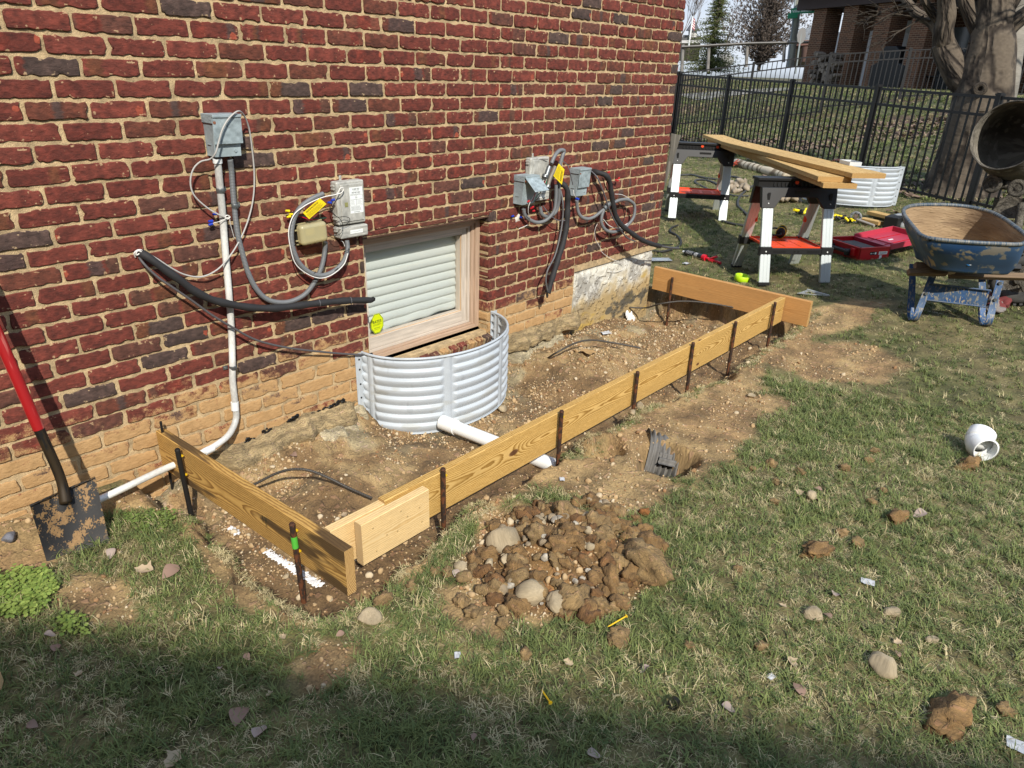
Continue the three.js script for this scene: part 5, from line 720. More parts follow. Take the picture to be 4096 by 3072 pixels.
  for (const F of [LF, RF]) { const f = F.clone(); f.y += .004; const topN = f.clone().addScaledVector(back, .10); topN.y = .44; topN.addScaledVector(bl, F === LF ? .07 : .03); const topB = f.clone().addScaledVector(back, .34); topB.y = .44; const lb = f.clone().addScaledVector(back, .10); part(g, 'leg', strapG([topN, topN.clone().lerp(f, .55), f.clone().add(V3(0, .03, 0)), f.clone().addScaledVector(back, .04), lb.clone().add(V3(0, .02, 0)), lb.clone().lerp(topB, .5).add(V3(0, .02, 0)), topB], .045, .005), blue); for (const t of [.05, .40]) { const c = cyl(.011, .011, .008, 10); const b = topN.clone().lerp(f, t); c.rotateX(Math.PI / 2); c.rotateY(-1.0); c.translate(b.x - .008, b.y, b.z + .004); part(g, 'bolt', c, M.galv); } }
  { const n0 = LF.clone().addScaledVector(back, .065), n1 = RF.clone().addScaledVector(back, .065); const y0 = LF.y + .165, y1 = LF.y + .285; part(g, 'brace', mg([gridGeo(20, 6, (u, v) => { const p = n0.clone().lerp(n1, u).addScaledVector(bl, mix(.05, -.02, u)); p.y = mix(y0, y1, v); p.addScaledVector(back, .02 * v); return p; }), ...[y0, y1].map(y => { const a = n0.clone().addScaledVector(bl, .05), b = n1.clone().addScaledVector(bl, -.02); a.y = b.y = y; return rod(a, b, .006, 6); })]), blue); }
  // handles
  const h0 = ony(Zw(140, 524), .455), h1 = ony(Zw(400, 528), .455); part(g, 'handle', between(bx(.042, h0.distanceTo(h1), .042, 0, 0, 0, .006), h0, h1), wood); const hg = ony(Zw(445, 522), .455); part(g, 'grip', rod(h1.clone().lerp(h0, .02), hg, .0165, 16), std(rgb(.44, .33, .20), .8)); part(g, 'grip', (() => { const s = new THREE.SphereGeometry(.0185, 14, 10); s.translate(hg.x, hg.y, hg.z); return s; })(), std(rgb(.44, .33, .20), .8));
  const k0 = ony(Zw(420, 542), .43), k1 = ony(Zw(925, 556), .43), k2 = k0.clone().add(k1.clone().sub(k0).multiplyScalar(1.35)); part(g, 'handle', between(bx(.044, k0.distanceTo(k2), .044, 0, 0, 0, .006), k0, k2), wood);
  const u0 = ony(Zw(210, 484), .47), u1 = ony(Zw(300, 490), .47); part(g, 'wedge', between(bx(.05, u0.distanceTo(u1) + .05, .05, 0, 0, 0, .004), u0, u1), wood); const c0 = k0.clone().addScaledVector(back, .12), c1 = k1.clone().addScaledVector(back, .1); c0.y = c1.y = .47; part(g, 'crosspiece', between(bx(.05, c0.distanceTo(c1), .04, 0, 0, 0, .003), c0, c1), M.black);
}
// ---------------------------------------------------------------- cement mixer at the right edge
{
  const cem = new THREE.MeshStandardMaterial({ map: tex(512, 512, (u, v) => { const n = fbm(u * 8, v * 8, 6, 75, 8), f = fbm(u * 34, v * 34, 3, 76, 34); const c = mix3([.45, .43, .39], [.30, .285, .26], sst(.35, .65, n)); return mix3(c, [.60, .58, .54], sst(.58, .7, f) * .5); }), bumpMap: soilBump, bumpScale: .016, roughness: 1, side: THREE.DoubleSide });
  const foot = gpx(Z6(1440, 1370)), g = thing('cement_mixer', 'cement crusted drum mixer with its mouth turned to the wheelbarrow', 'cement mixer'); const D = Math.hypot(foot.x - CAM.x, foot.z - CAM.z);
  const mouth = atd(Z6(1375, 235), D - .1), ax = mouth.clone().sub(CAM).normalize().negate(); ax.addScaledVector(rgt, -.52).addScaledVector(dwn, -.28).normalize();
  const prof = [[0, .62], [.20, .62], [.27, .55], [.31, .42], [.315, .26], [.295, .12], [.27, .03], [.262, .0], [.272, -.006], [.276, .004], [.27, .02], [.258, .03], [.28, .13], [.30, .27], [.29, .42], [.25, .54], [.0, .60]].map(p => new THREE.Vector2(p[0] * .86, -p[1] * .86)); const dg = new THREE.LatheGeometry(prof, 56); const P = dg.attributes.position; for (let i = 0; i < P.count; i++) { const x = P.getX(i), y = P.getY(i), z = P.getZ(i), k = 1 + .012 * (vn(x * 22 + 5, z * 22 + y * 9, 78) - .5); P.setXYZ(i, x * k, y, z * k); } dg.computeVertexNormals(); dg.applyQuaternion(new THREE.Quaternion().setFromUnitVectors(V3(0, 1, 0), ax)); dg.translate(mouth.x, mouth.y, mouth.z); part(g, 'drum', dg, cem);
  const back = mouth.clone().addScaledVector(ax, -.5); part(g, 'paddle', between(bx(.10, .30, .02, 0, 0, 0, .004), mouth.clone().addScaledVector(ax, -.06).addScaledVector(rgt, .1).addScaledVector(dwn, -.13), mouth.clone().addScaledVector(ax, -.33).addScaledVector(rgt, .22).addScaledVector(dwn, -.05)), cem);
  const wheel = (p, r, w, face, nm, m) => { const q = new THREE.Group(); q.name = nm; q.position.copy(p); q.quaternion.setFromUnitVectors(V3(0, 0, 1), face); g.add(q); part(q, 'tyre', new THREE.TorusGeometry(r * .74, r * .27, 12, 26).scale(1, 1, w), m); const rc = cyl(r * .55, r * .55, r * .3 * w, 20); rc.rotateX(Math.PI / 2); part(q, 'rim', rc, cem); const hb = cyl(r * .16, r * .16, r * .6 * w, 12); hb.rotateX(Math.PI / 2); part(q, 'hub', hb, cem); for (let i = 0; i < 5; i++) { const s = bx(r * .1, r * .42, r * .36 * w, 0, r * .33, 0); s.rotateZ(i * 1.2566); part(q, 'spoke', s, cem); } return q; };
  const fc = ax.clone().setY(0).normalize(); wheel(atd(Z6(1275, 555), D), .068, .8, fc, 'roller', cem); wheel(atd(Z6(1440, 585), D - .06), .062, .8, fc.clone().addScaledVector(rgt, .3).normalize(), 'roller', cem);
  part(g, 'axle', rod(atd(Z6(1275, 555), D + .05), atd(Z6(1440, 570), D + .05), .035, 12), cem); part(g, 'cover', gridGeo(20, 20, (u, v) => { const p = atd(Z6(mix(mix(1290, 1255, v), mix(1500, 1620, v), u), mix(640, 775, v) + 12 * Math.sin(u * 9 + v * 4)), D + .02 + .05 * Math.sin(u * 3 + v * 2)); return p; }), cem);
  part(g, 'frame', mg([rod(atd(Z6(1475, 680), D), atd(Z6(1440, 870), D - .02), .028, 12), rod(atd(Z6(1440, 870), D - .02), atd(Z6(1520, 1090), D + .05), .028, 12), rod(atd(Z6(1400, 1110), D + .1), atd(Z6(1640, 1130), D + .1), .03, 12)]), cem); part(g, 'motor', (() => { const l = bx(.22, .2, .2, 0, 0, 0, .04); const p = atd(Z6(1420, 1085), D + .16); l.translate(p.x, p.y, p.z); return l; })(), cem);
  const wr = .19, wp = atd(Z6(1415, 1290), D + .02); wp.y = lawnBase(wp.x, wp.z) + wr; const wq = wheel(wp, wr, .85, ax.clone().setY(0).normalize().addScaledVector(rgt, .5).normalize(), 'wheel', std(rgb(.10, .10, .095), .9, 0, { map: mottle })); const tr = []; for (let i = 0; i < 30; i++) for (const s of [-1, 1]) { const b = bx(.02, .012, .045, 0, wr * 1.0, s * .024, .002); b.rotateZ((i + (s > 0 ? .5 : 0)) / 30 * 6.2832); tr.push(b); } part(wq, 'tread', mg(tr), std(rgb(.07, .07, .068), .9)); const w2 = wp.clone().addScaledVector(rgt, .6).addScaledVector(fc, -.1); w2.y = wp.y; wheel(w2, wr, .85, fc, 'wheel', M.rubber);
}
// red rag heap and sticks by the mixer wheel
{ srand(61); const p = gpx(Z6(1300, 1370)), g = thing('red_rags', 'crumpled dark red rags on the grass by the mixer wheel', 'rags', null, p); const rm = std(rgb(.16, .03, .03), .9), gm = std(rgb(.2, .18, .17), .9); for (let i = 0; i < 7; i++) { const l = lump(110 + i, 2, .9); l.scale(rr(.04, .08), rr(.025, .05), rr(.03, .06)); l.translate((i - 3) * .06, .025, rr(-.04, .04)); part(g, 'fold', l, i % 3 ? rm : gm); } }
// ---------------------------------------------------------------- red tool case, open on the grass
{
  const g = thing('tool_case', 'open red plastic tool case with black tray on the grass', 'tool case'); const A = gpx(Zc(420, 775)), B = gpx(Zc(800, 735)), H = .115; const X = B.clone().sub(A); X.y = 0; const w = X.length(); X.normalize(); const Zd = X.clone().cross(UP).normalize(); if (Zd.dot(fwd) < 0) Zd.negate();   // Zd points away from the camera
  const lf = gpx(Zc(60, 700)), dp = .34; g.position.copy(A); const bas = new THREE.Matrix4().makeBasis(X, UP, X.clone().cross(UP)); g.quaternion.setFromRotationMatrix(bas); // local x right, z toward viewer
  const wd = Math.max(w, .32), L = .46; // case body: runs back-left from its near end face
  const off = V3(0, 0, 0); const body = part(g, 'body', mg([bx(wd, H, .008, wd / 2, H / 2, -.004), bx(wd, H, .008, wd / 2, H / 2, -L), bx(.008, H, L, .004, H / 2, -L / 2), bx(.008, H * .9, L, wd - .004, H * .45, -L / 2), bx(wd, .008, L, wd / 2, .006, -L / 2)]), M.red); part(body, 'lip', mg([bx(wd + .016, .012, .016, wd / 2, H, -.004), bx(wd + .016, .012, .016, wd / 2, H, -L), bx(.016, .012, L, 0, H, -L / 2)]), M.red); part(g, 'tray', mg([bx(wd * .8, .03, L * .7, wd * .42, H * .7, -L * .5, .008), bx(.02, .05, L * .7, wd * .2, H * .75, -L * .5, .006)]), M.blackPlastic); part(g, 'handle', mg([bx(.05, .03, L * .62, -.035, H * .55, -L * .5, .01), bx(.07, .06, .05, -.02, H * .5, -L * .25, .01), bx(.07, .06, .05, -.02, H * .5, -L * .75, .01)]), M.blackPlastic); part(g, 'latch', mg([bx(.03, .07, .05, -.012, H * .6, -L * .15, .005), bx(.03, .07, .05, -.012, H * .6, -L * .85, .005)]), M.red);
  const num = canvasTex(256, 64, x => { x.fillStyle = '#e9e9e6'; x.fillRect(0, 0, 256, 64); x.fillStyle = '#151515'; x.font = 'bold 46px monospace'; x.fillText('10240355', 14, 48); }); const pl = new THREE.PlaneGeometry(.10, .028); pl.translate(wd * .78, H * .56, .0012); part(g, 'number_label', pl, std(0xffffff, .5, 0, { map: num })); const ic = canvasTex(128, 48, x => { x.fillStyle = '#171717'; x.fillRect(0, 0, 128, 48); x.fillStyle = '#eee'; x.beginPath(); x.arc(98, 24, 18, 0, 7); x.fill(); x.fillRect(14, 14, 14, 20); x.fillRect(50, 18, 12, 14); }); const ip = new THREE.PlaneGeometry(.085, .028); ip.translate(wd * .46, H * .56, .0012); part(g, 'icon_label', ip, std(0xffffff, .5, 0, { map: ic })); const wl = new THREE.PlaneGeometry(.03, .035); wl.translate(wd * .72, H * .22, .0014); part(g, 'paper_scrap', wl, M.white);
  const lid = new THREE.Group(); lid.name = 'lid'; lid.position.set(wd, H * .8, 0); lid.rotation.z = .13; g.add(lid); part(lid, 'shell', mg([bx(.46, .006, L * 1.0, .23, 0, -L / 2), bx(.46, .05, .008, .23, .025, 0), bx(.46, .05, .008, .23, .025, -L), bx(.008, .05, L, .46, .025, -L / 2), bx(.02, .03, L, .0, .01, -L / 2)]), std(rgb(.42, .04, .07), .38)); part(lid, 'ridge', mg([bx(.4, .004, .006, .23, .006, -L * .3), bx(.4, .004, .006, .23, .006, -L * .7), bx(.004, .006, L * .8, .12, .006, -L / 2)]), M.red); part(lid, 'sticker', bx(.05, .002, .02, .22, .006, -L * .5), M.white);
}
// scraps of lumber behind the case
{
  const lum = (Z, a, b, y, w, label) => { const p = gpx(Z(...a)), q = gpx(Z(...b)); p.y += y; q.y += y; putPlank('lumber_offcut', label, 'offcut', null, p, q, w, .038, q.clone().sub(p).cross(UP).normalize(), WT.deck, endPine); };
  lum(Zc, [570, 215], [1040, 330], .05, .12, 'pale lumber offcut lying behind the red case lid'); lum(Zc, [460, 290], [700, 345], .04, .09, 'short lumber offcut lying beside the black pipe flange'); lum(Z6, [1440, 1030], [1520, 1050], .12, .14, 'lumber offcut lying behind the wheelbarrow handle');
  const bp = gpx(Zc(850, 345)), bag = thing('plastic_bag', 'grey crumpled plastic bag with black box behind the red case', 'bag', null, bp); part(bag, 'box', bx(.2, .12, .14, 0, .06, 0, .01), M.black); const l = lump(130, 3, .8); l.scale(.12, .08, .1); l.translate(.16, .06, .06); part(bag, 'bag', l, std(0x8f9294, .4));
  const fp = gpx(Zc(370, 300)), fl = thing('pipe_flange', 'grey round flange on the end of a pole lying on the grass', 'flange', null, fp); const fa = CAM.clone().sub(fp).normalize(); const ring = new THREE.TorusGeometry(.05, .014, 8, 28); const fq = new THREE.Quaternion().setFromUnitVectors(V3(0, 0, 1), fa); ring.scale(1, 1, .5); ring.applyQuaternion(fq); ring.translate(0, .07, 0); part(fl, 'ring', ring, std(rgb(.16, .17, .18), .5)); const hs = []; for (let i = 0; i < 8; i++) { const h = cyl(.005, .005, .02, 8); h.rotateX(Math.PI / 2); h.translate(.05 * Math.cos(i * .785), .05 * Math.sin(i * .785), .004); h.applyQuaternion(fq); h.translate(0, .07, 0); hs.push(h); } part(fl, 'bolt_hole', mg(hs), M.black); part(fl, 'core', (() => { const l = lump(131, 2, .6); l.scale(.034, .034, .02); l.translate(0, .07, 0); return l; })(), std(rgb(.10, .07, .05), .9)); const pe = gpx(Zc(620, 350)); part(fl, 'pole', rod(V3(.02, .05, -.02), pe.clone().sub(fp).add(V3(0, .02, 0)), .014, 10), std(rgb(.30, .27, .24), .8));
  srand(62); const tool = (q, label, n) => { const p = gpx(Zc(...q)), g = thing('hand_tool', label, 'hand tool', 'black and yellow tools on the grass', p); g.rotation.y = rr(0, 6); for (let i = 0; i < n; i++) part(g, i % 2 ? 'grip' : 'jaw', rod(V3(rr(-.05, .05), rr(.02, .05), rr(-.05, .05)), V3(rr(-.10, .10), rr(.02, .07), rr(-.08, .08)), rr(.008, .016), 8), i % 2 ? M.yellow : M.black); };
  tool([90, 250], 'black and yellow clamps tangled on the grass by the sawhorse leg', 6); tool([190, 270], 'black and yellow clamps tangled on the grass by the sawhorse leg', 9); tool([310, 300], 'black and yellow clamps tangled on the grass by the sawhorse leg', 6); const tp = (q) => Zp(...q); { const p = gpx(Zp(750, 590)), g = thing('hand_tool', 'yellow and black clamp on the grass seen between the sawhorse legs', 'hand tool', null, p); for (let i = 0; i < 6; i++) part(g, i % 2 ? 'grip' : 'jaw', rod(V3(rr(-.06, .06), rr(.02, .05), rr(-.05, .05)), V3(rr(-.12, .12), rr(.02, .07), rr(-.08, .08)), rr(.008, .018), 8), i % 2 ? M.black : M.yellow); }
}
// caulking gun, steel plate, tape roll, speed square, paper, fitting
{
  const a = gpx(Z5(280, 1285)), b = gpx(Z5(590, 1372)), d = b.clone().sub(a), at = (t, y) => a.clone().addScaledVector(d, t).add(V3(0, y, 0)); const g = thing('caulk_gun', 'caulking gun with printed tube and red frame on the grass', 'caulking gun');
  part(g, 'tube', rod(at(.05, .03), at(.55, .03), .026, 18), std(0xffffff, .5, 0, { map: canvasTex(256, 128, (x) => { x.fillStyle = '#1e1e20'; x.fillRect(0, 0, 256, 128); x.fillStyle = '#d8d8d6'; x.fillRect(24, 0, 42, 128); x.fillRect(200, 10, 36, 100); x.font = 'bold 30px sans-serif'; x.fillText('ADHESIVE', 72, 60); for (let i = 0; i < 5; i++) x.fillRect(80, 76 + i * 9, 100, 2); }) })); part(g, 'nozzle', rod(at(-.03, .03), at(.06, .03), .012, 10), M.white); part(g, 'frame', mg([rod(at(.52, .03), at(.60, .03), .030, 16), rod(at(.6, .03), at(.98, .02), .013, 8), rod(at(.7, .03), at(.86, .07), .012, 8), rod(at(.68, .02), at(.8, .015), .016, 8)]), std(0xc3172b, .5));
  const pl = gpx(Z5(70, 1340)), pg = thing('steel_plate', 'steel plate with two holes and blue chalk on the grass', 'plate', null, pl); const sh = new THREE.Shape([[-.12, -.055], [.12, -.055], [.12, .055], [-.12, .055]].map(p => new THREE.Vector2(p[0], p[1]))); for (const x of [-.05, .05]) { const h = new THREE.Path(); h.absarc(x, 0, .022, 0, 6.29); sh.holes.push(h); } const pe = new THREE.ExtrudeGeometry(sh, { depth: .004, bevelEnabled: false }); pe.rotateX(-Math.PI / 2); pe.rotateY(-.7); pe.translate(0, .02, 0); part(pg, 'plate', pe, std(0xb7bec6, .4, .5, { map: mottle }));
  const tp = gpx(Z5(758, 1500)), tg = thing('tape_roll', 'lime green roll of marking tape beside the trench', 'tape', null, tp); tg.position.y += .006; const tape = new THREE.LatheGeometry([[.045, 0], [.066, 0], [.066, .045], [.045, .045], [.045, 0]].map(p => new THREE.Vector2(p[0], p[1])), 36); part(tg, 'roll', tape, std(0xb8e21a, .5)); tg.rotation.x = .12;
  const c = ['#'], sq = [[1215, 1625], [1300, 1590], [1485, 1635]].map(q => gpx(Z5(...q)).add(V3(0, .012, 0))); const sg = thing('speed_square', 'silver triangular speed square lying on the grass', 'square'); const tri = new THREE.Shape([[sq[0].x, -sq[0].z], [sq[1].x, -sq[1].z], [sq[2].x, -sq[2].z]].map(p => new THREE.Vector2(p[0], p[1]))); const m = sq[0].clone().add(sq[1]).add(sq[2]).multiplyScalar(1 / 3); const hp = new THREE.Path(sq.map(s => s.clone().lerp(m, .45)).map(s => new THREE.Vector2(s.x, -s.z))); tri.holes.push(hp); const te = new THREE.ExtrudeGeometry(tri, { depth: .004, bevelEnabled: false }); te.rotateX(-Math.PI / 2); te.translate(0, m.y, 0); part(sg, 'blade', te, std(0xb9bcba, .35, .6)); part(sg, 'fence', rod(sq[1].clone().setY(m.y + .008), sq[2].clone().setY(m.y + .008), .008, 6), M.alu);
  const paper = (Z, q, s, seed, label, y = .012, col = 0xb9bbbe) => { s *= .55; const p = gpx(Z(...q)); const g = gridGeo(10, 8, (u, v) => V3((u - .5) * s * 1.4, s * .22 * Math.abs(vn(u * 3, v * 3, seed) - .3), (v - .5) * s)); const m = solo('paper_scrap', g, std(col, .7), label, 'litter'); m.position.copy(p); m.position.y += y; m.rotation.y = seed; };
  paper(Z5, [300, 1365], .09, 3, 'torn white paper scrap beside the caulking gun'); paper(B6, [680, 525], .035, 4, 'small torn white scrap on the shaded grass'); paper(B7, [1140, 235], .06, 5, 'shiny white plastic scrap on the grass'); paper(B7, [480, 885], .035, 6, 'small white feather shaped scrap on the grass'); paper(B3, [1010, 600], .04, 7, 'small white scrap at the trench edge'); paper(B7, [2170, 1360], .08, 8, 'white plastic strip at the lawn edge'); paper(Zk, [800, 155], .10, 9, 'crumpled white plastic strip on the soil beyond the window well', .02); paper(Zk, [680, 295], .12, 11, 'crumpled brown paper bag on the soil beyond the window well', .03, 0xa98a5e);
  // white elbow fitting
  const ep = gpx(B4(1815, 690)), eg = thing('pipe_elbow', 'white plastic pipe elbow lying on the lawn', 'pipe fitting', null, ep); const out = CAM.clone().sub(ep).setY(0).normalize().applyAxisAngle(UP, .62), away = out.clone().applyAxisAngle(UP, 2.4); const hub = V3(0, .062, 0), q1 = hub.clone().addScaledVector(out, .075), q2 = hub.clone().addScaledVector(away, .06).add(V3(0, .035, 0)); const ring = (a, b, ro, ri) => { const L = a.distanceTo(b); const l = new THREE.LatheGeometry([[ri, L / 2], [ro, L / 2], [ro, -L / 2], [ri, -L / 2], [ri, L / 2]].map(p => new THREE.Vector2(p[0], p[1])), 36); return between(l, a, b); }; part(eg, 'socket', ring(hub.clone().addScaledVector(out, .012), q1, .062, .054), M.pvc); part(eg, 'bend', sweep([hub.clone().addScaledVector(out, .02), hub.clone().addScaledVector(away, .012).add(V3(0, .008, 0)), hub.clone().addScaledVector(away, .03).add(V3(0, .02, 0))], .0585, 16, 28), M.pvc); part(eg, 'socket', ring(hub.clone().addScaledVector(away, .012).add(V3(0, .01, 0)), q2, .062, .054), M.pvc); part(eg, 'stop', ring(hub.clone().addScaledVector(out, .018), hub.clone().addScaledVector(out, .03), .055, .036), M.white);
  // nail, cap and lumber end at the frame edge
  for (const [Z, p, q, lb] of [[B6, [1625, 355], [1738, 302], 'yellow duplex nail beside a clay clod'], [B6, [1210, 755], [1262, 850], 'yellow straw like nail in the shaded grass']]) { const a = gpx(Z(...p)), b = gpx(Z(...q)); a.y += .018; b.y += .028; const g = thing('duplex_nail', lb, 'nail'); part(g, 'shank', rod(a, b, .0026, 8), nailMat); const e = b.clone().sub(a).normalize(); part(g, 'head', rod(b, b.clone().addScaledVector(e, .003), .006, 10), nailMat); }
  const bc = gpx(B6(2040, 840)), cg = cyl(.016, .016, .026, 18, true); const cm = solo('bottle_cap', cg, std(0x101012, .4), 'small black plastic cap in the shaded grass', 'cap'); cm.position.copy(bc); cm.position.y += .02; cm.rotation.set(.4, 0, 1.1);
  const le = ony(B5(38, 660), .03); putPlank('lumber_offcut', 'pale lumber end reaching in over the shaded lawn', 'offcut', null, V3(le.x - .004, .035, le.z).add(V3(-.5, 0, -.22)), V3(le.x - .012, .035, le.z), .038, .038, UP, WT.kick, endPale);
  // orange cord heap, hoses, white log, loose rocks behind the saw horses
  srand(63); const oc = gpx(Zp(160, 185)); const cp = []; for (let i = 0; i < 40; i++) { const t = i * .9; cp.push(V3(oc.x + .14 * Math.cos(t) * rr(.5, 1.1), oc.y + .03 + .10 * rnd(), oc.z + .18 * Math.sin(t) * rr(.5, 1.1))); } solo('extension_cord', sweep(cp, .006, 300, 6), std(0xb8452a, .6), 'tangled orange extension cord heaped on the grass', 'cord');
  const hose = (Z, list, r, col, label, y = .015) => solo('hose', sweep(list.map(q => gpx(Z(...q)).add(V3(0, y, 0))), r, 90, 8), std(col, .7), label, 'hose'); const hc = 0x38393a;
  hose(Zg, [[250, 400], [350, 405], [450, 400], [560, 425], [640, 440], [760, 450], [900, 420], [1010, 440]], .016, hc, 'dark grey hose running across the grass behind the near sawhorse'); hose(Zg, [[640, 560], [500, 480], [540, 455], [640, 465], [780, 520], [900, 560], [1010, 520], [1120, 530]], .016, hc, 'dark grey hose curling under the far sawhorse'); hose(Zp, [[350, 350], [290, 390], [235, 440], [215, 520], [270, 580], [330, 640], [340, 680], [280, 695], [180, 680], [80, 655]], .015, hc, 'dark grey hose snaking past the near sawhorse leg'); hose(Z5, [[20, 1265], [90, 1270], [180, 1250], [240, 1225], [255, 1180], [215, 1130], [170, 1105], [180, 1070], [230, 1050]], .012, 0x242526, 'black hose curling on the grass at the house corner');
  hose(Zg, [[860, 610], [960, 640], [1100, 640]], .012, hc, 'short dark hose end lying by the pale rocks');
  const l0 = gpx(Zp(190, 180)), l1 = gpx(Zp(620, 300)); l0.y += .06; l1.y += .06; solo('log', sweep([l0, l0.clone().lerp(l1, .5), l1], t => .062 + .004 * Math.sin(t * 20), 30, 14), std(0xffffff, .9, 0, { map: tex(256, 256, (u, v) => mix3([.72, .68, .60], [.42, .37, .30], sst(.52, .65, fbm(u * 14, v * 8, 5, 79)))) }), 'pale barked log lying along the fence line', 'log'); const l2 = gpx(Zg(470, 165)), l3 = gpx(Zg(700, 190)); l2.y += .05; l3.y += .05; solo('log', sweep([l2, l2.clone().lerp(l3, .5), l3], .06, 20, 14), std(rgb(.5, .45, .37), .9, 0, { map: mottle }), 'short pale log seen under the far sawhorse', 'log');
  const rk = [lump(201, 2, .5), lump(202, 2, .5), lump(203, 2, .5)], rm = std(rgb(.46, .38, .28), .95, 0, { map: mottle }); const rocks = (Z, c, n, sx, sy, label, grp) => { for (let i = 0; i < n; i++) { const p = gpx(Z(c[0] + rr(-sx, sx), c[1] + rr(-sy, sy))); const m = solo('rock', rk[i % 3], rm, label, 'rock', grp); const s = rr(.03, .075); m.position.copy(p); m.position.y += s * .4 + rr(0, .05); m.scale.set(s * rr(.8, 1.6), s * rr(.5, .9), s); m.rotation.set(rr(0, 6), rr(0, 6), 0); } };
  rocks(Zp, [230, 385], 16, 95, 34, 'pale rock in the heap between the sawhorses', 'rock heap between the sawhorses'); rocks(Zp, [620, 470], 15, 105, 26, 'pale rock in the heap seen under the near sawhorse', 'rock heap under the near sawhorse');
}
// ---------------------------------------------------------------- black metal fences
const fenceMat = std(rgb(.008, .008, .009), .5);
const posG = bx(.058, 1, .058), capG = mg([bx(.07, .02, .07), bx(.05, .012, .05, 0, .014, 0)]), picG = bx(.017, 1, .017), railG = bx(1, .030, .027);
function fence(posts, label, wires) {             // posts: [x, z, yTop]
  const g = thing('metal_fence', label, 'fence');
  const wr = [];
  posts.forEach((p, i) => {
    const yb = lawnBase(p[0], p[1]) - .05, h = p[2] - yb; const m = part(g, 'post', posG, fenceMat); m.position.set(p[0], yb + h / 2, p[1]); m.scale.y = h; const q = posts[Math.min(i + 1, posts.length - 1)], o = posts[Math.max(i - 1, 0)]; const ang = Math.atan2(-(q[1] - o[1]), q[0] - o[0]); m.rotation.y = ang; const c = part(m, 'cap', capG, fenceMat); c.position.y = .5; c.scale.y = 1 / h;
    if (i === posts.length - 1) return;
    const n = posts[i + 1], L = Math.hypot(n[0] - p[0], n[1] - p[1]), a = Math.atan2(-(n[1] - p[1]), n[0] - p[0]), slope = Math.atan2(n[2] - p[2], L), yb2 = lawnBase(n[0], n[1]);
    const rail = (d0, d1) => { const r = part(g, 'rail', railG, fenceMat); r.position.set((p[0] + n[0]) / 2, (p[2] + n[2]) / 2 - (d0 + d1) / 2, (p[1] + n[1]) / 2); r.rotation.set(0, a, slope, 'YXZ'); r.scale.x = L / Math.cos(slope); };
    rail(.03, .03); rail(.215, .215); const bot = (p[2] + n[2]) / 2 - ((yb + .05 + yb2) / 2 + .09); rail(bot, bot);
    const k = Math.max(4, Math.round(L / .112)); for (let j = 1; j < k; j++) { const t = j / k, yt = mix(p[2], n[2], t) - .03, y0 = yt - bot + .0; const m2 = part(g, 'picket', picG, fenceMat); m2.position.set(mix(p[0], n[0], t), (yt + y0) / 2 + .0, mix(p[1], n[1], t)); m2.scale.y = yt - y0; m2.rotation.y = a; }
    if (wires) { for (let j = 0; j < 9; j++) { const y = .12 + j * .1; wr.push(rod(V3(p[0], p[2] - bot - .02 + y, p[1]), V3(n[0], n[2] - bot - .02 + y, n[1]), .0012, 4)); } }
  });
  if (wr.length) { const m = part(g, 'mesh_wire', mg(wr), fenceMat); m.userData.kind = 'stuff'; }
}
fence([[12.635, -4.815, 1.684], [11.643, -3.277, 1.655], [10.652, -1.739, 1.63], [9.66, -.201, 1.608], [8.669, 1.337, 1.578], [7.678, 2.875, 1.55]], 'black metal picket fence standing just beyond the sawhorses and mixer', true);
fence([[12.60, -4.87, 1.684], [14.1, -5.75, 1.684], [15.6, -6.6, 1.684], [17.037, -7.352, 1.70], [17.992, -5.79, 1.979], [18.946, -4.229, 2.248], [19.901, -2.668, 2.40], [20.86, -1.10, 2.50], [21.81, .46, 2.58], [22.77, 2.02, 2.63]], 'black metal picket fence climbing the slope in front of the brick porch', false);
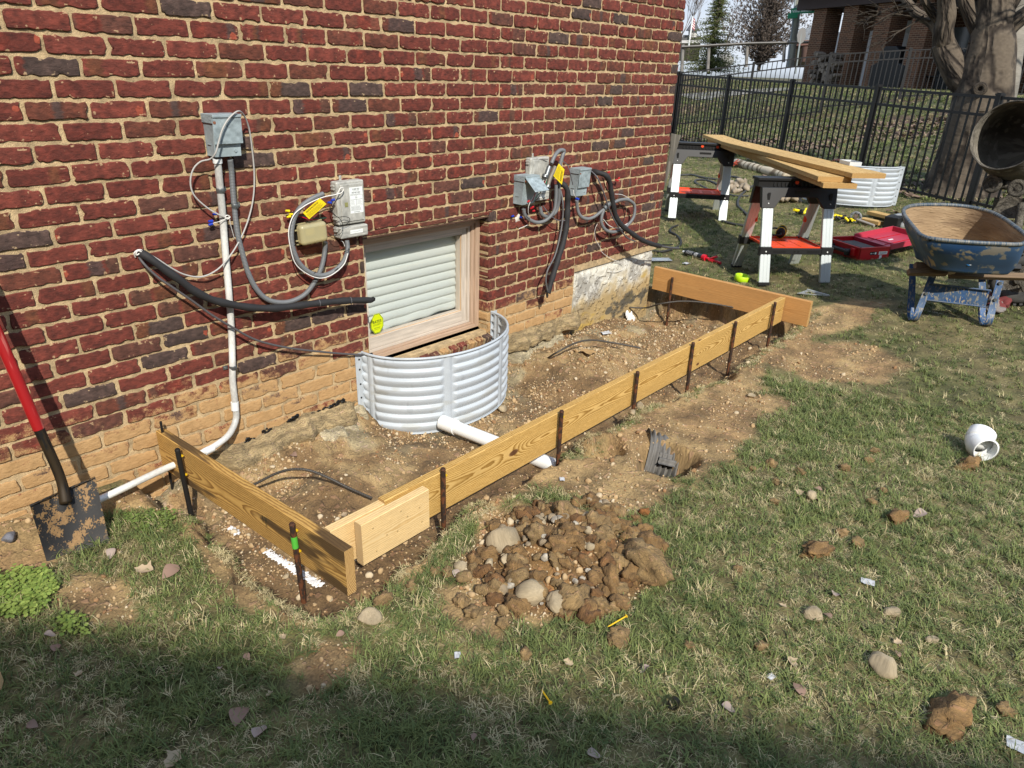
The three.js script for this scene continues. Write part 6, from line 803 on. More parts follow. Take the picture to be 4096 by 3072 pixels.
// ---------------------------------------------------------------- bare tree beyond the fence
const barkB = bump(256, 512, (u, v) => { const a = Math.abs(fbm(u * 3, v * 9, 4, 92, 0) - .5) * 2; return sst(0, .35, a) * .7 + .3 * fbm(u * 30, v * 30, 3, 93); });
const barkMap = tex(256, 512, (u, v) => { const a = Math.abs(fbm(u * 3, v * 9, 4, 92, 0) - .5) * 2; return mix3([.16, .135, .115], [.40, .36, .31], sst(0, .3, a) * .8 + .2 * vn(u * 60, v * 60, 94)); });
for (const t of [barkB, barkMap]) t.repeat.set(.9, 5);
const bark = new THREE.MeshStandardMaterial({ map: barkMap, bumpMap: barkB, bumpScale: .02, roughness: 1, side: THREE.DoubleSide });
{
  const g = thing('bare_tree', 'large bare tree with thick forked limbs just beyond the fence', 'tree'), D0 = 11.0; const px = (x, y, d = 0) => atd(Zh(x, y), D0 + d); const base = px(1035, 590); base.y = lawnBase(base.x, base.z) - .1; base.x = px(1010, 740).x; base.z = px(1010, 740).z;
  const limb = (pts, r0, r1, name = 'limb') => part(g, name, sweep(pts, t => mix(r0, r1, Math.pow(t, .8)) * (1 + .08 * (vn(t * 9, r0 * 99, 95) - .5)), Math.max(16, pts.length * 7), 18), bark);
  part(g, 'trunk', sweep([base, px(1020, 640), px(1040, 520), px(1060, 400), px(1080, 300), px(1092, 180), px(1104, 70)], t => .36 * (1 + .5 * Math.exp(-t * 9)) * (1 - .5 * t * t * t), 40, 24), bark);
  limb([px(1000, 520), px(940, 460), px(880, 380), px(830, 300), px(805, 240)], .21, .135); limb([px(815, 260), px(812, 180, -.1), px(830, 90, -.15), px(828, 0, -.2), px(835, -120, -.3), px(800, -330, -.5)], .125, .07); limb([px(806, 190), px(740, 120, .1), px(660, 75, .2), px(600, 0, .3), px(520, -90, .5)], .075, .04); limb([px(800, 130), px(740, 60, -.1), px(700, -10, -.2), px(680, -110, -.2)], .06, .035);
  limb([px(1060, 290), px(1030, 190), px(985, 100), px(945, 20), px(930, -80), px(900, -260)], .125, .07); limb([px(1080, 240), px(1100, 120), px(1110, 0), px(1120, -120), px(1150, -350)], .24, .13); limb([px(1110, 280), px(1160, 190), px(1230, 120), px(1300, 60), px(1400, -20)], .12, .07); limb([px(1130, 120), px(1190, 30), px(1250, -60), px(1330, -200)], .10, .05);
  { const kn = new THREE.TorusGeometry(.05, .03, 10, 20), p = px(1020, 505); const f = CAM.clone().sub(p).normalize(); kn.applyQuaternion(new THREE.Quaternion().setFromUnitVectors(V3(0, 0, 1), f)); p.addScaledVector(f, .35); kn.translate(p.x, p.y, p.z); part(g, 'knot', kn, bark); }
  srand(71); const tw = []; const grow = (p, d, L, r, n) => { const q = p.clone().addScaledVector(d, L), mid = p.clone().lerp(q, .5).add(V3(rr(-1, 1), rr(-.3, 1), rr(-1, 1)).multiplyScalar(L * .08)); tw.push(sweep([p, mid, q], t => mix(r, r * .55, t), 6, 5)); if (n > 0) for (let i = 0; i < 3; i++) { const d2 = d.clone().add(V3(rr(-1, 1), rr(-.5, .8), rr(-1, 1)).multiplyScalar(.75)).normalize(); grow(p.clone().lerp(q, rr(.5, 1)), d2, L * rr(.55, .8), r * .55, n - 1); } };
  for (const [x, y, d] of [[800, -330, -.5], [520, -90, .5], [680, -110, -.2], [900, -260, 0], [1150, -350, 0], [1400, -20, 0], [1330, -200, 0]]) { const p = px(x, y, d); for (let i = 0; i < 3; i++) grow(p, V3(rr(-.6, .6), rr(.5, 1), rr(-.6, .6)).normalize(), rr(.9, 1.4), .045, 3); }
  for (const [x, y, dx, dy] of [[740, 120, -1, -.2], [640, 60, -1, .3], [600, 20, -1, .4], [700, 90, -.8, .5], [985, 100, .2, -1], [1190, 40, -.5, -1], [930, 60, -1, -.2], [900, 70, .9, .2]]) grow(px(x, y), rgt.clone().multiplyScalar(dx).addScaledVector(dwn, dy).normalize(), .45, .014, 2);
  part(g, 'twigs', mergeGeometries(tw), bark);
  const pale = thing('bare_tree', 'pale smooth grey trunk standing right behind the forked tree', 'tree'); const pp = (x, y) => atd(Zh(x, y), 11.9); const pb = pp(1120, 600); pb.y = lawnBase(pb.x, pb.z) - .1; part(pale, 'trunk', sweep([pb, pp(1135, 520), pp(1165, 330), pp(1195, 170), pp(1210, 30), pp(1225, -150), pp(1260, -500)], t => .22 - .06 * t, 40, 18), std(rgb(.36, .335, .29), .95, 0, { map: mottle, bumpMap: grainBump, bumpScale: .01 })); const tb = []; const keep = tw.length; for (let i = 0; i < 4; i++) grow(pp(1255, -460), V3(rr(-.7, .7), 1, rr(-.7, .7)).normalize(), 1.2, .06, 3); part(pale, 'crown', mergeGeometries(tw.slice(keep)), bark);
}
// ---------------------------------------------------------------- neighbour's brick house with porch pillars
const farBrick = tex(512, 512, (u, v) => { const rows = 16, r = Math.floor(v * rows), cols = 6, x = u * cols + (r & 1) * .5, c = Math.floor(x), fy = v * rows - r, fx = x - c; const m = (fy < .16 || fx < .05) ? 1 : 0; const t = hsh(c % 6, r, 5); const b = mix3([.40, .26, .18], [.29, .19, .14], t); return m ? [.56, .49, .40] : b; });
const brickFar = (w, h) => { const t = farBrick.clone(); t.repeat.set(w / 1.22, h / 1.12); t.needsUpdate = true; return new THREE.MeshStandardMaterial({ map: t, roughness: 1, side: THREE.DoubleSide }); };
{
  const dF = V3(-.51, 0, .86).normalize(), nF = V3(.86, 0, .51).normalize(), c0 = V3(32.417, 1.36, -9.54); const g = thing('brick_house', 'neighbouring brown brick house with square porch pillars and white panelled doors', 'house', null, c0); g.quaternion.setFromRotationMatrix(new THREE.Matrix4().makeBasis(dF, UP, dF.clone().cross(UP)));  // local x along facade to the right, local z: towards camera or away
  const zs = dF.clone().cross(UP).dot(nF) > 0 ? 1 : -1, colM = brickFar(.78, 2.92), wM = brickFar(14, 3.2), trim = std(rgb(.045, .03, .028), .8), doorM = std(rgb(.62, .62, .62), .6);
  const loc = (q, depth) => { const d = ray(...Zh(...q)), p0 = c0.clone().addScaledVector(nF, depth), t = p0.clone().sub(CAM).dot(nF) / d.dot(nF); return g.worldToLocal(CAM.clone().addScaledVector(d, t)); }; g.updateMatrixWorld();
  for (let i = 0; i < 7; i++) { const m = part(g, 'pillar', bx(.78, 2.92, .78, i * 1.8 + (i > 3 ? (i - 3) * .9 : 0), 1.46, 0), colM); }
  const wd = 2.4; part(g, 'wall', bx(15, 5.2, .3, 6.3, 2.6, zs * (wd + .15)), wM); part(g, 'wall', bx(.3, 5.2, 6, -1.05, 2.6, zs * (wd + 3.2)), brickFar(6, 5.2)); part(g, 'fascia', bx(16, .55, .2, 6.6, 3.195, -zs * .42), trim); part(g, 'ceiling', bx(15.6, .12, wd + .6, 6.6, 2.985, zs * (wd / 2 - .05)), trim); part(g, 'porch_floor', bx(15.6, .14, wd + .8, 6.6, -.05, zs * (wd / 2 - .2)), std(rgb(.42, .40, .37), .9));
  part(g, 'roof', (() => { const s = new THREE.Shape([[-1, 3.46], [wd + 5, 6.8], [wd + 5, 6.95], [-1, 3.60]].map(p => new THREE.Vector2(p[0] * zs, p[1]))); const e = new THREE.ExtrudeGeometry(s, { depth: 16.4, bevelEnabled: false }); e.rotateY(Math.PI / 2); e.applyMatrix4(new THREE.Matrix4().makeScale(1, 1, -1)); e.translate(-1.6, 0, 0); return e; })(), std(rgb(.09, .085, .08), .95));
  for (const [a, b, nm] of [[148, 246, 1], [322, 440, 1], [520, 594, 1]]) { const pL = loc([a, 300], wd), pR = loc([b + 6, 300], wd); const w = Math.abs(pR.x - pL.x), x = (pL.x + pR.x) / 2, h = 2.12; const z = zs * wd - zs * .03; const d = part(g, 'door', bx(w, h, .06, x, h / 2 + .02, z), doorM); const pn = []; for (const yy of [.22, .62, 1.02, 1.42, 1.8]) for (const s of [-1, 1]) pn.push(bx(w * .36, .26, .03, x + s * w * .22, yy + .1, z - zs * .025, .006)); part(d, 'panel', mg(pn), doorM); part(d, 'frame', mg([bx(.08, h + .06, .09, x - w / 2 - .04, h / 2, z), bx(.08, h + .06, .09, x + w / 2 + .04, h / 2, z), bx(w + .16, .08, .09, x, h + .06, z)]), doorM); }
  { const p = loc([905, 250], wd); part(g, 'door', bx(1.3, 2.2, .06, p.x, 1.1, zs * (wd - .03)), std(rgb(.12, .14, .14), .1)); const q = loc([970, 250], wd); part(g, 'downpipe', rod(V3(q.x, 0, zs * (wd - .1)), V3(q.x + .1, 2.9, zs * (wd - .1)), .05, 8), M.white); const u = loc([625, 150], wd - .2); part(g, 'utility_box', mg([bx(.42, .42, .16, u.x, u.y, u.z), bx(.1, .3, .1, u.x + .1, u.y - .5, u.z)]), std(rgb(.5, .5, .48), .6)); }
  // things on the porch
  const pt = (q, z) => { const p = loc(q, z); return g.localToWorld(V3(p.x, .02, p.z)); };
  srand(72); { const p = pt([130, 475], -.6), w = thing('wood_pile', 'stack of split firewood in front of the porch pillar', 'firewood', null, p); w.rotation.y = g.rotation.y; w.quaternion.copy(g.quaternion); for (let i = 0; i < 46; i++) { const r = rr(.06, .11), c = cyl(r, r, .4, 6); c.rotateX(Math.PI / 2); c.rotateZ(rr(0, 3)); c.translate(rr(-.75, .75), .08 + (i / 46) * 1.15, rr(-.05, .05)); part(w, 'log', c, std(mix3([.10, .08, .065], [.24, .20, .16], rnd()).reduce((a, v, k) => (a.setComponent ? a : a, a), new THREE.Color().setRGB(...mix3([.10, .08, .065], [.24, .20, .16], rnd()))), .95)); } }
  { const p = pt([545, 490], .2), w = thing('grill', 'covered black barbecue grill under the porch', 'grill', null, p); w.quaternion.copy(g.quaternion); const s = new THREE.Shape([[-.75, 0], [.75, 0], [.8, .75], [.45, .85], [.4, 1.25], [.2, 1.4], [-.3, 1.4], [-.45, 1.2], [-.5, .85], [-.8, .75]].map(q => new THREE.Vector2(q[0], q[1]))); const e = new THREE.ExtrudeGeometry(s, { depth: .6, bevelEnabled: true, bevelSize: .04, bevelThickness: .04 }); part(w, 'cover', e, std(0x0c0d0f, .6)); }
  for (const [q, lb] of [[[760, 505], 'dark metal patio chair on the porch beside the grill'], [[850, 510], 'dark metal patio chair on the porch near the tree']]) { const p = pt(q, .3), w = thing('patio_chair', lb, 'chair', null, p); w.quaternion.copy(g.quaternion); for (const [x, z] of [[-.25, -.25], [.25, -.25], [-.25, .25], [.25, .25]]) part(w, 'leg', rod(V3(x, 0, z), V3(x * .9, .45, z * .9), .018, 6), M.black); part(w, 'seat', bx(.56, .05, .54, 0, .46, 0, .02), M.black); const br = []; for (let i = 0; i < 5; i++) br.push(rod(V3(-.2 + i * .1, .48, .26 * zs), V3(-.2 + i * .1, 1.0, .32 * zs), .012, 6)); br.push(sweep([V3(-.26, .46, .26 * zs), V3(-.26, .95, .31 * zs), V3(0, 1.06, .33 * zs), V3(.26, .95, .31 * zs), V3(.26, .46, .26 * zs)], .018, 30, 6)); part(w, 'backrest', mg(br), M.black); for (const s of [-1, 1]) part(w, 'arm', sweep([V3(s * .28, .68, .28 * zs), V3(s * .3, .7, 0), V3(s * .28, .46, -.25 * zs)], .016, 16, 6), M.black); }
}
// ---------------------------------------------------------------- evergreens, rail fence, pole, far houses
function conifer(base, h, w, cols, n, droop, label, lean, up) {
  const g = thing('evergreen_tree', label, 'tree', null, base); part(g, 'trunk', sweep([V3(0, -.2, 0), V3(lean * .4, h * .5, 0), V3(lean, h, 0)], t => .09 * h / 5 * (1 - .9 * t) + .01, 20, 8), bark);
  const P = [], Cc = []; const tri = (a, b, c, col) => { P.push(a.x, a.y, a.z, b.x, b.y, b.z, c.x, c.y, c.z); for (let i = 0; i < 3; i++) Cc.push(...col); };
  for (let i = 0; i < n; i++) {
    const t = Math.pow(rnd(), 1.5), y = h * (.0 + .97 * t), R = w * .5 * Math.pow(1 - t, .85) * rr(.55, 1.1) + .05, a = rr(0, 6.283), d = V3(Math.cos(a), up * rr(.5, 1.2) - droop * rr(.3, 1), Math.sin(a)).normalize(), o = V3(lean * t, y, 0); const m = 7; const L = R * 1.05;
    for (let j = 0; j < m; j++) { const s = (j + .4) / m, c = o.clone().addScaledVector(d, L * s).add(V3(rr(-.04, .04), -droop * .25 * s * s * L + up * .3 * s * s * L, rr(-.04, .04))); const l = .16 * h / 5 * (1.15 - .6 * s); for (let k = 0; k < 4; k++) { const e = d.clone().multiplyScalar(.8).add(V3(rr(-1, 1), rr(-.7, .9) + up * .4, rr(-1, 1)).multiplyScalar(.85)).normalize().multiplyScalar(l * rr(.8, 1.6)); const sd_ = e.clone().cross(V3(rr(-1, 1), rr(-1, 1), rr(-1, 1))).normalize().multiplyScalar(l * .17); tri(c.clone().add(sd_), c.clone().sub(sd_), c.clone().add(e), mix3(cols[0], cols[1], rnd())); } }
  }
  const q = new THREE.BufferGeometry(); q.setAttribute('position', new THREE.Float32BufferAttribute(P, 3)); q.setAttribute('color', new THREE.Float32BufferAttribute(Cc, 3)); q.computeVertexNormals(); part(g, 'crown', q, new THREE.MeshStandardMaterial({ vertexColors: true, roughness: 1, side: THREE.DoubleSide })); return g;
}
{
  srand(73); const at = (q, d) => { const p = atd(Zf(...q), d); return p; };
  const b1 = at([335, 650], 46); conifer(V3(b1.x, b1.y, b1.z), 4.35, 4.4, [[.06, .085, .03], [.15, .16, .05]], 620, .25, 'green spruce tree behind the weathered rail fence', .3, .15); const b2 = at([800, 610], 42); conifer(V3(b2.x, b2.y, b2.z), 5.2, 6.2, [[.075, .058, .047], [.17, .135, .11]], 900, .05, 'large brown leaved evergreen beside the utility pole', .45, .75);
  const wf = thing('rail_fence', 'weathered grey wooden rail fence behind the black fences', 'fence'), wm = std(rgb(.30, .285, .265), .95, 0, { map: mottle }), D = 36; const ps = [[95, 412, 660], [335, 412, 660], [690, 392, 620], [1035, 384, 575], [1400, 375, 560]]; for (const [x, y0, y1] of ps) part(wf, 'post', rod(at([x - 10, y1], D), at([x + 2, y0], D), .075, 8), wm); for (let i = 0; i < ps.length - 1; i++) { const a = at([ps[i][0], i === 0 ? 435 : ps[i][1] + 10], D - .1), b = at([ps[i + 1][0], ps[i + 1][1] + 12], D - .1); part(wf, 'rail', between(bx(.14, a.distanceTo(b) + .1, .06, 0, 0, 0, .01), a, b), wm); }
  const up = thing('utility_pole', 'tall pale wooden utility pole beside the brown evergreen', 'pole'), pm = std(rgb(.42, .42, .35), .9, 0, { map: mottle }); part(up, 'pole', rod(at([1085, 620], 38), at([1200, -300], 38), .17, 14, .14), pm); part(up, 'conduit', rod(at([1065, 620], 37.9), at([1170, -300], 37.9), .05, 8), M.grey);
  const sg = thing('street_sign', 'green street name sign on the utility pole', 'sign'); const sp = at([1205, 98], 37.6), st = canvasTex(256, 64, x => { x.fillStyle = '#1d8a63'; x.fillRect(0, 0, 256, 64); x.fillStyle = '#f2f5f3'; x.font = 'bold 38px sans-serif'; x.fillText('Villa Medici', 14, 46); x.font = 'bold 18px sans-serif'; x.fillText('Pl', 226, 24); }); const pa = new THREE.BoxGeometry(1.0, .24, .02); const pq = part(sg, 'panel', pa, [M.green, M.green, M.green, M.green, std(0xffffff, .5, 0, { map: st }), M.green]); pq.position.copy(sp); const toC = CAM.clone().sub(sp); pq.rotation.set(0, Math.atan2(toC.x, toC.z), .07); const s2 = part(sg, 'panel', new THREE.BoxGeometry(.42, .22, .02), M.green); s2.position.copy(at([1110, 145], 37.6)); s2.rotation.set(0, Math.atan2(toC.x, toC.z), .07);
  const stp = thing('road_sign', 'grey back of a road sign on a slim post', 'sign'), s0 = at([1165, 470], 33), s1 = at([1190, 290], 33); part(stp, 'post', rod(s0.clone().lerp(s1, -1.2), s1, .035, 8), M.grey); const dm = cyl(.30, .30, .02, 8); dm.rotateX(Math.PI / 2); dm.rotateY(Math.atan2(toC.x, toC.z) + 1.0); const d0 = at([1190, 330], 33); dm.translate(d0.x, d0.y, d0.z); part(stp, 'panel', dm, std(rgb(.25, .25, .25), .6));
  // far house with grey shingle roof, right of the pole
  const fh = thing('far_house', 'distant house with grey shingle roof between pole and brick house', 'house'), roofM = std(rgb(.20, .21, .215), .95, 0, { map: tex(128, 128, (u, v) => { const k = .8 + .4 * hsh(Math.floor(u * 20), Math.floor(v * 24), 3) - (v * 24 % 1 < .2 ? .25 : 0); return [k, k, k]; }) }); const fp = (x, y, d = 60) => at([x, y], d); { const P = [fp(1255, 235, 64), fp(1110, 415, 58), fp(1420, 400, 58), fp(1420, 235, 64)]; const gg = new THREE.BufferGeometry(); gg.setAttribute('position', new THREE.Float32BufferAttribute(P.flatMap(p => p.toArray()), 3)); gg.setAttribute('uv', new THREE.Float32BufferAttribute([.3, 1, 0, 0, 2, 0, 2, 1], 2)); gg.setIndex([0, 1, 2, 0, 2, 3]); gg.computeVertexNormals(); part(fh, 'roof', gg, roofM); const a = fp(1110, 415, 58), b = fp(1420, 400, 58); part(fh, 'eave', between(bx(.5, a.distanceTo(b), .35), a, b), std(rgb(.12, .06, .045), .9)); const c = fp(1130, 500, 60), e = fp(1420, 500, 60); part(fh, 'wall', between(bx(4.0, c.distanceTo(e), .3), c, e), std(rgb(.25, .235, .22), .95)); for (const x of [1115, 1225]) part(fh, 'post', rod(fp(x, 430, 57.5), fp(x - 12, 570, 57.5), .22, 4), std(rgb(.08, .045, .035), .9)); }
  const h2 = thing('far_house', 'distant dark roofed house with cupola at the brick corner', 'house'); { const D2 = 85, a = at([80, 395], D2), b = at([210, 395], D2); const rf = (q) => at(q, D2); const P = [rf([60, 420]), rf([235, 420]), rf([265, 330]), rf([100, 322])]; const gg = new THREE.BufferGeometry(); gg.setAttribute('position', new THREE.Float32BufferAttribute(P.flatMap(p => p.toArray()), 3)); gg.setIndex([0, 1, 2, 0, 2, 3]); gg.computeVertexNormals(); part(h2, 'roof', gg, std(rgb(.10, .10, .10), .95)); const w0 = rf([60, 470]), w1 = rf([250, 470]); part(h2, 'wall', between(bx(3.4, w0.distanceTo(w1), .3), w0, w1), std(rgb(.4, .39, .37), .9)); const c0 = rf([183, 345]), c1 = rf([187, 285]); part(h2, 'cupola', rod(c0, c1, .5, 4), std(rgb(.5, .49, .47), .9)); part(h2, 'cupola_roof', (() => { const c = new THREE.ConeGeometry(.85, 1.2, 4); c.translate(c1.x, c1.y + .6, c1.z); return c; })(), std(rgb(.09, .09, .1), .9)); }
  const fg = thing('flag', 'striped flag on a tall white pole far beyond the fence', 'flag'); { const D3 = 70, p0 = at([150, 430], D3), p1 = at([188, 150], D3); part(fg, 'pole', rod(p0, p1, .07, 8), M.white); const ft = canvasTex(128, 96, x => { for (let i = 0; i < 9; i++) { x.fillStyle = i % 2 ? '#e8e4e0' : '#9b2434'; x.fillRect(0, i * 96 / 9, 128, 12); } x.fillStyle = '#28305a'; x.fillRect(0, 0, 56, 50); }); const a = at([183, 155], D3), gq = gridGeo(12, 8, (u, v) => { const q = at([mix(183, 178, v) + u * 26, mix(150, 255, 1 - (1 - v)) + u * 30 - 0], D3); return q; }); const U = gq.attributes.uv; for (let i = 0; i < U.count; i++) U.setY(i, 1 - U.getY(i)); part(fg, 'cloth', gq, std(0xffffff, .9, 0, { map: ft })); }
  // street and footpath
  const strip = (name, a, b, w, y, col) => { const d = b.clone().sub(a); d.y = 0; const s = d.clone().cross(UP).normalize().multiplyScalar(w / 2); const n = 24; const g = gridGeo(n, 2, (u, v) => { const p = a.clone().lerp(b, u).addScaledVector(s, (v - .5) * 2); p.y = lawnBase(p.x, p.z) + y; return p; }); setting(name, g, std(col, .95, 0, { map: mottle })); };
  const rd = (q, d) => { const p = atd(Zf(...q), d); return p; }; strip('footpath', rd([150, 700], 26), rd([1200, 590], 29), 1.2, .03, rgb(.30, .285, .26)); strip('street', rd([-300, 640], 48), rd([1300, 590], 52), 3.5, .03, rgb(.16, .155, .15));
  // bare shrubs and thin trees on the skyline
  srand(74); for (const [q, d, h, lb] of [[[470, 560], 60, 6.0, 'thin bare tree between the two evergreens'], [[140, 520], 75, 9.0, 'thin bare tree beside the house corner on the skyline'], [[60, 520], 80, 8.5, 'thin bare tree hidden partly by the brick corner']]) { const p = atd(Zf(...q), d), g = thing('bare_tree', lb, 'tree', null, p), tw = []; const grow = (p, d, L, r, n) => { const e = p.clone().addScaledVector(d, L); tw.push(rod(p, e, r, 4, r * .6)); if (n) for (let i = 0; i < 3; i++) grow(p.clone().lerp(e, rr(.45, 1)), d.clone().add(V3(rr(-1, 1), rr(-.1, .8), rr(-1, 1)).multiplyScalar(.55)).normalize(), L * rr(.55, .8), r * .6, n - 1); }; grow(V3(0, -.5, 0), V3(.05, 1, 0), h * .38, .07, 5); part(g, 'trunk', tw[0], bark); part(g, 'crown', mg(tw.slice(1)), std(rgb(.13, .11, .10), 1)); }
  { const p = at([485, 552], 50), l = lump(140, 2, .5); l.scale(.7, .45, .5); const m = solo('white_bundle', l, std(0x8d8d8b, .9), 'pale bundle lying behind the spruce by the road', 'bundle'); m.position.copy(p); }
}
// ---------------------------------------------------------------- what stands behind the camera and shades the near lawn: the next house
{
  const d = V3(.56, 0, .83).normalize(), n = V3(-.83, 0, .56).normalize(), H = 6.4, t = H / SUN.y, e0 = V3(-.65 + SUN.x * t, 0, .5 + SUN.z * t); const g = thing('brick_house', 'tall brick house standing behind the viewer', 'house', null, e0); g.quaternion.setFromRotationMatrix(new THREE.Matrix4().makeBasis(d, UP, d.clone().cross(UP))); const s = d.clone().cross(UP).dot(n) > 0 ? 1 : -1;
  part(g, 'wall', bx(26, H - .2, 9, 4, (H - .2) / 2 - .3, s * 5.0), brickFar(26, 6)); part(g, 'roof', (() => { const sh = new THREE.Shape([[0, H - .12], [5, H + 2.4], [10, H - .12], [10, H], [5, H + 2.55], [0, H]].map(p => new THREE.Vector2(p[0] * s, p[1]))); const e = new THREE.ExtrudeGeometry(sh, { depth: 27, bevelEnabled: false }); e.applyMatrix4(new THREE.Matrix4().makeBasis(V3(0, 0, 1), V3(0, 1, 0), V3(1, 0, 0))); e.translate(-9.5, 0, 0); return e; })(), std(rgb(.10, .095, .09), .95));
}
// ---------------------------------------------------------------- loose stones, clods and the spoil heap
const clodM = [std(rgb(.36, .215, .095), 1, 0, { map: soilMap, bumpMap: soilBump, bumpScale: .008 }), std(rgb(.43, .285, .14), 1, 0, { map: soilMap, bumpMap: soilBump, bumpScale: .008 }), std(rgb(.30, .155, .065), 1, 0, { map: soilMap, bumpMap: soilBump, bumpScale: .008 })];
const stoneM = [std(rgb(.52, .42, .27), .95, 0, { map: mottle, bumpMap: grainBump, bumpScale: .004 }), std(rgb(.58, .52, .42), .95, 0, { map: mottle, bumpMap: grainBump, bumpScale: .004 }), std(rgb(.40, .31, .20), .95, 0, { map: mottle, bumpMap: grainBump, bumpScale: .004 })];
const lumps = Array.from({ length: 8 }, (_, i) => i % 3 ? lump(300 + i, 4, .6, 1.9) : facet(300 + i, 3, 9, .5)), stones = Array.from({ length: 6 }, (_, i) => facet(320 + i, 3));
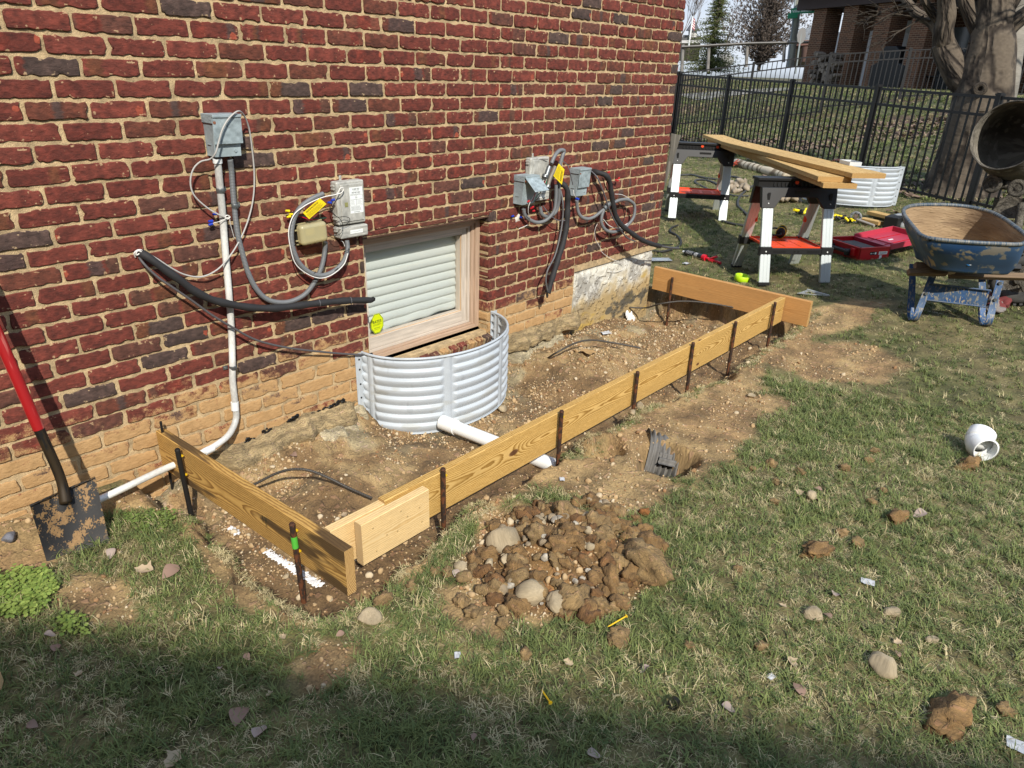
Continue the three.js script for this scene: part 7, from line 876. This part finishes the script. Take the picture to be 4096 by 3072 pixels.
{
  srand(81); const hp = thing('spoil_heap', 'heap of brown clay clods and stones beside the trench', 'spoil heap', null, V3(pileC[0], 0, pileC[1]));
  const put = (x, z, s, geo, mat, name, fl = .75) => { const m = part(hp, name, geo, mat); m.position.set(x - pileC[0], groundH(x, z) + s * .25, z - pileC[1]); m.scale.set(s * rr(.85, 1.3), s * rr(.6, .95) * fl / .75, s * rr(.85, 1.2)); m.rotation.set(rr(-.5, .5), rr(0, 6.28), rr(-.5, .5)); return m; };
  for (let i = 0; i < 175; i++) { const r = .40 * Math.sqrt(rnd()), a = rr(0, 6.283), x = pileC[0] + r * Math.cos(a), z = pileC[1] + r * Math.sin(a) * .82; put(x, z, rr(.012, .042) * (r > .3 ? 1.1 : 1), lumps[i % 8], clodM[rnd() < .62 ? 0 : rnd() < .6 ? 1 : 2], 'clod'); }
  for (let i = 0; i < 70; i++) { const r = .36 * Math.sqrt(rnd()), a = rr(0, 6.283), x = pileC[0] + .03 + r * Math.cos(a), z = pileC[1] + r * Math.sin(a) * .8; put(x, z, rr(.008, .022), stones[i % 6], stoneM[i % 3], 'stone').position.y += .012; }
  for (const [x, y, s, k] of [[590, 1090, .075, 0], [1065, 880, .06, 1], [1620, 1250, .085, 1], [1090, 1510, .06, 1], [970, 1510, .05, 0], [1230, 910, .05, 1], [1290, 1030, .045, 1], [830, 1010, .05, 1], [770, 1430, .05, 0], [680, 1330, .045, 1]]) { const p = gpx(B3(x, y)); const m = put(p.x, p.z, s, k ? lumps[(x | 0) % 8] : stones[(x | 0) % 6], k ? clodM[1] : stoneM[0], k ? 'clod' : 'stone', .8); }
  // crumbs all over the dig: small stones and clay grains
  const N = 15000, im = new THREE.InstancedMesh(facet(340, 1, 9), std(0xffffff, 1), N); im.name = 'soil_crumbs'; im.userData.kind = 'stuff'; im.castShadow = im.receiveShadow = true; const mtx = new THREE.Matrix4(), q = new THREE.Quaternion(), e = new THREE.Euler(), col = new THREE.Color(); let k = 0, guard = 0;
  while (k < N && guard++ < 400000) { const x = rr(-.7, 4.6), z = rr(.0, 2.9); const s = soilAmount(x, z); if (s < .5) continue; const t = sd(trench, x, z); let dn = t < 0 ? (z < .55 ? 1 : z < .9 ? .55 : .28) : .22; const clump = fbm(x * 4, z * 4, 3, 97); dn *= sst(.35, .6, clump) * 1.3 + .15; if (dist2(x, z, pileC[0], pileC[1]) < .45) dn = .9; if (rnd() > dn) continue; if (z < .4 && Math.abs(x - 1.7) < .5 && dist2(x * .76, z, 1.7 * .76, 0) < .36) continue; const big = rnd(), sc = big < .86 ? rr(.002, .005) : big < .985 ? rr(.005, .010) : rr(.010, .016); e.set(rr(0, 6), rr(0, 6), rr(0, 6)); q.setFromEuler(e); mtx.compose(V3(x, groundH(x, z) + sc * .35, z), q, V3(sc * rr(.8, 1.4), sc * rr(.6, 1), sc)); im.setMatrixAt(k, mtx); const st = rnd(); col.setRGB(...(st < .22 ? mix3([.46, .37, .24], [.56, .47, .33], rnd()) : st < .8 ? mix3([.38, .26, .135], [.48, .345, .19], rnd()) : mix3([.22, .125, .06], [.30, .17, .08], rnd()))); im.setColorAt(k, col); k++; }
  im.count = k; scene.add(im);
  // separate clods and stones out on the grass
  const lone = [[B6, 120, 290, .055, 's', 'rough grey stone at the trench corner'], [B6, 700, 185, .042, 'c', 'brown clay clod lying below the spoil heap'], [B6, 770, 250, .04, 'c', 'brown clay clod lying below the spoil heap'], [B6, 960, 235, .038, 'c', 'brown clay clod lying below the spoil heap'], [B6, 965, 315, .035, 'c', 'brown clay clod lying below the spoil heap'], [B6, 1700, 420, .055, 'c', 'round clay clod beside the yellow nail'], [B6, 1100, 515, .04, 'c', 'lone clay clod in the shaded grass'], [B6, 1415, 190, .052, 'c', 'brown clay clod lying below the spoil heap'], [B6, 1300, 200, .042, 'c', 'brown clay clod lying below the spoil heap'], [B6, 1570, 195, .045, 'c', 'brown clay clod lying below the spoil heap'], [B6, 2140, 460, .03, 'c', 'crumbly clay clod in the shaded grass'], [B6, 220, 180, .05, 'c', 'flat clay clod at the trench corner'], [B6, 390, 90, .035, 'c', 'reddish clay clod by the trench rim'],
    [B7, 1240, 815, .072, 's', 'large pale flat topped stone in the grass'], [B7, 775, 470, .055, 's', 'white streaked brown stone in the grass'], [B7, 1300, 440, .04, 's', 'small tan stone in the grass'], [B7, 1580, 630, .036, 's', 'pointed white and brown stone in the grass'], [B7, 1705, 1185, .078, 'l', 'long reddish clay clod in the grass near the lawn edge'], [B7, 2080, 1110, .038, 'c', 'crumbling clay clod in the grass'], [B7, 420, 680, .034, 'c', 'round brown clod in the grass'], [B7, 470, 635, .022, 'c', 'small brown clod touching a round clod'], [B7, 790, 25, .06, 'l', 'cracked tan clay slab on the lawn'],
    [B4, 465, 770, .045, 'c', 'crumbly tan clod on the dirty grass'], [B4, 500, 885, .03, 'c', 'tan clod on the dirty grass'], [B4, 350, 800, .03, 'c', 'tan clod on the dirty grass'], [B4, 665, 820, .035, 'c', 'tan clod on the dirty grass'], [B4, 745, 985, .045, 's', 'smooth pale stone on the lawn'], [B4, 960, 800, .045, 'c', 'tan clod on the lawn'], [B4, 1120, 745, .035, 'c', 'tan clod on the lawn'], [B4, 1150, 680, .035, 'c', 'tan clod on the lawn'], [B4, 1310, 1135, .06, 'l', 'long tan clay clod beside a curled dry leaf'], [B4, 1770, 775, .06, 'l', 'long tan clay clod below the white elbow'], [B4, 1040, 1300, .045, 'c', 'tan clod on the lawn'], [B4, 940, 1225, .035, 'c', 'tan clod on the lawn'], [B4, 1135, 1020, .032, 'c', 'tan clod on the lawn'], [B4, 1210, 945, .03, 'c', 'tan clod on the lawn'], [B4, 335, 312, .032, 's', 'square pale stone on bare soil'], [B4, 490, 1015, .03, 'c', 'tan clod on the dirty grass'], [B4, 250, 1465, .035, 'c', 'tan clod on the lawn'],
    [B3, 265, 1245, .045, 's', 'tan stone by the trench rim'], [B3, 300, 1330, .045, 'c', 'round clod by the trench rim'], [B3, 160, 1285, .035, 'c', 'round clod by the trench rim'], [B3, 75, 1280, .03, 'c', 'round clod by the trench rim'], [B3, 1620, 850, .04, 'r', 'rusty orange clod beside the soil heap'], [B3, 1390, 960, .05, 'c', 'dark torn clod of turf above the heap'], [Zs, 65, 415, .045, 'g', 'blue grey stone at the foot of the wall'], [Zs, 735, 495, .022, 'c', 'brown pebble right of the shovel blade'], [Zs, 680, 488, .014, 's', 'small cream pebble right of the shovel blade'], [Zs, 765, 495, .012, 's', 'small cream pebble right of the shovel blade'], [B1, 1015, 1205, .02, 's', 'smooth tan pebble on the trench floor'], [B1, 1320, 1365, .016, 's', 'smooth tan pebble at the trench corner'], [B2, 970, 1005, .05, 's', 'flat pale stone at the trench edge'], [B2, 925, 1045, .04, 's', 'flat pale stone at the trench edge'], [B2, 165, 1025, .05, 's', 'tan stone beside the window well']];
  const kind = { c: ['clay_clod', clodM[1], lumps, 'clod'], l: ['clay_clod', clodM[0], lumps, 'clod'], r: ['clay_clod', std(rgb(.42, .17, .05), 1, 0, { map: soilMap }), lumps, 'clod'], s: ['stone', stoneM[0], stones, 'stone'], g: ['stone', std(rgb(.22, .23, .27), .9, 0, { map: mottle }), stones, 'stone'] };
  lone.forEach(([Z, x, y, s, kd, lb], i) => { const p = gpx(Z(x, y)), K = kind[kd]; const m = solo(K[0], K[2][i % K[2].length], K[1], lb, K[3], lone.filter(o => o[5] === lb).length > 1 ? lb + 's' : undefined); m.position.copy(p); m.position.y += s * .30; s *= .68; const lo = kd === 'l' ? 1.9 : rr(.95, 1.35); m.scale.set(s * lo * .9, s * rr(.55, .75), s * .9); m.rotation.set(rr(-.2, .2), kd === 'l' ? -.35 + rr(-.3, .3) : rr(0, 6), rr(-.2, .2)); });
  // dry leaves
  const leafS = new THREE.Shape(); leafS.moveTo(0, -.5); leafS.quadraticCurveTo(.42, -.2, .3, .15); leafS.quadraticCurveTo(.2, .45, 0, .55); leafS.quadraticCurveTo(-.22, .42, -.3, .12); leafS.quadraticCurveTo(-.4, -.2, 0, -.5); const lg0 = new THREE.ShapeGeometry(leafS, 8); lg0.rotateX(-Math.PI / 2);
  const leafV = [0, 1, 2].map(k => { const g = gridGeo(8, 8, (u, v) => { const y = v - .5, w = .34 * Math.sin(Math.PI * Math.pow(v, .8)) * (k === 2 ? 1 + .35 * Math.cos(v * 17) : 1) + .01, x = (u - .5) * 2 * w; return V3(x, .35 * x * x / .3 * (k ? 1 : .6) + .12 * Math.sin(v * 4 + k) * (k === 1 ? 1.4 : .7) + .05, y); }); return g; }); const leafM = [std(rgb(.24, .155, .115), .9), std(rgb(.33, .26, .22), .9), std(rgb(.40, .31, .20), .9)];
  const leaves = [[B5, 1510, 920, .075], [B5, 1650, 1010, .055], [B5, 1095, 1190, .055], [B5, 360, 480, .04], [B5, 325, 400, .035], [B5, 505, 645, .03], [B5, 215, 970, .035], [B5, 1405, 605, .03], [B5, 1705, 775, .025], [B5, 1565, 540, .03], [B6, 1860, 620, .035], [B6, 1380, 575, .035], [B6, 780, 1045, .025], [B6, 1540, 1160, .04], [B7, 625, 790, .045], [B7, 665, 975, .05], [B7, 190, 1105, .04], [B7, 560, 400, .028], [B7, 865, 470, .035], [B7, 920, 325, .04], [B7, 1340, 650, .03], [B7, 1340, 730, .028], [B4, 1450, 1110, .06], [B4, 655, 965, .045], [B4, 780, 940, .035], [B4, 895, 1640, .045], [Z8, 800, 1370, .07], [Z8, 945, 1385, .075], [Zs, 710, 520, .045], [B1, 1410, 800, .045], [Zq, 735, 550, .05], [B3, 230, 1310, .04], [B5, 1790, 410, .03], [B5, 2150, 395, .03]];
  leaves.forEach(([Z, x, y, s], i) => { const p = gpx(Z(x, y)); const m = solo('dry_leaf', leafV[i % 3], leafM[(i * 7) % 3], i < 10 || Z === B5 || Z === B6 ? 'dry brown leaf lying in the shaded grass' : 'dry brown leaf lying on the sunny ground', 'leaf', i < 10 || Z === B5 || Z === B6 ? 'dry leaves in the shade' : 'dry leaves in the sun'); m.position.copy(p); m.position.y += .014; m.scale.setScalar(s); m.rotation.set(rr(-.25, .25), rr(0, 6.28), rr(-.25, .25)); });
}
{ srand(82); const cm = std(0xdfe0e0, .95), lp = [facet(401, 1), facet(402, 1)]; const chalk = (Z, a, b, n, w, label) => { const gs = []; for (let i = 0; i < n; i++) { const t = rnd(), p = gpx(Z(mix(a[0], b[0], t) + rr(-w, w), mix(a[1], b[1], t) + rr(-w, w) * .6)), g = lp[i & 1].clone(), s = rr(.002, .006); g.scale(s * 1.5, s * .5, s * 1.3); g.translate(p.x, p.y + .002, p.z); gs.push(g); } solo('chalk_mark', mergeGeometries(gs), cm, label, 'chalk'); };
chalk(B1, [880, 1030], [1240, 1265], 420, 26, 'white marking powder on the trench floor under the green marked stake'); chalk(B1, [625, 870], [680, 910], 120, 18, 'white marking powder on the trench side near the blackened stake'); chalk(B1, [620, 440], [670, 440], 90, 16, 'white powder on the ledge behind the stained end board'); }
// ---------------------------------------------------------------- grass
function tuftGeo(n, seed, len, lie, wide) {
  srand(seed); const P = [], N = [], I = [];
  for (let b = 0; b < n; b++) {
    const a = rr(0, 6.283), o = V3(rr(-.016, .016), 0, rr(-.016, .016)), L = len * rr(.55, 1.25), bend = lie * rr(.6, 1.35), w = wide * rr(.7, 1.25), d = V3(Math.cos(a), 0, Math.sin(a)), s = V3(-d.z, 0, d.x), K = 3, i0 = P.length / 3; let p = o.clone(), th = 1.45 - bend * .35; const turn = rr(-.5, .5);
    for (let k = 0; k <= K; k++) { const ww = w * (1 - Math.pow(k / K, 1.8)) + (k === K ? 0 : .0002), q = s.clone().multiplyScalar(ww / 2); if (k < K) { P.push(p.x - q.x, p.y, p.z - q.z, p.x + q.x, p.y, p.z + q.z); } else P.push(p.x, p.y, p.z); const dir = V3(d.x * Math.cos(th), Math.sin(th), d.z * Math.cos(th)); p = p.clone().addScaledVector(dir, L / K); if (p.y < .002) p.y = .002 + .004 * rnd(); th -= bend * .55; d.applyAxisAngle(UP, turn / K); s.set(-d.z, 0, d.x); }
    for (let k = 0; k < K - 1; k++) { const j = i0 + k * 2; I.push(j, j + 1, j + 2, j + 2, j + 1, j + 3); } const j = i0 + (K - 1) * 2; I.push(j, j + 1, j + 2);
  }
  const g = new THREE.BufferGeometry(); g.setAttribute('position', new THREE.Float32BufferAttribute(P, 3)); g.setIndex(I); g.computeVertexNormals(); return g;
}
const grassMat = new THREE.MeshStandardMaterial({ color: 0xffffff, roughness: .75, side: THREE.DoubleSide });
function scatter(name, label, geos, N, gen) {
  const per = geos.map(() => []); for (let i = 0; i < N; i++) { const r = gen(); if (r) per[rnd() * geos.length | 0].push(r); }
  per.forEach((list, gi) => { const im = new THREE.InstancedMesh(geos[gi], grassMat, list.length); im.name = numbered(name); im.userData = { kind: 'stuff', label }; im.castShadow = im.receiveShadow = true; const m = new THREE.Matrix4(), q = new THREE.Quaternion(), e = new THREE.Euler(), c = new THREE.Color(); list.forEach((r, i) => { e.set(r.tx || 0, r.a, r.tz || 0); q.setFromEuler(e); m.compose(V3(r.x, r.y, r.z), q, V3(r.s, r.sy ?? r.s, r.s)); im.setMatrixAt(i, m); c.setRGB(...r.c); im.setColorAt(i, c); }); scene.add(im); });
}
const green = () => mix3([.070, .105, .028], [.19, .225, .065], rnd()), straw = () => mix3([.30, .25, .12], [.54, .46, .26], rnd());
const inView = (x, y, z, mg_ = 120) => { const c = V3(x, y, z).sub(CAM), d = c.dot(fwd); if (d < .3) return false; const sx = c.dot(rgt) / d * FPX + 2048, sy = c.dot(dwn) / d * FPX + 1536; return sx > -mg_ - 500 && sx < 4096 + mg_ + 500 && sy > -mg_ && sy < 3072 + mg_ + 500; };
{
  srand(91);
  const tufts = [tuftGeo(11, 401, .052, 1.05, .0028), tuftGeo(10, 402, .045, .85, .0028), tuftGeo(9, 403, .065, 1.4, .003)], mats_ = [tuftGeo(12, 404, .06, 2.3, .0022), tuftGeo(12, 405, .05, 2.6, .002)];
  const dead = (x, z) => { const n = fbm(x * 2.6, z * 2.6, 4, 81) * .6 + fbm(x * 11, z * 11, 3, 82) * .4; return sst(.36, .58, n); };
  const nearGen = (x0, x1, z0, z1, ok, green_) => () => { const x = rr(x0, x1), z = rr(z0, z1); if (!ok(x, z)) return null; const s = soilAmount(x, z), dd = dead(x, z); const edge = 1 - sst(0, .75, s); if (rnd() > edge) return null; if (green_ && rnd() < dd * .5) return null; if (!green_ && rnd() > .16 + .62 * dd) return null; const y = groundH(x, z); if (!inView(x, y, z)) return null; const sc = rr(.6, 1.15) * (green_ ? 1 : .95); return { x, y: y - .003, z, s: sc, sy: sc * rr(.7, 1.1), a: rr(0, 6.283), tx: rr(-.15, .15), tz: rr(-.15, .15), c: green_ ? (rnd() < .10 ? straw() : green()) : (rnd() < .88 ? straw() : green()) }; };
  const zoneA = (x, z) => Math.hypot(x - CAM.x, z - CAM.z) < 4.3, zoneB = (x, z) => { const d = Math.hypot(x - CAM.x, z - CAM.z); return d >= 4.3 && .84 * x + .54 * z < 8.3 && (z > 0 || x > 4.2); };
  scatter('lawn_grass', 'short green lawn grass', tufts, 52000, nearGen(-1.4, 3.6, .05, 4.2, zoneA, true)); scatter('dead_grass', 'dry straw coloured grass matted in the lawn', mats_, 26000, nearGen(-1.4, 3.6, .05, 4.2, zoneA, false));
  scatter('lawn_grass', 'short green lawn grass', tufts, 60000, nearGen(2.2, 13, -6, 4.6, zoneB, true)); scatter('dead_grass', 'dry straw coloured grass matted in the lawn', mats_, 26000, nearGen(2.2, 13, -6, 4.6, zoneB, false));
  // lawn beyond the first fence
  const farT = [tuftGeo(14, 411, .09, 1.0, .007), tuftGeo(14, 412, .08, 1.2, .007)]; scatter('far_lawn_grass', 'lawn grass beyond the near fence', farT, 26000, () => { const x = rr(8, 32), z = rr(-12, 5); const s = .84 * x + .54 * z; if (s < 8.1) return null; const y = groundH(x, z); if (!inView(x, y, z, 40)) return null; return { x, y, z, s: rr(.7, 1.4), a: rr(0, 6.28), c: rnd() < .3 ? straw().map(v => v * .8) : green() }; });
  // leaf litter under the tree
  const lf = [gridGeo(2, 2, (u, v) => V3((u - .5) * .09, .02 * Math.abs(u - .5) + .01, (v - .5) * .06 * (1 - Math.abs(u - .5)))), gridGeo(2, 2, (u, v) => V3((u - .5) * .07, .03 * Math.abs(v - .5), (v - .5) * .08))]; scatter('leaf_litter', 'brown leaf litter under the bare tree', lf, 15000, () => { const x = rr(8, 17), z = rr(-6, 4); const s = .84 * x + .54 * z; if (s < 7.2) return null; if (rnd() > sst(.45, .6, fbm(x * .7 + 4, z * .7, 4, 88)) + .06 || (s < 8 && rnd() > .5)) return null; const y = groundH(x, z); if (!inView(x, y, z, 40)) return null; return { x, y: y + .012, z, s: rr(.6, 1.3), a: rr(0, 6.28), tx: rr(-.5, .5), tz: rr(-.5, .5), c: mix3([.10, .065, .045], [.24, .165, .12], rnd()) }; });
  // clover by the wall
  srand(95); const cl = (() => { const gs = []; for (let i = 0; i < 7; i++) { const c = new THREE.CircleGeometry(.0065, 6); c.rotateX(-Math.PI / 2 + rr(-.5, .5)); c.rotateY(rr(0, 6)); c.translate(rr(-.02, .02), rr(.008, .026), rr(-.02, .02)); gs.push(c); } return mg(gs); })(); const cp = poly(DS, [[-80, 1255], [40, 1235], [100, 1240], [120, 1280], [70, 1330], [-80, 1360]]); const cp2 = poly(DS, [[130, 1345], [170, 1340], [190, 1375], [140, 1385]]); scatter('clover', 'bright green clover patch beside the wall', [cl], 5200, () => { const x = rr(-1.2, .1), z = rr(.1, .9); const d = Math.min(sd(cp, x, z), sd(cp2, x, z)) + .06 * (fbm(x * 9, z * 9, 3, 98) - .5); if (d > .0) return null; return { x, y: groundH(x, z) + .002, z, s: rr(.7, 1.2), a: rr(0, 6.28), c: mix3([.12, .19, .03], [.26, .33, .07], rnd()) }; }); const cp3 = poly(Z8, [[640, 1060], [960, 1040], [1010, 1100], [900, 1160], [700, 1150]]); scatter('clover', 'green weeds at the trench rim', [cl], 1300, () => { const x = rr(-.4, .4), z = rr(.1, .9); if (sd(cp3, x, z) + .08 * (fbm(x * 9, z * 9, 3, 99) - .5) > 0) return null; return { x, y: groundH(x, z) + .002, z, s: rr(.6, 1), a: rr(0, 6.28), c: mix3([.07, .12, .02], [.17, .23, .05], rnd()) }; });
  // dead grass fringe hanging over the trench rim
  srand(96); const rimPts = []; for (let i = 2; i < trench.length - 4; i++) { const a = trench[i], b = trench[i + 1], L = Math.hypot(b[0] - a[0], b[1] - a[1]); for (let k = 0; k < L * 330; k++) { const t = rnd(); rimPts.push([mix(a[0], b[0], t), mix(a[1], b[1], t)]); } } let ri = 0; scatter('rim_grass', 'dry grass roots fringing the trench rim', mats_, rimPts.length, () => { const p = rimPts[ri++], x = p[0] + rr(-.03, .06) * .8, z = p[1] + rr(-.03, .07); if (fbm(x * 5, z * 5, 3, 100) < .42) return null; return { x, y: groundH(x, z) + .002, z, s: rr(.5, .95), a: rr(0, 6.28), tx: rr(-.5, .5), tz: rr(-.5, .5), c: rnd() < .75 ? straw() : green() }; });
}
renderer.render(scene, camera);
